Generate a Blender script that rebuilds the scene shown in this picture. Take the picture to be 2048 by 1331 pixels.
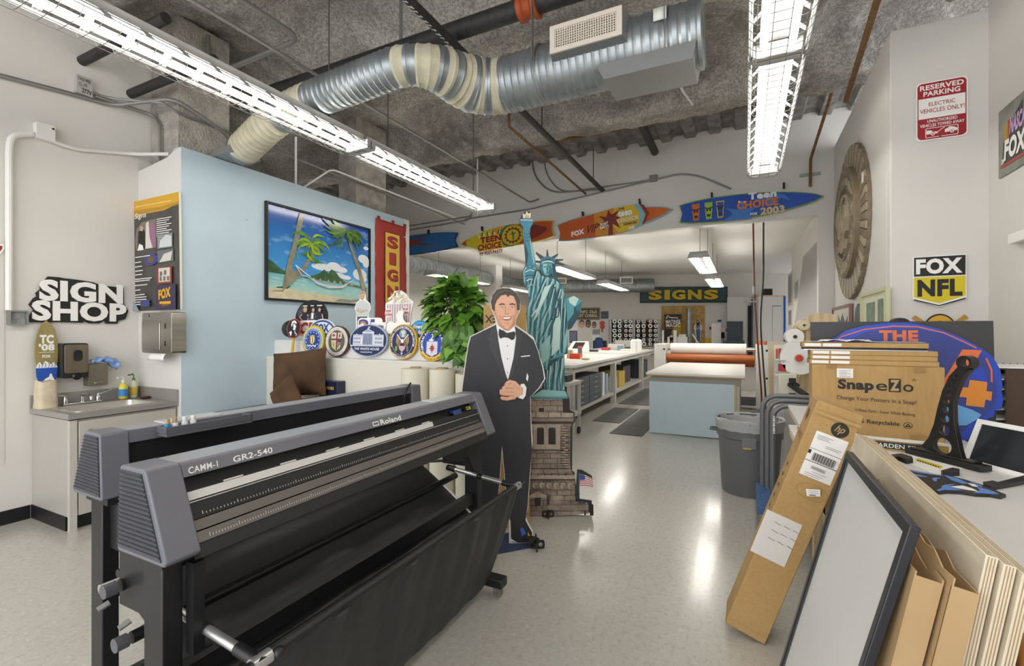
import bpy, math, random
from mathutils import Vector as V, Matrix
from mathutils.geometry import tessellate_polygon
random.seed(7)
S = bpy.context.scene
for o in list(bpy.data.objects): bpy.data.objects.remove(o)
# ---------------------------------------------------------------- camera, world, exposure
HC, FP, YAW = 1.48, 941.0, math.radians(26.35)
cam = bpy.data.objects.new('camera', bpy.data.cameras.new('camera'))
S.collection.objects.link(cam); S.camera = cam
cam.location = (0, 0, HC); cam.rotation_euler = (math.pi/2, 0, YAW)
cam.data.sensor_width = 36; cam.data.lens = 36*FP/2048; cam.data.shift_y = -4.5/2048
cam.data.clip_start = .05
S.view_settings.view_transform = 'Standard'; S.view_settings.look = 'None'
S.view_settings.gamma = 1; S.view_settings.use_curve_mapping = False
S.view_settings.exposure = 0.06
LAMP = 21.0      # emission of the fluorescent tubes
wd = bpy.data.worlds.new('room_fill'); S.world = wd; wd.use_nodes = True
wd.node_tree.nodes['Background'].inputs[0].default_value = (.95, .97, 1, 1)
wd.node_tree.nodes['Background'].inputs[1].default_value = 3.4   # even fill through the room's open back, added to lift the shade

# ---------------------------------------------------------------- projection helpers: photo pixel -> point on a real plane
FW = V((-math.sin(YAW), math.cos(YAW), 0)); RT = V((math.cos(YAW), math.sin(YAW), 0)); UP = V((0, 0, 1)); EYE = V((0, 0, HC))
def ray(px, py): return FW + RT*((px-1024)/FP) + UP*((661-py)/FP)
def onx(px, py, x): r = ray(px, py); return EYE + r*(x/r.x)
def ony(px, py, y): r = ray(px, py); return EYE + r*(y/r.y)
def onz(px, py, z): r = ray(px, py); return EYE + r*((z-HC)/r.z)
def atd(px, py, d): return EYE + ray(px, py)*d
FA = math.radians(6); FU = RT*math.cos(FA) - FW*math.sin(FA); FN = V((FU.y, -FU.x, 0)); FP0 = atd(1367, 661, 16.2)
def onfar(px, py, off=0.0):
    r = ray(px, py); k = (FP0 + FN*off - EYE).dot(FN)/r.dot(FN); return EYE + r*k

# ---------------------------------------------------------------- materials
def lin(h):
    h = h.lstrip('#'); c = [int(h[i:i+2], 16)/255 for i in (0, 2, 4)]
    return tuple((x/12.92 if x <= .04045 else ((x+.055)/1.055)**2.4) for x in c) + (1,)
_M = {}
def mat(col, rough=.5, metal=0., var=None, bump=None, emit=0., name=None, col2=None, spec=None, alpha=None, trans=0.):
    """procedural surface: flat colour, optional noise variation (scale, amount, stretch) and noise bump (scale, strength)"""
    key = (col, rough, metal, var, bump, emit, col2, spec, alpha, trans)
    if key in _M: return _M[key]
    m = bpy.data.materials.new(name or 'surface_' + col.lstrip('#')); m.use_nodes = True
    nt = m.node_tree; b = nt.nodes['Principled BSDF']; N = nt.nodes.new; L = nt.links.new
    c = lin(col); b.inputs['Base Color'].default_value = c
    b.inputs['Roughness'].default_value = rough; b.inputs['Metallic'].default_value = metal
    if spec is not None: b.inputs['Specular IOR Level'].default_value = spec
    if trans: b.inputs['Transmission Weight'].default_value = trans
    if alpha is not None: b.inputs['Alpha'].default_value = alpha
    if emit:
        b.inputs['Emission Color'].default_value = c; b.inputs['Emission Strength'].default_value = emit
    if var or bump:
        tc = N('ShaderNodeTexCoord'); mp = N('ShaderNodeMapping'); L(tc.outputs['Object'], mp.inputs[0])
        if var and len(var) > 2: mp.inputs['Scale'].default_value = var[2]
    if var:
        n = N('ShaderNodeTexNoise'); n.inputs['Scale'].default_value = var[0]; n.inputs['Detail'].default_value = 5
        L(mp.outputs[0], n.inputs['Vector'])
        mx = N('ShaderNodeMix'); mx.data_type = 'RGBA'
        rp = N('ShaderNodeMapRange'); rp.inputs[1].default_value = .3; rp.inputs[2].default_value = .7
        L(n.outputs['Fac'], rp.inputs[0]); L(rp.outputs[0], mx.inputs['Factor'])
        if col2: a, d = c, lin(col2)
        else:
            k = var[1]; a = tuple(x*(1-k) for x in c[:3]) + (1,); d = tuple(min(1, x*(1+k)) for x in c[:3]) + (1,)
        mx.inputs['A'].default_value = a; mx.inputs['B'].default_value = d
        L(mx.outputs['Result'], b.inputs['Base Color'])
    if bump:
        n2 = N('ShaderNodeTexNoise'); n2.inputs['Scale'].default_value = bump[0]; n2.inputs['Detail'].default_value = 4
        L(mp.outputs[0], n2.inputs['Vector'])
        bp = N('ShaderNodeBump'); bp.inputs['Strength'].default_value = bump[1]; bp.inputs['Distance'].default_value = bump[2] if len(bump) > 2 else .02
        L(n2.outputs['Fac'], bp.inputs['Height']); L(bp.outputs[0], b.inputs['Normal'])
    _M[key] = m; return m

def node_mat(name, build, rough=.6):
    m = bpy.data.materials.new(name); m.use_nodes = True; nt = m.node_tree
    b = nt.nodes['Principled BSDF']; b.inputs['Roughness'].default_value = rough
    tc = nt.nodes.new('ShaderNodeTexCoord'); build(nt, b, tc.outputs['Object']); return m
def mixc(nt, fac, a, c):
    mx = nt.nodes.new('ShaderNodeMix'); mx.data_type = 'RGBA'
    for k, v in (('Factor', fac), ('A', a), ('B', c)):
        if isinstance(v, str): mx.inputs[k].default_value = lin(v)
        elif isinstance(v, (int, float)): mx.inputs[k].default_value = v
        else: nt.links.new(v, mx.inputs[k])
    return mx.outputs['Result']
def rng(nt, v, a, b, c=0., d=1.):
    r = nt.nodes.new('ShaderNodeMapRange'); nt.links.new(v, r.inputs[0])
    for i, x in enumerate((a, b, c, d)): r.inputs[i+1].default_value = x
    return r.outputs[0]
def noise(nt, vec, scale, detail=4, stretch=None, rough=.5, dist=0):
    if stretch:
        mp = nt.nodes.new('ShaderNodeMapping'); nt.links.new(vec, mp.inputs[0]); mp.inputs['Scale'].default_value = stretch; vec = mp.outputs[0]
    n = nt.nodes.new('ShaderNodeTexNoise'); nt.links.new(vec, n.inputs['Vector'])
    n.inputs['Scale'].default_value = scale; n.inputs['Detail'].default_value = detail; n.inputs['Roughness'].default_value = rough; n.inputs['Distortion'].default_value = dist
    return n.outputs['Fac']
def bumpn(nt, b, h, strength, dist):
    bp = nt.nodes.new('ShaderNodeBump'); bp.inputs['Strength'].default_value = strength; bp.inputs['Distance'].default_value = dist
    nt.links.new(h, bp.inputs['Height']); nt.links.new(bp.outputs[0], b.inputs['Normal'])

def _floor(nt, b, co):
    L = nt.links.new
    br = nt.nodes.new('ShaderNodeTexBrick'); L(co, br.inputs['Vector'])
    br.offset = 0; br.inputs['Scale'].default_value = 1; br.inputs['Brick Width'].default_value = .305; br.inputs['Row Height'].default_value = .305
    br.inputs['Mortar Size'].default_value = .0008; br.inputs['Mortar Smooth'].default_value = .3
    br.inputs['Color1'].default_value = lin('#c4c1b9'); br.inputs['Color2'].default_value = lin('#c0bdb5'); br.inputs['Mortar'].default_value = lin('#b6b2aa')
    fl = noise(nt, co, 42, 3, (1, .55, 1), .6); c = mixc(nt, rng(nt, fl, .52, .68, 0, .45), br.outputs['Color'], '#9d9a93')
    f2 = noise(nt, co, 60, 3, (.5, 1, 1), .6); c = mixc(nt, rng(nt, f2, .55, .70, 0, .5), c, '#dedad2')
    big = noise(nt, co, .9, 3); c = mixc(nt, rng(nt, big, .0, 1., 0, .3), c, '#b5b1a8')
    L(c, b.inputs['Base Color']); b.inputs['Roughness'].default_value = .24
    b.inputs['Specular IOR Level'].default_value = .5; b.inputs['Coat Weight'].default_value = .35; b.inputs['Coat Roughness'].default_value = .12
    bumpn(nt, b, noise(nt, co, 5, 2), .02, .01)
M_FLOOR = node_mat('vinyl_floor_tiles', _floor, .3)
def _spray(nt, b, co):
    L = nt.links.new
    big = noise(nt, co, 1.1, 4, (1, 1.6, 1), .6, .5); med = noise(nt, co, 9, 5, None, .65); fin = noise(nt, co, 42, 4, None, .7)
    c = mixc(nt, rng(nt, big, .36, .62), '#96918b', '#dcd8d0')
    c = mixc(nt, rng(nt, fin, .42, .6, .6, 0), c, '#6d6862')
    c = mixc(nt, rng(nt, med, .52, .68, 0, .45), c, '#dedad2')
    L(c, b.inputs['Base Color'])
    ad = nt.nodes.new('ShaderNodeMath'); ad.operation = 'MULTIPLY_ADD'; L(fin, ad.inputs[0]); ad.inputs[1].default_value = .55; L(med, ad.inputs[2])
    bumpn(nt, b, ad.outputs[0], 1.0, .05)
M_SPRAY = node_mat('sprayed_fireproofing', _spray, .95)
def _ply(nt, b, co):
    g = noise(nt, co, 3.2, 5, (1, 1, .22), .6, 2.5)
    w = nt.nodes.new('ShaderNodeTexWave'); w.inputs['Scale'].default_value = 2.2; w.inputs['Distortion'].default_value = 9; w.inputs['Detail'].default_value = 2
    mp = nt.nodes.new('ShaderNodeMapping'); nt.links.new(co, mp.inputs[0]); mp.inputs['Scale'].default_value = (1.6, 1.6, .5); nt.links.new(mp.outputs[0], w.inputs['Vector'])
    c = mixc(nt, w.outputs['Fac'], '#d9bf92', '#e6d3ad'); c = mixc(nt, rng(nt, g, .5, .7, 0, .6), c, '#c49f68')
    nt.links.new(c, b.inputs['Base Color'])
M_PLY = node_mat('plywood', _ply, .6)
def _ply2(nt, b, co):
    g = noise(nt, co, 4, 5, (1, 1, .15), .6, 1.5)
    c = mixc(nt, rng(nt, g, .35, .7), '#e0d6c2', '#cdbfa6'); nt.links.new(c, b.inputs['Base Color'])
M_BIRCH = node_mat('pale_birch_plywood', _ply2, .6)
def _osb(nt, b, co):
    v = nt.nodes.new('ShaderNodeTexVoronoi'); v.inputs['Scale'].default_value = 9; nt.links.new(co, v.inputs['Vector'])
    c = mixc(nt, v.outputs['Color'], '#a98549', '#cba766'); nt.links.new(c, b.inputs['Base Color'])
M_OSB = node_mat('strand_board', _osb, .7)
def _card(nt, b, co):
    g = noise(nt, co, 2.5, 4); f = noise(nt, co, 55, 2, (1, 1, .12))
    c = mixc(nt, rng(nt, g, .3, .7), '#ba9763', '#ab8853'); c = mixc(nt, rng(nt, f, .4, .6, 0, .25), c, '#c5a470'); nt.links.new(c, b.inputs['Base Color'])
M_CARD = node_mat('brown_cardboard', _card, .8)
def _card2(nt, b, co):
    g = noise(nt, co, 3, 4); c = mixc(nt, rng(nt, g, .3, .7), '#b99c72', '#ab8e66'); nt.links.new(c, b.inputs['Base Color'])
M_CARD2 = node_mat('dull_cardboard', _card2, .85)
def _cord(nt, b, co):
    w = nt.nodes.new('ShaderNodeTexWave'); w.inputs['Scale'].default_value = 28; nt.links.new(co, w.inputs['Vector'])
    g = noise(nt, co, 5, 4); c = mixc(nt, rng(nt, g, .3, .7), '#4a3320', '#67492f'); c = mixc(nt, rng(nt, w.outputs['Fac'], .2, .8, 0, .35), c, '#35240f')
    nt.links.new(c, b.inputs['Base Color']); bumpn(nt, b, w.outputs['Fac'], .5, .004)
M_CORD = node_mat('brown_corduroy', _cord, .9)
def _duct(nt, b, co):
    n = noise(nt, co, 6, 4); c = mixc(nt, rng(nt, n, .3, .7), '#8b9296', '#a9b0b3'); nt.links.new(c, b.inputs['Base Color']); b.inputs['Metallic'].default_value = .75
M_DUCT = node_mat('galvanised_duct', _duct, .42)
def _drape(nt, b, co):
    w = nt.nodes.new('ShaderNodeTexWave'); w.inputs['Scale'].default_value = 5.5; w.inputs['Distortion'].default_value = 7; w.inputs['Detail'].default_value = 3; w.inputs['Detail Scale'].default_value = 1.2
    mp = nt.nodes.new('ShaderNodeMapping'); nt.links.new(co, mp.inputs[0]); mp.inputs['Rotation'].default_value = (0, 0, .35); mp.inputs['Scale'].default_value = (1.5, .55, 1); nt.links.new(mp.outputs[0], w.inputs['Vector'])
    c = mixc(nt, rng(nt, w.outputs['Fac'], .1, .55), '#256673', '#5ca3a8'); c = mixc(nt, rng(nt, w.outputs['Fac'], .6, 1), c, '#9fc6c4')
    nt.links.new(c, b.inputs['Base Color'])
M_DRAPE = node_mat('printed_verdigris_drapery', _drape, .5)
def _stone(nt, b, co):
    br = nt.nodes.new('ShaderNodeTexBrick'); nt.links.new(co, br.inputs['Vector']); br.inputs['Scale'].default_value = 1
    br.inputs['Brick Width'].default_value = .11; br.inputs['Row Height'].default_value = .042; br.inputs['Mortar Size'].default_value = .003
    br.inputs['Color1'].default_value = lin('#a08f80'); br.inputs['Color2'].default_value = lin('#87776a'); br.inputs['Mortar'].default_value = lin('#5d5148')
    g = noise(nt, co, 14, 5, (1, 3, 1), .7); c = mixc(nt, rng(nt, g, .5, .68, 0, .75), br.outputs['Color'], '#4d443d'); c = mixc(nt, rng(nt, noise(nt, co, 8, 4), .55, .7, 0, .5), c, '#c3b4a5')
    nt.links.new(c, b.inputs['Base Color'])
M_STONE = node_mat('printed_stonework', _stone, .5)
def _wood(nt, b, co):
    g = noise(nt, co, 14, 4, (1, .1, 1)); c = mixc(nt, rng(nt, g, .3, .7), '#a4965f', '#867a4b'); nt.links.new(c, b.inputs['Base Color'])
M_WOODY = node_mat('printed_wood_grain', _wood, .4)
def _seal(nt, b, co):
    g = noise(nt, co, 7, 4); c = mixc(nt, rng(nt, g, .35, .7), '#8c7d66', '#736653'); nt.links.new(c, b.inputs['Base Color'])
M_SEAL = node_mat('bronze_painted_seal', _seal, .5)
M_SEAL2 = mat('#aa9c82', .5, var=(8, .15)); M_SEALD = mat('#40362b', .6)
M_WALL = mat('#dcd9d4', .75, var=(1.2, .02), bump=(60, .06, .004), name='painted_white_wall')
M_BLUE = mat('#bfd3df', .6, var=(3, .03), bump=(50, .06, .004), name='painted_pale_blue_wall')
M_CEILW = mat('#dedcd8', .8, name='white_ceiling')
WHITE = mat('#e9e8e4', .45); PAPER = mat('#efeeea', .7); BLACK = mat('#17171a', .45); DARK = mat('#26262a', .5); CREAM = mat('#ddd8c6', .55)
GREYM = mat('#5a5b60', .45); GALV = mat('#a3a5a5', .4, .8); STEEL = mat('#b9b5ad', .3, 1., var=(40, .1, (1, 1, .05))); CHROME = mat('#d8d8d8', .12, 1.)
CONDUIT = mat('#8f8e8a', .45, .5); RUST = mat('#7a5a36', .8, var=(20, .3)); BLKPIPE = mat('#2f2d2c', .6, var=(25, .35)); RED = mat('#b3232b', .45); ORANGE = mat('#d8632a', .5)

# ---------------------------------------------------------------- mesh builder (coordinates are world unless local=True)
def frame(o, u, v):
    u = V(u).normalized(); v = V(v); v = (v - u*v.dot(u)).normalized(); n = u.cross(v)
    m = Matrix((u, v, n)).transposed().to_4x4(); m.translation = V(o); return m
def chain(o):
    m = Matrix.Identity(4)
    while o: m = o.matrix_basis @ m; o = o.parent
    return m
class MB:
    def __init__(s, *mats): s.v = []; s.f = []; s.fm = []; s.mats = list(mats); s.m = 0; s.X = None
    def use(s, m):
        if m not in s.mats: s.mats.append(m)
        s.m = s.mats.index(m); return s
    def add(s, vs, fs):
        n = len(s.v); s.v += [V(p) if s.X is None else s.X @ V(p) for p in vs]
        for f in fs: s.f.append([n+i for i in f]); s.fm.append(s.m)
        return s
    def hexa(s, p): return s.add(p, [(0, 3, 2, 1), (4, 5, 6, 7), (0, 1, 5, 4), (1, 2, 6, 5), (2, 3, 7, 6), (3, 0, 4, 7)])
    def box(s, x0, y0, z0, x1, y1, z1):
        return s.hexa([(x0, y0, z0), (x1, y0, z0), (x1, y1, z0), (x0, y1, z0), (x0, y0, z1), (x1, y0, z1), (x1, y1, z1), (x0, y1, z1)])
    def bar(s, a, b, w, h=None, up=UP):
        a, b = V(a), V(b); h = h or w; d = (b-a).normalized(); sd = d.cross(up)
        if sd.length < 1e-4: sd = d.cross(V((1, 0, 0)))
        sd.normalize(); u2 = sd.cross(d); q = [(-1, -1), (1, -1), (1, 1), (-1, 1)]
        return s.hexa([a+sd*(i*w/2)+u2*(j*h/2) for i, j in q] + [b+sd*(i*w/2)+u2*(j*h/2) for i, j in q])
    def tube(s, pts, r, n=8, caps=True, closed=False):
        pts = [V(p) for p in pts]; k = len(pts); rs = r if isinstance(r, (list, tuple)) else [r]*k; vs = []; fs = []; ref = None
        for i, p in enumerate(pts):
            a = pts[i-1] if (i or closed) else p; c = pts[(i+1) % k] if (i < k-1 or closed) else p
            d = (c-a).normalized() if (c-a).length > 1e-9 else V((0, 0, 1))
            if ref is None: ref = d.cross(UP) if abs(d.z) < .95 else d.cross(V((1, 0, 0)))
            u = (ref - d*ref.dot(d)); u = u.normalized() if u.length > 1e-6 else d.orthogonal().normalized(); ref = u; w = d.cross(u)
            for j in range(n):
                t = 2*math.pi*j/n; vs.append(p + (u*math.cos(t)+w*math.sin(t))*rs[i])
        for i in range(k if closed else k-1):
            for j in range(n):
                a, b2 = i*n+j, i*n+(j+1) % n; c, d2 = ((i+1) % k)*n+(j+1) % n, ((i+1) % k)*n+j; fs.append((a, d2, c, b2))
        if caps and not closed: fs += [tuple(range(n)), tuple(reversed(range((k-1)*n, k*n)))]
        return s.add(vs, fs)
    def cyl(s, a, b, r, n=16): return s.tube([a, b], r, n)
    def lathe(s, prof, c, n=24, ax=None, cap=True, arc=2*math.pi):
        c = V(c); m = Matrix.Identity(3) if ax is None else V((0, 0, 1)).rotation_difference(V(ax)).to_matrix()
        vs = [c + m @ V((r*math.cos(arc*j/n), r*math.sin(arc*j/n), z)) for r, z in prof for j in range(n)]; fs = []
        for i in range(len(prof)-1):
            for j in range(n): fs.append((i*n+j, i*n+(j+1) % n, (i+1)*n+(j+1) % n, (i+1)*n+j))
        if cap: fs += [tuple(reversed(range(n))), tuple(range((len(prof)-1)*n, len(prof)*n))]
        return s.add(vs, fs)
    def ball(s, c, r, n=14, k=8, sq=1.):
        c = V(c); r = V((r, r, r)) if isinstance(r, (int, float)) else V(r); vs = []; fs = []
        pw = lambda x: math.copysign(abs(x)**sq, x)
        for i in range(k+1):
            a = -math.pi/2 + math.pi*i/k
            for j in range(n):
                t = 2*math.pi*j/n; vs.append(c + V((r.x*pw(math.cos(a))*pw(math.cos(t)), r.y*pw(math.cos(a))*pw(math.sin(t)), r.z*pw(math.sin(a)))))
        for i in range(k):
            for j in range(n): fs.append((i*n+j, i*n+(j+1) % n, (i+1)*n+(j+1) % n, (i+1)*n+j))
        return s.add(vs, fs)
    def prism(s, pts, z0, z1, holes=()):
        """2-D outline (with holes) extruded along the local z axis of s.X"""
        loops = [list(pts)] + [list(h) for h in holes]; flat = [p for l in loops for p in l]; n = len(flat)
        tris = tessellate_polygon([[V((p[0], p[1], 0)) for p in l] for l in loops])
        fs = []
        for t in tris:
            a, b, c = (V(flat[i]) for i in t); t = t if (b-a).cross(c-a) > 0 else t[::-1]
            fs += [tuple(i+n for i in t), tuple(t[::-1])]
        k = 0
        for l in loops:
            m = len(l); ar = sum(l[i][0]*l[(i+1) % m][1]-l[(i+1) % m][0]*l[i][1] for i in range(m)); ccw = (ar > 0) == (k == 0)
            for i in range(m):
                a, b = k+i, k+(i+1) % m; fs.append((a, b, b+n, a+n) if ccw else (b, a, a+n, b+n))
            k += m
        return s.add([(p[0], p[1], z0) for p in flat] + [(p[0], p[1], z1) for p in flat], fs)
    def grid(s, fn, nu, nv, back=None):
        vs = [fn(i/nu, j/nv) for j in range(nv+1) for i in range(nu+1)]
        fs = [(j*(nu+1)+i, j*(nu+1)+i+1, (j+1)*(nu+1)+i+1, (j+1)*(nu+1)+i) for j in range(nv) for i in range(nu)]
        return s.add(vs, fs)
    def build(s, name, parent=None, smooth=35, bev=0, local=False, solid=0, sub=0):
        me = bpy.data.meshes.new(name)
        if parent is not None and not local: inv = chain(parent).inverted(); vs = [inv @ p for p in s.v]
        else: vs = s.v
        me.from_pydata(vs, [], s.f)
        for m in s.mats or [WHITE]: me.materials.append(m)
        me.polygons.foreach_set('material_index', s.fm)
        if smooth:
            me.polygons.foreach_set('use_smooth', [True]*len(s.f)); me.set_sharp_from_angle(angle=math.radians(smooth))
        me.update(); o = bpy.data.objects.new(name, me); S.collection.objects.link(o); o.parent = parent
        if solid: md = o.modifiers.new('thickness', 'SOLIDIFY'); md.thickness = solid; md.offset = 0
        if sub: md = o.modifiers.new('smooth', 'SUBSURF'); md.levels = md.render_levels = sub
        if bev: md = o.modifiers.new('edge', 'BEVEL'); md.width = bev; md.segments = 2; md.limit_method = 'ANGLE'; md.angle_limit = math.radians(40)
        return o
def tag(o, label, cat, group=None, kind=None):
    if label: o['label'] = label
    if cat: o['category'] = cat
    if group: o['group'] = group
    if kind: o['kind'] = kind
    return o
def thing(name, label, cat, loc=(0, 0, 0), rz=0, group=None, M=None):
    o = bpy.data.objects.new(name, None); S.collection.objects.link(o); o.empty_display_size = .1
    if M is not None: o.matrix_basis = M
    else: o.location = loc; o.rotation_euler = (0, 0, rz)
    return tag(o, label, cat, group)
def one(mb, name, label, cat, group=None, base=None, **k):
    """a thing that is a single mesh, its origin at base"""
    b = V(base) if base is not None else V((sum(p.x for p in mb.v)/len(mb.v), sum(p.y for p in mb.v)/len(mb.v), min(p.z for p in mb.v)))
    mb.v = [p-b for p in mb.v]; o = mb.build(name, None, **k); o.location = b; return tag(o, label, cat, group)
def struct(mb, name, **k): o = mb.build(name, None, **k); o['kind'] = 'structure'; return o
def copy_tree(o, parent=None):
    c = o.copy(); S.collection.objects.link(c); c.parent = parent
    for ch in [x for x in bpy.data.objects if x.parent == o]: copy_tree(ch, c)
    return c
def fillet(pts, r, n=5):
    pts = [V(p) for p in pts]; out = [pts[0]]
    for a, b, c in zip(pts, pts[1:], pts[2:]):
        d1, d2 = a-b, c-b; k = min(r, d1.length*.49, d2.length*.49); p, q = b+d1.normalized()*k, b+d2.normalized()*k
        for i in range(n+1): t = i/n; out.append(p*(1-t)**2 + b*2*t*(1-t) + q*t*t)
    return out + [pts[-1]]

# ---------------------------------------------------------------- flat printed designs and lettering
_T = {}
def glyphs(txt, bold=0., space=1., res=3):
    bold = min(bold, .05); space = space*(1+bold*1.5)
    k = (txt, bold, space, res)
    if k not in _T:
        c = bpy.data.curves.new('lettering', 'FONT'); c.body = txt; c.size = 1; c.offset = bold; c.space_character = space; c.resolution_u = res
        o = bpy.data.objects.new('lettering', c); m = bpy.data.meshes.new_from_object(o)
        vs = [(v.co.x, v.co.y) for v in m.vertices]; fs = [tuple(p.vertices) for p in m.polygons]
        if not vs: vs = [(0, 0), (1, 0), (1, 1)]; fs = [(0, 1, 2)]
        bpy.data.objects.remove(o); bpy.data.curves.remove(c); bpy.data.meshes.remove(m)
        _T[k] = (vs, fs, min(v[0] for v in vs), max(v[0] for v in vs), min(v[1] for v in vs), max(v[1] for v in vs))
    return _T[k]
class Art(MB):
    """printed layers on the face of a flat thing: 2-D units (sx, sy metres each) around (ox, oy); every layer lies a hair above the last"""
    def __init__(s, sx=1., sy=None, ox=0., oy=0., z=.0008, step=.0004):
        super().__init__(); s.sx, s.sy, s.ox, s.oy, s.z, s.st = sx, sy if sy is not None else sx, ox, oy, z, step
    def P(s, p): return ((p[0]-s.ox)*s.sx, (p[1]-s.oy)*s.sy)
    def poly(s, pts, m, lift=True):
        s.use(m); q = [s.P(p) for p in pts]
        if lift: s.z += s.st
        tris = tessellate_polygon([[V((x, y, 0)) for x, y in q]]); fs = []
        for t in tris:
            a, b, c = (V(q[i]) for i in t); fs.append(tuple(t) if (b-a).cross(c-a) > 0 else tuple(t[::-1]))
        s.add([(x, y, s.z) for x, y in q], fs); return s
    def rect(s, x0, y0, x1, y1, m): return s.poly([(x0, y0), (x1, y0), (x1, y1), (x0, y1)], m)
    def ell(s, cx, cy, rx, ry, m, n=32, a0=0, a1=360):
        return s.poly([(cx+rx*math.cos(math.radians(a0+(a1-a0)*i/n)), cy+ry*math.sin(math.radians(a0+(a1-a0)*i/n))) for i in range(n if a1-a0 == 360 else n+1)], m)
    def line(s, pts, w, m, taper=False):
        s.use(m); s.z += s.st; k = len(pts); L = []; R = []
        for i, p in enumerate(pts):
            a = pts[max(i-1, 0)]; b = pts[min(i+1, k-1)]; dx, dy = b[0]-a[0], b[1]-a[1]; l = math.hypot(dx, dy) or 1; h = w/2*((1-i/(k-1)*.85) if taper else 1)
            L.append((p[0]-dy/l*h, p[1]+dx/l*h)); R.append((p[0]+dy/l*h, p[1]-dx/l*h))
        for i in range(k-1):
            q = [s.P(p) for p in (R[i], R[i+1], L[i+1], L[i])]
            if sum(q[j][0]*q[(j+1) % 4][1]-q[(j+1) % 4][0]*q[j][1] for j in range(4)) < 0: q = q[::-1]
            s.add([(x, y, s.z) for x, y in q], [(0, 1, 2, 3)])
        return s
    def text(s, t, x0, y0, x1, y1, m, bold=.02, shear=0., space=1., slope=0.):
        vs, fs, a, b, c, d = glyphs(t, bold, space); s.use(m); s.z += s.st
        out = []
        for x, y in vs:
            u = (x-a)/(b-a or 1); w = (y-c)/(d-c or 1); out.append((x0+u*(x1-x0)+shear*(w-.5)*(y1-y0), y0+w*(y1-y0)+slope*u))
        fl = (s.sx*(x1-x0) > 0) == (s.sy*(y1-y0) > 0)
        q = [s.P(p) for p in out]; s.add([(x, y, s.z) for x, y in q], [f if fl else f[::-1] for f in fs]); return s
    def arc(s, t, cx, cy, rx, ry, a0, a1, h, m, bold=.02):
        """letters along an ellipse from angle a0 to a1 (degrees)"""
        s.use(m); s.z += s.st; ws = [glyphs(ch, bold) if ch != ' ' else None for ch in t]
        wid = [(g[3]-g[2]+.12) if g else .4 for g in ws]; tot = sum(wid); acc = 0; inward = a1 > a0
        for g, w in zip(ws, wid):
            mid = math.radians(a0+(a1-a0)*(acc+w/2)/tot); acc += w
            if not g: continue
            vs, fs, a, b, c, d = g; tx, ty = math.sin(mid), -math.cos(mid)
            if inward: tx, ty = -tx, -ty
            out = []
            for x, y in vs:
                u = (x-(a+b)/2)*h/.72; w2 = (y-.35)*h/.72; r0 = (cx+rx*math.cos(mid), cy+ry*math.sin(mid)); out.append((r0[0]+tx*u-ty*w2, r0[1]+ty*u+tx*w2))
            s.add([s.P(p)+(s.z,) for p in out], list(fs))
        return s
def ellpts(cx, cy, rx, ry, n=40, a0=0, a1=360):
    e = n if abs(a1-a0) == 360 else n+1
    return [(cx+rx*math.cos(math.radians(a0+(a1-a0)*i/n)), cy+ry*math.sin(math.radians(a0+(a1-a0)*i/n))) for i in range(e)]
def rrect(x0, y0, x1, y1, r, n=4):
    o = []
    for cx, cy, a in ((x1-r, y0+r, -90), (x1-r, y1-r, 0), (x0+r, y1-r, 90), (x0+r, y0+r, 180)): o += [(cx+r*math.cos(math.radians(a+90*i/n)), cy+r*math.sin(math.radians(a+90*i/n))) for i in range(n+1)]
    return o
def panel(root, pts, depth, m, name='panel', bev=0, holes=()):
    b = MB(m); b.prism(pts, -depth, 0, holes); return b.build(name, root, local=True, bev=bev, smooth=30)
def ypl(px0, py0, px1, py1, y, tilt=0., off=0.):
    """frame and half sizes of a thing facing -Y whose middle columns show at the given photo box"""
    cx, cy = (px0+px1)/2, (py0+py1)/2; a, b = ony(px0, cy, y), ony(px1, cy, y); t, c = ony(cx, py0, y), ony(cx, py1, y)
    o = V(((a.x+b.x)/2, y, (t.z+c.z)/2)); w = b.x-a.x; h = t.z-c.z
    return frame(o, (1, 0, 0), (0, math.sin(tilt), math.cos(tilt))), w, h
def xpl(px0, py0, px1, py1, x, face):
    """the same for a thing on a plane x = const; face is +1 when it looks towards +X"""
    cx, cy = (px0+px1)/2, (py0+py1)/2; a, b = onx(px0, cy, x), onx(px1, cy, x); t, c = onx(cx, py0, x), onx(cx, py1, x)
    o = V((x, (a.y+b.y)/2, (t.z+c.z)/2)); return frame(o, (0, 1 if face > 0 else -1, 0), (0, 0, 1)), abs(a.y-b.y), t.z-c.z
# ================================================================ setting
from mathutils import noise as NZ
XL, XP, YR, YPE = -5.07, -4.39, 2.387, 5.48          # left wall, blue partition face, its return, its far end
YS, XM, YV, XN = 7.43, 1.05, 4.764, 1.642            # soffit wall, seal wall, parking-sign wall, right wall
struct(MB(M_FLOOR).box(-9, -6, -.1, 4, 18.5, 0), 'floor', smooth=0)
struct(MB(M_WALL).box(XL-.12, -3.4, 0, XL, 3.1, 4.5), 'wall_left', smooth=0)
struct(MB(M_WALL).box(-9.1, 3.0, 0, -9, 7.6, 4.5).box(-9.1, 2.98, 0, XL-.12, 3.1, 4.5), 'wall_left_far', smooth=0)
b = MB(M_WALL); b.X = frame((XL, YR, 0), (1, 0, 0), (0, 0, 1))
b.prism([(0, 0), (.675, 0), (.675, 3.07), (.56, 3.06), (.47, 3.02), (0, 2.965)], -.1, 0); struct(b, 'wall_return', smooth=0)
struct(MB(M_BLUE, M_WALL).box(-4.5, YR+.001, 0, XP, 5.36, 3.08).use(M_WALL).box(-4.5, 5.36, 0, XP+.004, YPE, 3.083), 'wall_partition', smooth=0)
struct(MB(M_WALL).box(-9, YS, 3.02, 3, YS+.15, 4.5).box(.877, YS, 0, XM+.1, YS+.15, 3.02), 'wall_soffit', smooth=0)
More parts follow.
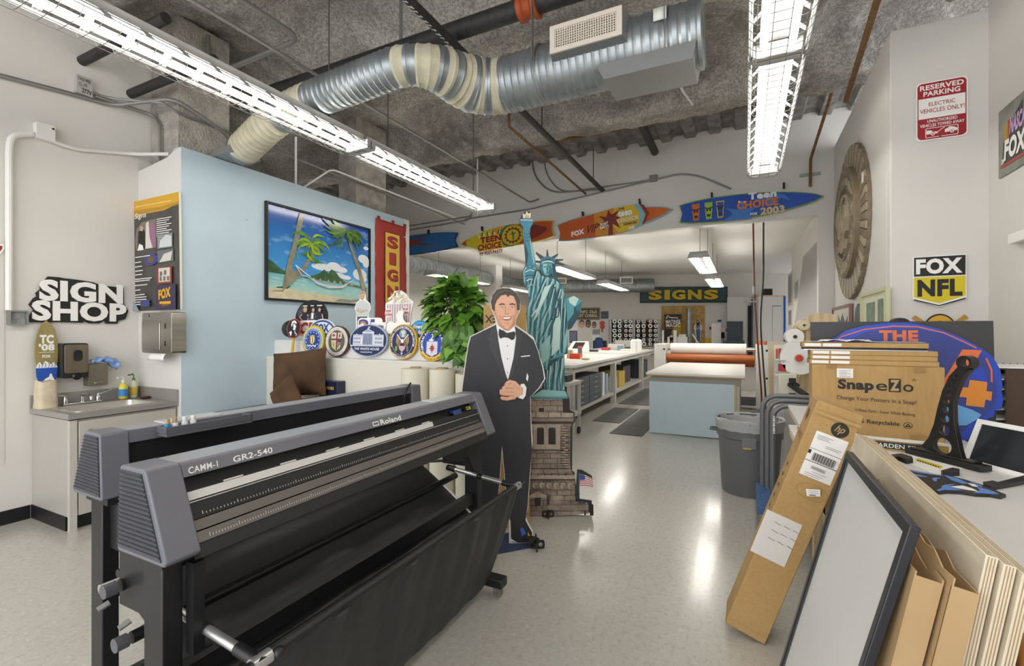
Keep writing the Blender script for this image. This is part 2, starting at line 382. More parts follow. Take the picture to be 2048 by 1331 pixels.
struct(MB(M_WALL).box(XM, YV+.1, 0, XM+.1, YS, 3.9), 'wall_seal', smooth=0, bev=.01)
struct(MB(M_WALL).box(XM, YV, 0, XN+.1, YV+.1, 3.9), 'wall_parking', smooth=0, bev=.01)
struct(MB(M_WALL).box(XN, -3.4, 0, XN+.12, YV, 4.6), 'wall_right', smooth=0)
struct(MB(M_WALL).box(-7.75, 7.5, 0, -7.6, 17.5, 3.5), 'wall_workroom_left', smooth=0)
struct(MB(M_WALL).box(XM, YS+.15, 0, XM+.1, 13.7, 3.5), 'wall_workroom_right', smooth=0)
b = MB(M_WALL); p, q = FP0-FU*8.5, FP0+FU*4.5
b.hexa([V((p.x, p.y, 0)), V((q.x, q.y, 0)), V((q.x, q.y, 0))-FN*.1, V((p.x, p.y, 0))-FN*.1, V((p.x, p.y, 3.6)), V((q.x, q.y, 3.6)), V((q.x, q.y, 3.6))-FN*.1, V((p.x, p.y, 3.6))-FN*.1])
struct(b, 'wall_workroom_back', smooth=0)
struct(MB(M_WALL).box(4, YS, 0, 4.1, 18.5, 3.5), 'wall_light_stop', smooth=0)  # unseen wall, added to stop world light leaking into the workroom
struct(MB(M_CEILW).box(-9, YS+.15, 3.42, 4, 18.5, 3.5), 'ceiling_workroom', smooth=0)
# flat grey diagonal band on the workroom's right wall
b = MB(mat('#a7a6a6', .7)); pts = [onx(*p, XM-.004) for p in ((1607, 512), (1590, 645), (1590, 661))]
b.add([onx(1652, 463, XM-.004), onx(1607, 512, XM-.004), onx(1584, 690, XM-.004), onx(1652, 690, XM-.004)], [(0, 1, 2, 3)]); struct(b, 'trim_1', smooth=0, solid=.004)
# sprayed ceiling with its beams
def cz(x, y):
    h = 4.36
    for yc, w, dr in ((5.75, .30, .36), (3.75, .34, .34), (1.75, .34, .34), (-.3, .34, .34)):
        t = abs(y-yc)/w
        if t < 1.7: h -= dr*(1 if t < .55 else max(0, 1-(t-.55)/1.15)**1.4)
    for xc, w, dr in ((-3.95, .25, .22), (.35, .25, .2)):
        t = abs(x-xc)/w
        if t < 1.5 and y < 5.6: h = min(h, 4.36 - dr*max(0, 1-max(0, t-.5)))
    if x > 1.0 and y > 4.2: h = min(h, 4.36-.5*max(0, 1-abs(x-1.4)/.35)*max(0, 1-abs(y-4.62)/.45))
    return h + .07*NZ.noise(V((x*1.1, y*1.6, 0))) + .035*NZ.noise(V((x*4, y*4, 3))) + .014*NZ.noise(V((x*13, y*13, 7)))
b = MB(M_SPRAY); b.grid(lambda u, v: (-9+12.5*u, -3.4+(6.35+3.4)*v, cz(-9+12.5*u, -3.4+9.75*v)), 230, 200)
struct(b, 'ceiling', smooth=180)
b = MB(mat('#8a8681', .95, var=(7, .4), bump=(45, .9, .03))); n = 0
prof = []
x = -9.0
while x < 3.5:
    prof += [(x, 4.40), (x+.13, 4.40), (x+.17, 4.335), (x+.30, 4.335), (x+.335, 4.40)]; x += .335
vs = [(px, y, z+.012*NZ.noise(V((px*6, y*6, 1)))) for px, z in prof for y in (6.1, 6.4, 6.7, 7.0, 7.3, 7.45)]
b.add(vs, [(i*6+j, (i+1)*6+j, (i+1)*6+j+1, i*6+j+1) for i in range(len(prof)-1) for j in range(5)]); struct(b, 'ceiling_deck', smooth=30)
struct(MB(DARK).box(-9, -3.4, 4.5, 4, 7.6, 4.6), 'ceiling_slab', smooth=0)
def column(x0, y0, x1, y1, name):
    b = MB(mat('#b3aea5', .95, var=(9, .25), bump=(45, .9, .03)))
    for (ax, ay, bx, by) in ((x0, y0, x1, y0), (x1, y0, x1, y1), (x1, y1, x0, y1), (x0, y1, x0, y0)):
        nx, ny = (by-ay), -(bx-ax); l = math.hypot(nx, ny); nx /= l; ny /= l
        def fn(u, v, ax=ax, ay=ay, bx=bx, by=by, nx=nx, ny=ny):
            e = .012*NZ.noise(V((u*7+ax, v*14, ay)))*(0 if u in (0, 1) else 1); return (ax+(bx-ax)*u+nx*e, ay+(by-ay)*u+ny*e, 2.6+1.75*v)
        b.grid(fn, 10, 30)
    struct(b, name, smooth=180)
column(-5.06, 2.49, -4.62, 2.96, 'trim_2'); column(-4.95, 4.69, -4.64, 5.27, 'trim_3')
struct(MB(BLACK).box(XL, -3.4, 0, XL+.012, 1.64, .105), 'baseboard_left', smooth=0)
struct(MB(BLACK).box(XN-.012, -3.4, 0, XN, YV, .105), 'baseboard_right', smooth=0)
struct(MB(BLACK).box(XP, YR, 0, XP+.012, YPE, .105), 'baseboard_partition', smooth=0)
# ================================================================ fluorescent fixtures
TUBE = mat('#fffaf1', .4, emit=LAMP, name='lit_fluorescent_tube'); REFL = mat('#b4b4b2', .35, name='white_reflector'); WIRE = mat('#666664', .4, .3)
def strip_lamp(x, y0, z, label, ln=2.3, name='strip_light', hang=4.3, group='caged fluorescent strips of the front room'):
    t = thing(name, label, 'lamp', (x, y0, z), 0, group)
    b = MB(REFL); w = .155
    xs = [(-w, -.005), (-w+.01, .0), (-.085, .055), (-.06, .075), (.06, .075), (.085, .055), (w-.01, .0), (w, -.005)]
    for (ax, az), (cx, cz2) in zip(xs, xs[1:]):
        slot = abs(ax)+abs(cx) > .13 and abs(abs(ax)-abs(cx)) > .02
        if slot:   # the flanks are pierced by uplight slots
            k = 12
            for i in range(k):
                ya, yb = ln*i/k, ln*(i+1)/k; g = .02
                P3 = lambda u, y: (ax+(cx-ax)*u, y, az+(cz2-az)*u)
                for (u0, u1, v0, v1) in ((0, .2, ya, yb), (.85, 1, ya, yb), (.2, .85, ya, ya+g), (.2, .85, yb-g, yb)):
                    b.add([P3(u0, v0), P3(u1, v0), P3(u1, v1), P3(u0, v1)], [(0, 1, 2, 3)])
        else: b.add([(ax, 0, az), (cx, 0, cz2), (cx, ln, cz2), (ax, ln, az)], [(0, 1, 2, 3)])
    b.build('reflector', t, local=True, solid=.003, smooth=20)
    MB(REFL).box(-.055, .01, .077, .055, ln-.01, .13).build('ballast_housing', t, local=True, bev=.004)
    for s in (-1, 1): MB(TUBE).cyl((s*.07, .07, .02), (s*.07, ln-.07, .02), .017, 10).build('fluorescent_tube', t, local=True)
    for y in (0.02, ln-.02):
        MB(REFL).box(-.13, y-.02, -.012, .13, y+.02, .07).build('end_cap', t, local=True, bev=.004)
    b = MB(WIRE)
    n = int(ln/.085)
    for i in range(n+1):
        y = .02+(ln-.04)*i/n; b.tube(fillet([(-w, y, -.005), (-.115, y, -.05), (.115, y, -.05), (w, y, -.005)], .03, 2), .0022, 4)
    for xx in (-.115, -.04, .04, .115): b.tube([(xx, .01, -.05), (xx, ln-.01, -.05)], .0022, 4)
    b.build('wire_guard', t, local=True)
    for y in (.35, ln-.35):
        MB(WIRE).cyl((0, y, .13), (0, y, hang-z), .006, 6).build('hanger_rod', t, local=True)
    return t
for i, (y, w) in enumerate(((3.2, 'far section of the left caged fluorescent strip, ending above the blue partition'), (.88, 'middle section of the left caged fluorescent strip, nearer than its far section'), (-1.44, 'nearest section of the left caged fluorescent strip, running out of the picture'), (-3.76, 'section of the left caged fluorescent strip behind the viewpoint'))):
    strip_lamp(-3.1, y, 3.1, w)
for i, (y, w) in enumerate(((3.2, 'far section of the right caged fluorescent strip, above the white room opening'), (.88, 'nearer section of the right caged fluorescent strip, cut by the picture top'), (-1.44, 'section of the right caged fluorescent strip overhead, out of the picture'), (-3.76, 'section of the right caged fluorescent strip behind the viewpoint'))):
    strip_lamp(.17, y, 3.1, w)
# ================================================================ ducts
def resample(pts, st):
    out = [pts[0]]; 
    for a, c in zip(pts, pts[1:]):
        n = max(1, int((c-a).length/st)); out += [a+(c-a)*(i/n) for i in range(1, n+1)]
    return out
TAPE = mat('#c3bda6', .6, var=(14, .12))
def spiral(name, root, path, rf, bands=(), rib=.055, n=26):
    pts = resample(path, rib/4); b = MB(M_DUCT, TAPE); s = 0; L = []; rs = []
    for i, p in enumerate(pts):
        if i: s += (p-pts[i-1]).length
        L.append(s); rs.append(rf(s)+(.007 if i % 4 == 0 else 0))
    b.tube(pts, rs, n)
    for k in range(len(b.f)-2):
        q = L[min(k//n, len(L)-1)]
        for a, c in bands:
            if a <= q <= c: b.fm[k] = 1
    return b.build(name, root, smooth=25)
t = thing('spiral_duct', 'round galvanised air duct with taped S-bend hung under the ceiling', 'duct', (-1.5, 3.0, 3.4))
path = fillet([V((-.26, 3.27, 3.40)), V((-1.90, 3.27, 3.39)), V((-2.06, 2.70, 3.41)), V((-3.55, 2.74, 3.36)), V((-4.2, 2.8, 3.14))], .42, 10)
spiral('duct_run', t, path, lambda s: .2 if s < 1.7 else max(.135, .2-.065*(s-1.7)/.45), ((1.42, 1.50), (1.58, 1.66), (1.74, 1.86), (1.92, 1.96), (2.02, 2.14), (2.2, 2.26), (3.2, 3.45), (3.6, 4.2)))
MB(M_DUCT).lathe([(.195, 0), (.215, 0), (.215, .02), (.195, .02)], (-.262, 3.27, 3.40), 26, (1, 0, 0)).build('end_flange', t)
for x in (-1.35, -.45):
    b = MB(GALV); b.tube([(x, 3.27+.207*math.cos(a), 3.4+.207*math.sin(a)) for a in [math.pi*2*i/24 for i in range(24)]], .008, 4, closed=True); b.bar((x, 3.05, 3.4), (x, 3.05, 4.3), .03, .004); b.build('strap', t)
def register(root, x0, x1, z0, z1, y, name='register_box'):
    g = MB(mat('#d9cfc3', .5)); g.box(x0, y, z0, x1, y+.012, z0+.03).box(x0, y, z1-.03, x1, y+.012, z1).box(x0, y, z0+.03, x0+.035, y+.012, z1-.03).box(x1-.035, y, z0+.03, x1, y+.012, z1-.03)
    n = 26
    for i in range(n):
        x = x0+.04+(x1-x0-.08)*i/(n-1); g.box(x-.003, y+.004, z0+.025, x+.003, y+.02, z1-.025)
    for i in range(8):
        z = z0+.035+(z1-z0-.07)*i/7; g.box(x0+.03, y+.008, z-.003, x1-.03, y+.026, z+.003)
    bx = MB(GALV); bx.add([(x0, y+.012, z0), (x1, y+.012, z0), (x1+.03, y+.16, z0-.01), (x0-.03, y+.16, z0-.01), (x0, y+.012, z1), (x1, y+.012, z1), (x1+.03, y+.16, z1), (x0-.03, y+.16, z1)], [(0, 3, 2, 1), (4, 5, 6, 7), (1, 2, 6, 5), (2, 3, 7, 6), (3, 0, 4, 7)])
    o = bx.build(name, root); MB(BLACK).box(x0+.025, y+.03, z0+.025, x1-.025, y+.035, z1-.025).build('dark_throat', o); g.build('grille', o); return o
register(t, -1.19, -.70, 3.36, 3.545, 2.98)
b = MB(GALV); b.hexa([(-.85, 3.10, 3.165), (-.29, 3.10, 3.165), (-.29, 3.44, 3.165), (-.85, 3.44, 3.165), (-.9, 3.10, 3.27), (-.27, 3.10, 3.27), (-.27, 3.44, 3.27), (-.9, 3.44, 3.27)]).build('lower_register_box', t)
MB(PAPER).add([(-.52, 3.27-.212, 3.43), (-.44, 3.27-.212, 3.43), (-.44, 3.27-.212, 3.51), (-.52, 3.27-.212, 3.51)], [(0, 1, 2, 3)]).build('paper_label', t, solid=.002)
MB(GALV).box(-4.42, 2.66, 3.085, -4.12, 2.94, 3.15).build('end_boot', t)

def pipe(name, label, cat, pts, r, m, n=10, rad=.12, group=None):
    b = MB(m); P = fillet(pts, rad, 6) if rad and len(pts) > 2 else [V(p) for p in pts]; b.tube(P, r, n); return one(b, name, label, cat, group)
t = thing('drain_pipe', 'thick dark pipe with orange coupling running above the spiral duct', 'pipe', (-2.3, 3.14, 3.8))
MB(BLKPIPE).cyl((-4.2, 3.14, 3.85), (1.2, 3.14, 3.85), .07, 16).build('pipe_run', t)
for x in (-1.42,): MB(mat('#a34a1f', .6)).lathe([(.075, 0), (.095, .0), (.095, .035), (.08, .05), (.08, .10), (.095, .115), (.095, .15), (.075, .15)], (x-.07, 3.14, 3.85), 18, (1, 0, 0)).build('coupling', t)
for x in (-2.05-.55, -1.2, -.1): MB(GALV).box(x-.015, 3.135, 3.9, x+.015, 3.145, 4.3).build('strap', t)
t = thing('sprinkler_pipe', 'long black sprinkler pipe running over the duct to the surfboard wall', 'pipe', (-2.05, 4.5, 3.73))
MB(BLKPIPE).cyl((-2.05, .3, 3.73), (-2.05, YS, 3.73), .034, 12).build('pipe_run', t)
b = MB(PAPER)
for i in range(4): b.tube([(-2.05, 3.62+.16*i, 3.73), (-2.05, 3.7+.16*i, 3.73)], .0355, 12)
b.build('white_band', t)
A = Art(.06, .05); [A.line([(i*.9, -.2), (i*.9+.3+.2*(i % 3), .25)], .14, PAPER).line([(i*.9+.1, .2), (i*.9+.5, .2)], .12, PAPER) for i in range(14)]; A.X = frame((-2.05, 2.45, 3.73-.036), (0, 1, 0), (1, 0, 0)); A.v = [A.X @ p for p in A.v]; A.build('stencil', t)
for y in (4.9, 6.9): MB(DARK).cyl((-2.05, y, 3.76), (-2.05, y, 4.25), .006, 6).build('hanger_rod', t)
pipe('rusty_pipe', 'thin rusty pipe dropping then running to the wall by the sprinkler pipe', 'pipe', [(-2.34, 5.25*.885, 4.2), (-2.34, 5.25*.885, 3.74), (-2.34, YS, 3.72)], .016, RUST, 8, .03)
pipe('rust_brown_pipe', 'long rust-brown pipe crossing under the corrugated ceiling', 'pipe', [(-3.9, 6.05, 4.08), (1.4, 6.05, 4.08)], .026, RUST)
pipe('dark_pipe', 'dark pipe running just above the long rust-brown pipe', 'pipe', [(-3.9, 6.12, 4.17), (-.05, 6.12, 4.17)], .034, BLKPIPE)
t = thing('stub_pipe', 'thick dark stub pipe with orange tee pointing at the surfboard wall', 'pipe', (-1.2, 6.6, 4.15))
MB(BLKPIPE).cyl((-1.2, 6.12, 4.15), (-1.2, 7.2, 4.13), .055, 14).build('pipe_run', t); MB(mat('#8a4423', .7)).cyl((-1.32, 6.12, 4.17), (-1.08, 6.12, 4.17), .056, 14).build('tee', t)
pipe('brown_branch_pipe', 'brown pipe along the right ceiling edge above the wall seal', 'pipe', [(.74, 1.5, 3.92), (.96, 6.05, 3.92)], .026, RUST)
t = thing('drop_pipe', 'brown pipe dropping down the wall right of the blue surfboard', 'pipe', (.77, 6.8, 3.7))
MB(RUST).tube(fillet([(.84, 6.05, 4.05), (.78, 7.36, 3.76), (.78, 7.39, 3.4)], .04), .018, 8).build('pipe_run', t); MB(GALV).box(.66, 7.40, 3.55, .90, YS, 3.59).build('bracket', t)
for k, (px, py) in enumerate(((215, 120), (310, 187))):
    p = onx((165, 262)[k], (122, 188)[k], XL); pipe('pipe_stub', ('black stub pipe in the left wall, upper left of the column', 'black stub pipe in the left wall beside the column')[k], 'pipe', [p, p+V((1.25, 0, .0))], .04, BLKPIPE, 14)
pipe('conduit', 'straight galvanised conduit running from overhead past the left strip lamp', 'conduit', [(-3.23, .6, 3.63), (-3.23, 7.2, 3.63), (-3.15, 7.38, 3.72)], .014, CONDUIT, 8, .08)
pipe('conduit', 'galvanised conduit turning a corner high above the left strip lamp', 'conduit', [(-3.3, .8, 3.9), (-3.3, 2.72, 3.9), (-4.6, 2.74, 3.9), (-4.6, 2.74, 4.3)], .02, CONDUIT, 8, .14)
P = [onx(-60, 135, XL+.03), onx(170, 195, XL+.03), onx(225, 211, XL+.03), V((-4.58, 2.43, 3.56)), onx(455, 268, -4.5), V((-4.62, 2.98, 3.3))]
pipe('conduit', 'grey conduit along the left wall bending around the sprayed column', 'conduit', P, .018, CONDUIT, 8, .1)
P = [onx(170, 180, XL+.03), onx(215, 196, XL+.03), V((-4.66, 2.40, 3.52)), onx(345, 220, -4.58), V((-4.58, 7.3, 3.42))]
pipe('conduit', 'thin conduit from the labelled box running over the partition', 'conduit', P, .011, CONDUIT, 8, .1)
pipe('conduit', 'thin conduit dropping beside the sprayed column to the return wall', 'conduit', [onx(190, 192, XL+.03), V((-4.97, 2.46, 3.5)), V((-4.86, 2.46, 3.4)), V((-4.86, 2.46, 3.0))], .013, CONDUIT, 8, .08)
t = thing('junction_box', 'hand-labelled grey electrical box high on the left wall', 'junction box'); M, w, h = xpl(148, 155, 180, 192, XL, 1); t.matrix_basis = M
panel(t, rrect(-w/2, -h/2, w/2, h/2, .006), -.045, mat('#b9b7b2', .5), 'cover', .004); A = Art(w/32, h/38); A.z = .046
A.text('STAGE PIPER', -14, 8, 12, 15, DARK, .01, slope=-1).text('CL-19', -12, -3, 4, 4, DARK, .01).text('277V', -6, -16, 14, -6, DARK, .02, slope=-1); A.build('handwriting', t, local=True)
t = thing('junction_box', 'white box on the left wall where the bent conduit tops out', 'junction box'); M, w, h = xpl(66, 250, 104, 282, XL, 1); t.matrix_basis = M
panel(t, rrect(-w/2, -h/2, w/2, h/2, .008), -.06, WHITE, 'cover', .006); MB(DARK).cyl((w*.38, h*.3, .06), (w*.38, h*.3, .063), .008, 10).build('knockout', t, local=True)
P = [onx(18, 620, XL+.03), onx(18, 300, XL+.03), onx(22, 270, XL+.03), onx(66, 268, XL+.03)]
pipe('conduit', 'white painted conduit rising up the left wall from the open box', 'conduit', P, .022, WHITE, 10, .14)
P = [onx(104, 282, XL+.03), onx(150, 298, XL+.03), onx(270, 308, XL+.03), V((-4.6, YR+.02, 3.055))]
pipe('conduit', 'white conduit running from the white box to the return wall', 'conduit', P, .016, WHITE, 8, .1)
t = thing('junction_box', 'open grey electrical box at the foot of the white conduit', 'junction box'); M, w, h = xpl(12, 620, 52, 650, XL, 1); t.matrix_basis = M
b = MB(GALV); b.prism(rrect(-w/2, -h/2, w/2, h/2, .01), 0, .05, [rrect(-w/2+.012, -h/2+.012, w/2-.012, h/2-.012, .008)]); b.build('box_rim', t, local=True)
MB(mat('#8f9290', .6, var=(30, .4))).box(-w/2+.01, -h/2+.01, 0, w/2-.01, h/2-.01, .02).build('inner_plate', t, local=True)
# conduits and box on the surfboard wall
W = lambda px, py: ony(px, py, YS-.025)
pipe('conduit', 'long conduit along the surfboard wall ending above the blue surfboard', 'conduit', [W(930, 438), W(1060, 418), W(1360, 347), W(1400, 352), W(1462, 378)], .014, CONDUIT, 8, .12)
pipe('conduit', 'conduit curving down the surfboard wall beside the sprinkler pipe end', 'conduit', [W(1064, 300), W(1066, 350), W(1100, 386), W(1205, 378)], .014, CONDUIT, 8, .3)
pipe('conduit', 'conduit curving to the small box on the surfboard wall', 'conduit', [W(1089, 300), W(1090, 345), W(1120, 386), W(1300, 360)], .011, CONDUIT, 8, .3)
pipe('conduit', 'upper of two conduits on the wall above the leftmost surfboard', 'conduit', [W(700, 470), W(940, 432), W(944, 424)], .012, CONDUIT, 8, .05)
pipe('conduit', 'lower of two conduits on the wall above the leftmost surfboard', 'conduit', [W(700, 480), W(935, 440), W(944, 430)], .012, CONDUIT, 8, .05)
M, w, h = ypl(1300, 351, 1315, 364, YS); t = thing('junction_box', 'small grey box on the wall above the middle surfboards', 'junction box', M=M); panel(t, rrect(-w/2, -h/2, w/2, h/2, .006), -.05, CONDUIT, 'cover', .004)
for k, (px, y) in enumerate(((607, 3.6), (955, 6.2))):
    p = ony(px, 370 if k == 0 else 330, y); pipe('support_rod', ('white upright conduit standing on the partition top', 'white rod holding the far end of the left strip lamp')[k], 'rod', [(p.x if k else -4.45, y, 3.09 if k == 0 else 3.25), (p.x if k else -4.45, y, 3.62 if k == 0 else 4.39)], .012, WHITE, 8, 0)
pipe('support_rod', 'slanted white conduit brace on the partition top', 'rod', [(-4.45, 3.7, 3.09), (-4.45, 4.1, 3.42), (-4.45, 6.8, 3.42)], .011, WHITE, 8, .08)
pipe('white_cable', 'white cable hanging between the duct register and the ceiling beam', 'cable', [(-.62, 4.2, 4.1), (-.6, 5.0, 3.95), (-.52, 5.55, 3.98)], .012, WHITE, 8, .3)
# ================================================================ left wall, sink corner
def flat_sign(name, label, cat, M, pts, depth, body, group=None, bev=0, pname='panel'):
    t = thing(name, label, cat, group=group, M=M); panel(t, pts, depth, body, pname, bev); return t
NEWS = mat('#f4f3ef', .5); INK = mat('#1b1a1b', .5)
M, w, h = xpl(56, 556, 257, 647, XL+.02, 1)
t = thing('shop_sign', 'cut-out sign reading SIGN SHOP in white on black, over the sink', 'sign', M=M)
def outline_letters(root, t1, box, k, m, z0, z1, name, bold):
    vs, fs, a, b2, c, d = glyphs(t1, bold); x0, y0, x1, y1 = box; q = [(x0+(x-a)/(b2-a)*(x1-x0), y0+(y-c)/(d-c)*(y1-y0)) for x, y in vs]
    b = MB(m); n = len(q); b.add([(x, y, z1) for x, y in q]+[(x, y, z0) for x, y in q], [f for f in fs]+[tuple(i+n for i in f[::-1]) for f in fs])
    cnt = {}
    for f in fs:
        for i, j in zip(f, f[1:]+f[:1]): cnt[(i, j)] = 1
    b.add([], []); b.f += [(j, i, i+n, j+n) for (i, j) in cnt if (j, i) not in cnt]; b.fm += [b.m]*(len(b.f)-len(b.fm))
    return b.build(name, root, local=True, smooth=30)
X = lambda px: (px-156.5)/201*w; Y = lambda py: (601.5-py)/91*h
A = [(X(x), Y(y)) for x, y in ((78, 575), (92, 557), (112, 557), (120, 558), (146, 559), (160, 560), (180, 562), (196, 567), (246, 569), (247, 604), (257, 618), (250, 636), (234, 640), (232, 646), (207, 646), (205, 639), (192, 646), (172, 646), (160, 641), (159, 645), (108, 644), (90, 645), (62, 645), (55, 640), (66, 622), (58, 612), (66, 600), (72, 596), (70, 590), (78, 582))]
panel(t, A, .02, mat('#1d1c1c', .5), 'backing')
outline_letters(t, 'SIGN', (X(75), Y(604), X(243), Y(563)), 0, NEWS, 0, .012, 'letters', .045)
outline_letters(t, 'SHOP', (X(62), Y(642), X(251), Y(603)), 0, NEWS, 0, .012, 'letters', .045)
# part of a white sign with red edge at the picture's left border
M, w, h = xpl(-40, 486, 9, 508, XL+.015, 1)
t = flat_sign('wall_sign', 'white-edged dark red sign cut off by the left picture border', 'sign', M, [(-w/2, -h/2), (w*.3, -h/2), (w/2, h*.1), (w*.48, h/2), (-w/2, h/2)], .012, NEWS)
Art(w, h).poly([(-.5, -.3), (.27, -.3), (.4, .08), (.42, .35), (-.5, .35)], mat('#8c2f22')).build('printed_design', t, local=True)
M, w, h = xpl(-60, 478, 9, 935, XL+.004, 1)
flat_sign('access_cover', 'flush pale panel on the left wall at the picture border', 'panel', M, rrect(-w/2, -h/2, w/2, h/2, .01), .012, mat('#d6d2cd', .6))
# sink cabinet
CX, CY0, CZ = -4.434, 1.654, .868
STL = mat('#aaa6a0', .35, .25, var=(3, .06)); LAM = mat('#b5b1a9', .35, .1, var=(2, .04)); LAMT = mat('#9d9a95', .35, .2)
t = thing('sink_cabinet', 'grey laminate sink cabinet in the left corner', 'cabinet', (XL, CY0, 0))
MB(LAM).box(XL+.003, CY0, .105, CX-.02, YR-.003, CZ-.05).build('carcass', t)
MB(BLACK).box(XL+.003, CY0-.006, .0, CX-.06, YR-.003, .105).build('toe_kick', t)
MB(mat('#c5c1ba', .4)).box(CX-.03, CY0-.004, 0, CX, CY0+.04, CZ-.05).build('corner_post', t)
d = MB(mat('#bdb9b2', .4)).box(CX-.02, CY0+.05, .11, CX, YR-.02, CZ-.06).build('door', t, bev=.003)
MB(STEEL).tube(fillet([(CX, CY0+.115, .735), (CX+.03, CY0+.115, .735), (CX+.03, CY0+.115, .62), (CX, CY0+.115, .62)], .015), .006, 8).build('handle', d)
c = MB(LAMT)
c.X = frame((0, 0, CZ-.04), (1, 0, 0), (0, 1, 0)); sx0, sx1, sy0, sy1 = XL+.17, CX-.05, CY0+.05, YR-.12
c.prism([(XL+.003, CY0-.015), (CX+.012, CY0-.015), (CX+.012, YR-.003), (XL+.003, YR-.003)], 0, .04, [rrect(sx0+.02, sy0+.02, sx1-.02, sy1-.02, .05)]); c.build('countertop', t)
MB(LAMT).box(XL+.003, CY0-.015, CZ, XL+.022, YR-.003, CZ+.10).build('backsplash', t); MB(LAMT).box(XL+.022, YR-.02, CZ, CX+.012, YR-.003, CZ+.10).build('backsplash', t)
s = thing('sink', 'stainless steel sink basin set into the grey corner counter', 'sink', (sx0, sy0, CZ))
b = MB(mat('#d0cdc8', .3, .6)); b.X = frame((0, 0, CZ), (1, 0, 0), (0, 1, 0))
b.prism(rrect(sx0, sy0, sx1, sy1, .06), 0, .006, [rrect(sx0+.03, sy0+.03, sx1-.03, sy1-.03, .05)]); b.build('rim', s)
b = MB(mat('#c4c0ba', .28, .7)); rings = [rrect(sx0+.03+i, sy0+.03+i, sx1-.03-i, sy1-.03-i, .05) for i in (0, .015, .03)]; zz = (CZ+.004, CZ-.12, CZ-.15)
vs = [(x, y, z) for r_, z in zip(rings, zz) for x, y in r_]; n = len(rings[0]); b.add(vs, [(i*n+j, i*n+(j+1) % n, (i+1)*n+(j+1) % n, (i+1)*n+j) for i in range(2) for j in range(n)]+[tuple(range(2*n, 3*n))]); b.build('basin', s, smooth=50)
f = thing('faucet', 'chrome two-handled faucet behind the corner sink', 'faucet', (XL+.1, 1.93, CZ))
fx = XL+.10
MB(CHROME).box(fx-.03, 1.80, CZ+.001, fx+.03, 2.06, CZ+.02).build('base_plate', f, bev=.006)
for y, lx in ((1.82, -.06), (2.04, .07)):
    MB(CHROME).lathe([(.018, 0), (.02, .03), (.012, .05), (.014, .06)], (fx, y, CZ+.02), 14).build('valve', f)
    MB(CHROME).tube([(fx, y, CZ+.075), (fx+.01, y+lx*.5, CZ+.085), (fx+.02, y+lx*1.6, CZ+.11)], [.009, .008, .011], 8).build('lever_handle', f)
MB(CHROME).tube(fillet([(fx, 1.93, CZ+.02), (fx, 1.93, CZ+.085), (fx+.15, 1.93, CZ+.075), (fx+.16, 1.93, CZ+.045)], .03), .011, 10).build('spout', f)
# bottles on the sink
def pump_bottle(label, p, liquid, lab, cap, hgt, r):
    t = thing('pump_bottle', label, 'bottle', p)
    k = hgt
    MB(liquid).lathe([(r*.7, 0), (r, .01), (r*1.02, k*.45), (r*.85, k*.62), (r*.35, k*.72), (r*.35, k*.76)], p, 18).build('bottle', t, smooth=60)
    MB(lab).lathe([(r*1.04, k*.14), (r*1.05, k*.45)], p, 18, cap=False).build('label', t)
    b = MB(cap); q = V(p); b.lathe([(r*.42, k*.74), (r*.42, k*.82), (r*.15, k*.84), (r*.15, k*.95)], p, 12).tube([q+V((0, 0, k*.95)), q+V((.0, -.01, k*.99)), q+V((.02, -.05, k*.97))], .007, 8); b.build('pump', t, smooth=60); return t
p1 = onx(245, 800, XL+.12); p2 = onx(262, 797, XL+.09)
pump_bottle('dish soap bottle with yellow base, blue label and clear pump', (XL+.13, p1.y-.0, CZ+.007), mat('#d8cf4a', .2), mat('#3f86c8', .4), mat('#dfe3df', .3), .20, .034)
pump_bottle('hand soap bottle with green pump beside the dish soap', (XL+.09, p2.y+.02, CZ+.001), mat('#d3d6b8', .2), mat('#d9b84a', .4), mat('#4a7a3a', .4), .22, .03)
b = MB(mat('#4a2a26', .8)); b.ball((XL+.24, YR-.06, CZ+.013), (.03, .045, .012)); one(b, 'sponge', 'small dark red scrubber on the counter corner', 'sponge')
b = MB(mat('#cdbfa6', .9, var=(18, .12), bump=(30, .4, .01)))
by0, by1 = onx(68, 790, XL+.08).y, onx(109, 790, XL+.08).y
def bag(u, v):
    a = 2*math.pi*u; k = 1-.12*v+.02*math.sin(5*a+v*9); return (XL+.10+.075*k*math.copysign(abs(math.cos(a))**.5, math.cos(a)), (by0+by1)/2+(by1-by0)/2*k*math.copysign(abs(math.sin(a))**.5, math.sin(a)), CZ+.001+.215*v+.008*math.sin(3*a)*v)
b.grid(bag, 28, 10); b.add([bag(i/28, 1) for i in range(28)], [tuple(range(28))]); one(b, 'paper_bag', 'crumpled tan paper bag standing at the counter end', 'bag', smooth=60)
# mini surfboard
M, w, h = xpl(69, 640, 117, 770, XL+.05, 1)
sb = [(-.5*math.sin(math.pi*min(1, (1-v)**.62)) if False else 0, 0) for v in (0,)]
def board(w, h, tipw=.06, tail=.55, n=14):
    L = []
    for i in range(n+1):
        v = i/n; k = (math.sin(math.pi*(1-v)**.75*.86+.0))**.8 if v < 1 else 0
        L.append((k*w/2, -h/2+h*v))
    wm = max(x for x, _ in L); L = [(x/wm*w/2, y) for x, y in L]
    return L+[(-x, y) for x, y in L[::-1][1:]]
t = flat_sign('mini_surfboard', 'small wood-grain surfboard with a blue mountain print behind the faucet', 'surfboard', M, board(w, h), .015, M_WOODY, bev=.003)
A = Art(w/48, h/130); A.text('TC', -14, 18, 14, 36, NEWS, .05).text("'08", -16, 4, 16, 18, NEWS, .05).text('FOX', -9, -10, 8, -4, NEWS, .06).line([(-16, 1), (15, 1)], .8, NEWS)
BLU = mat('#2457b4', .4)
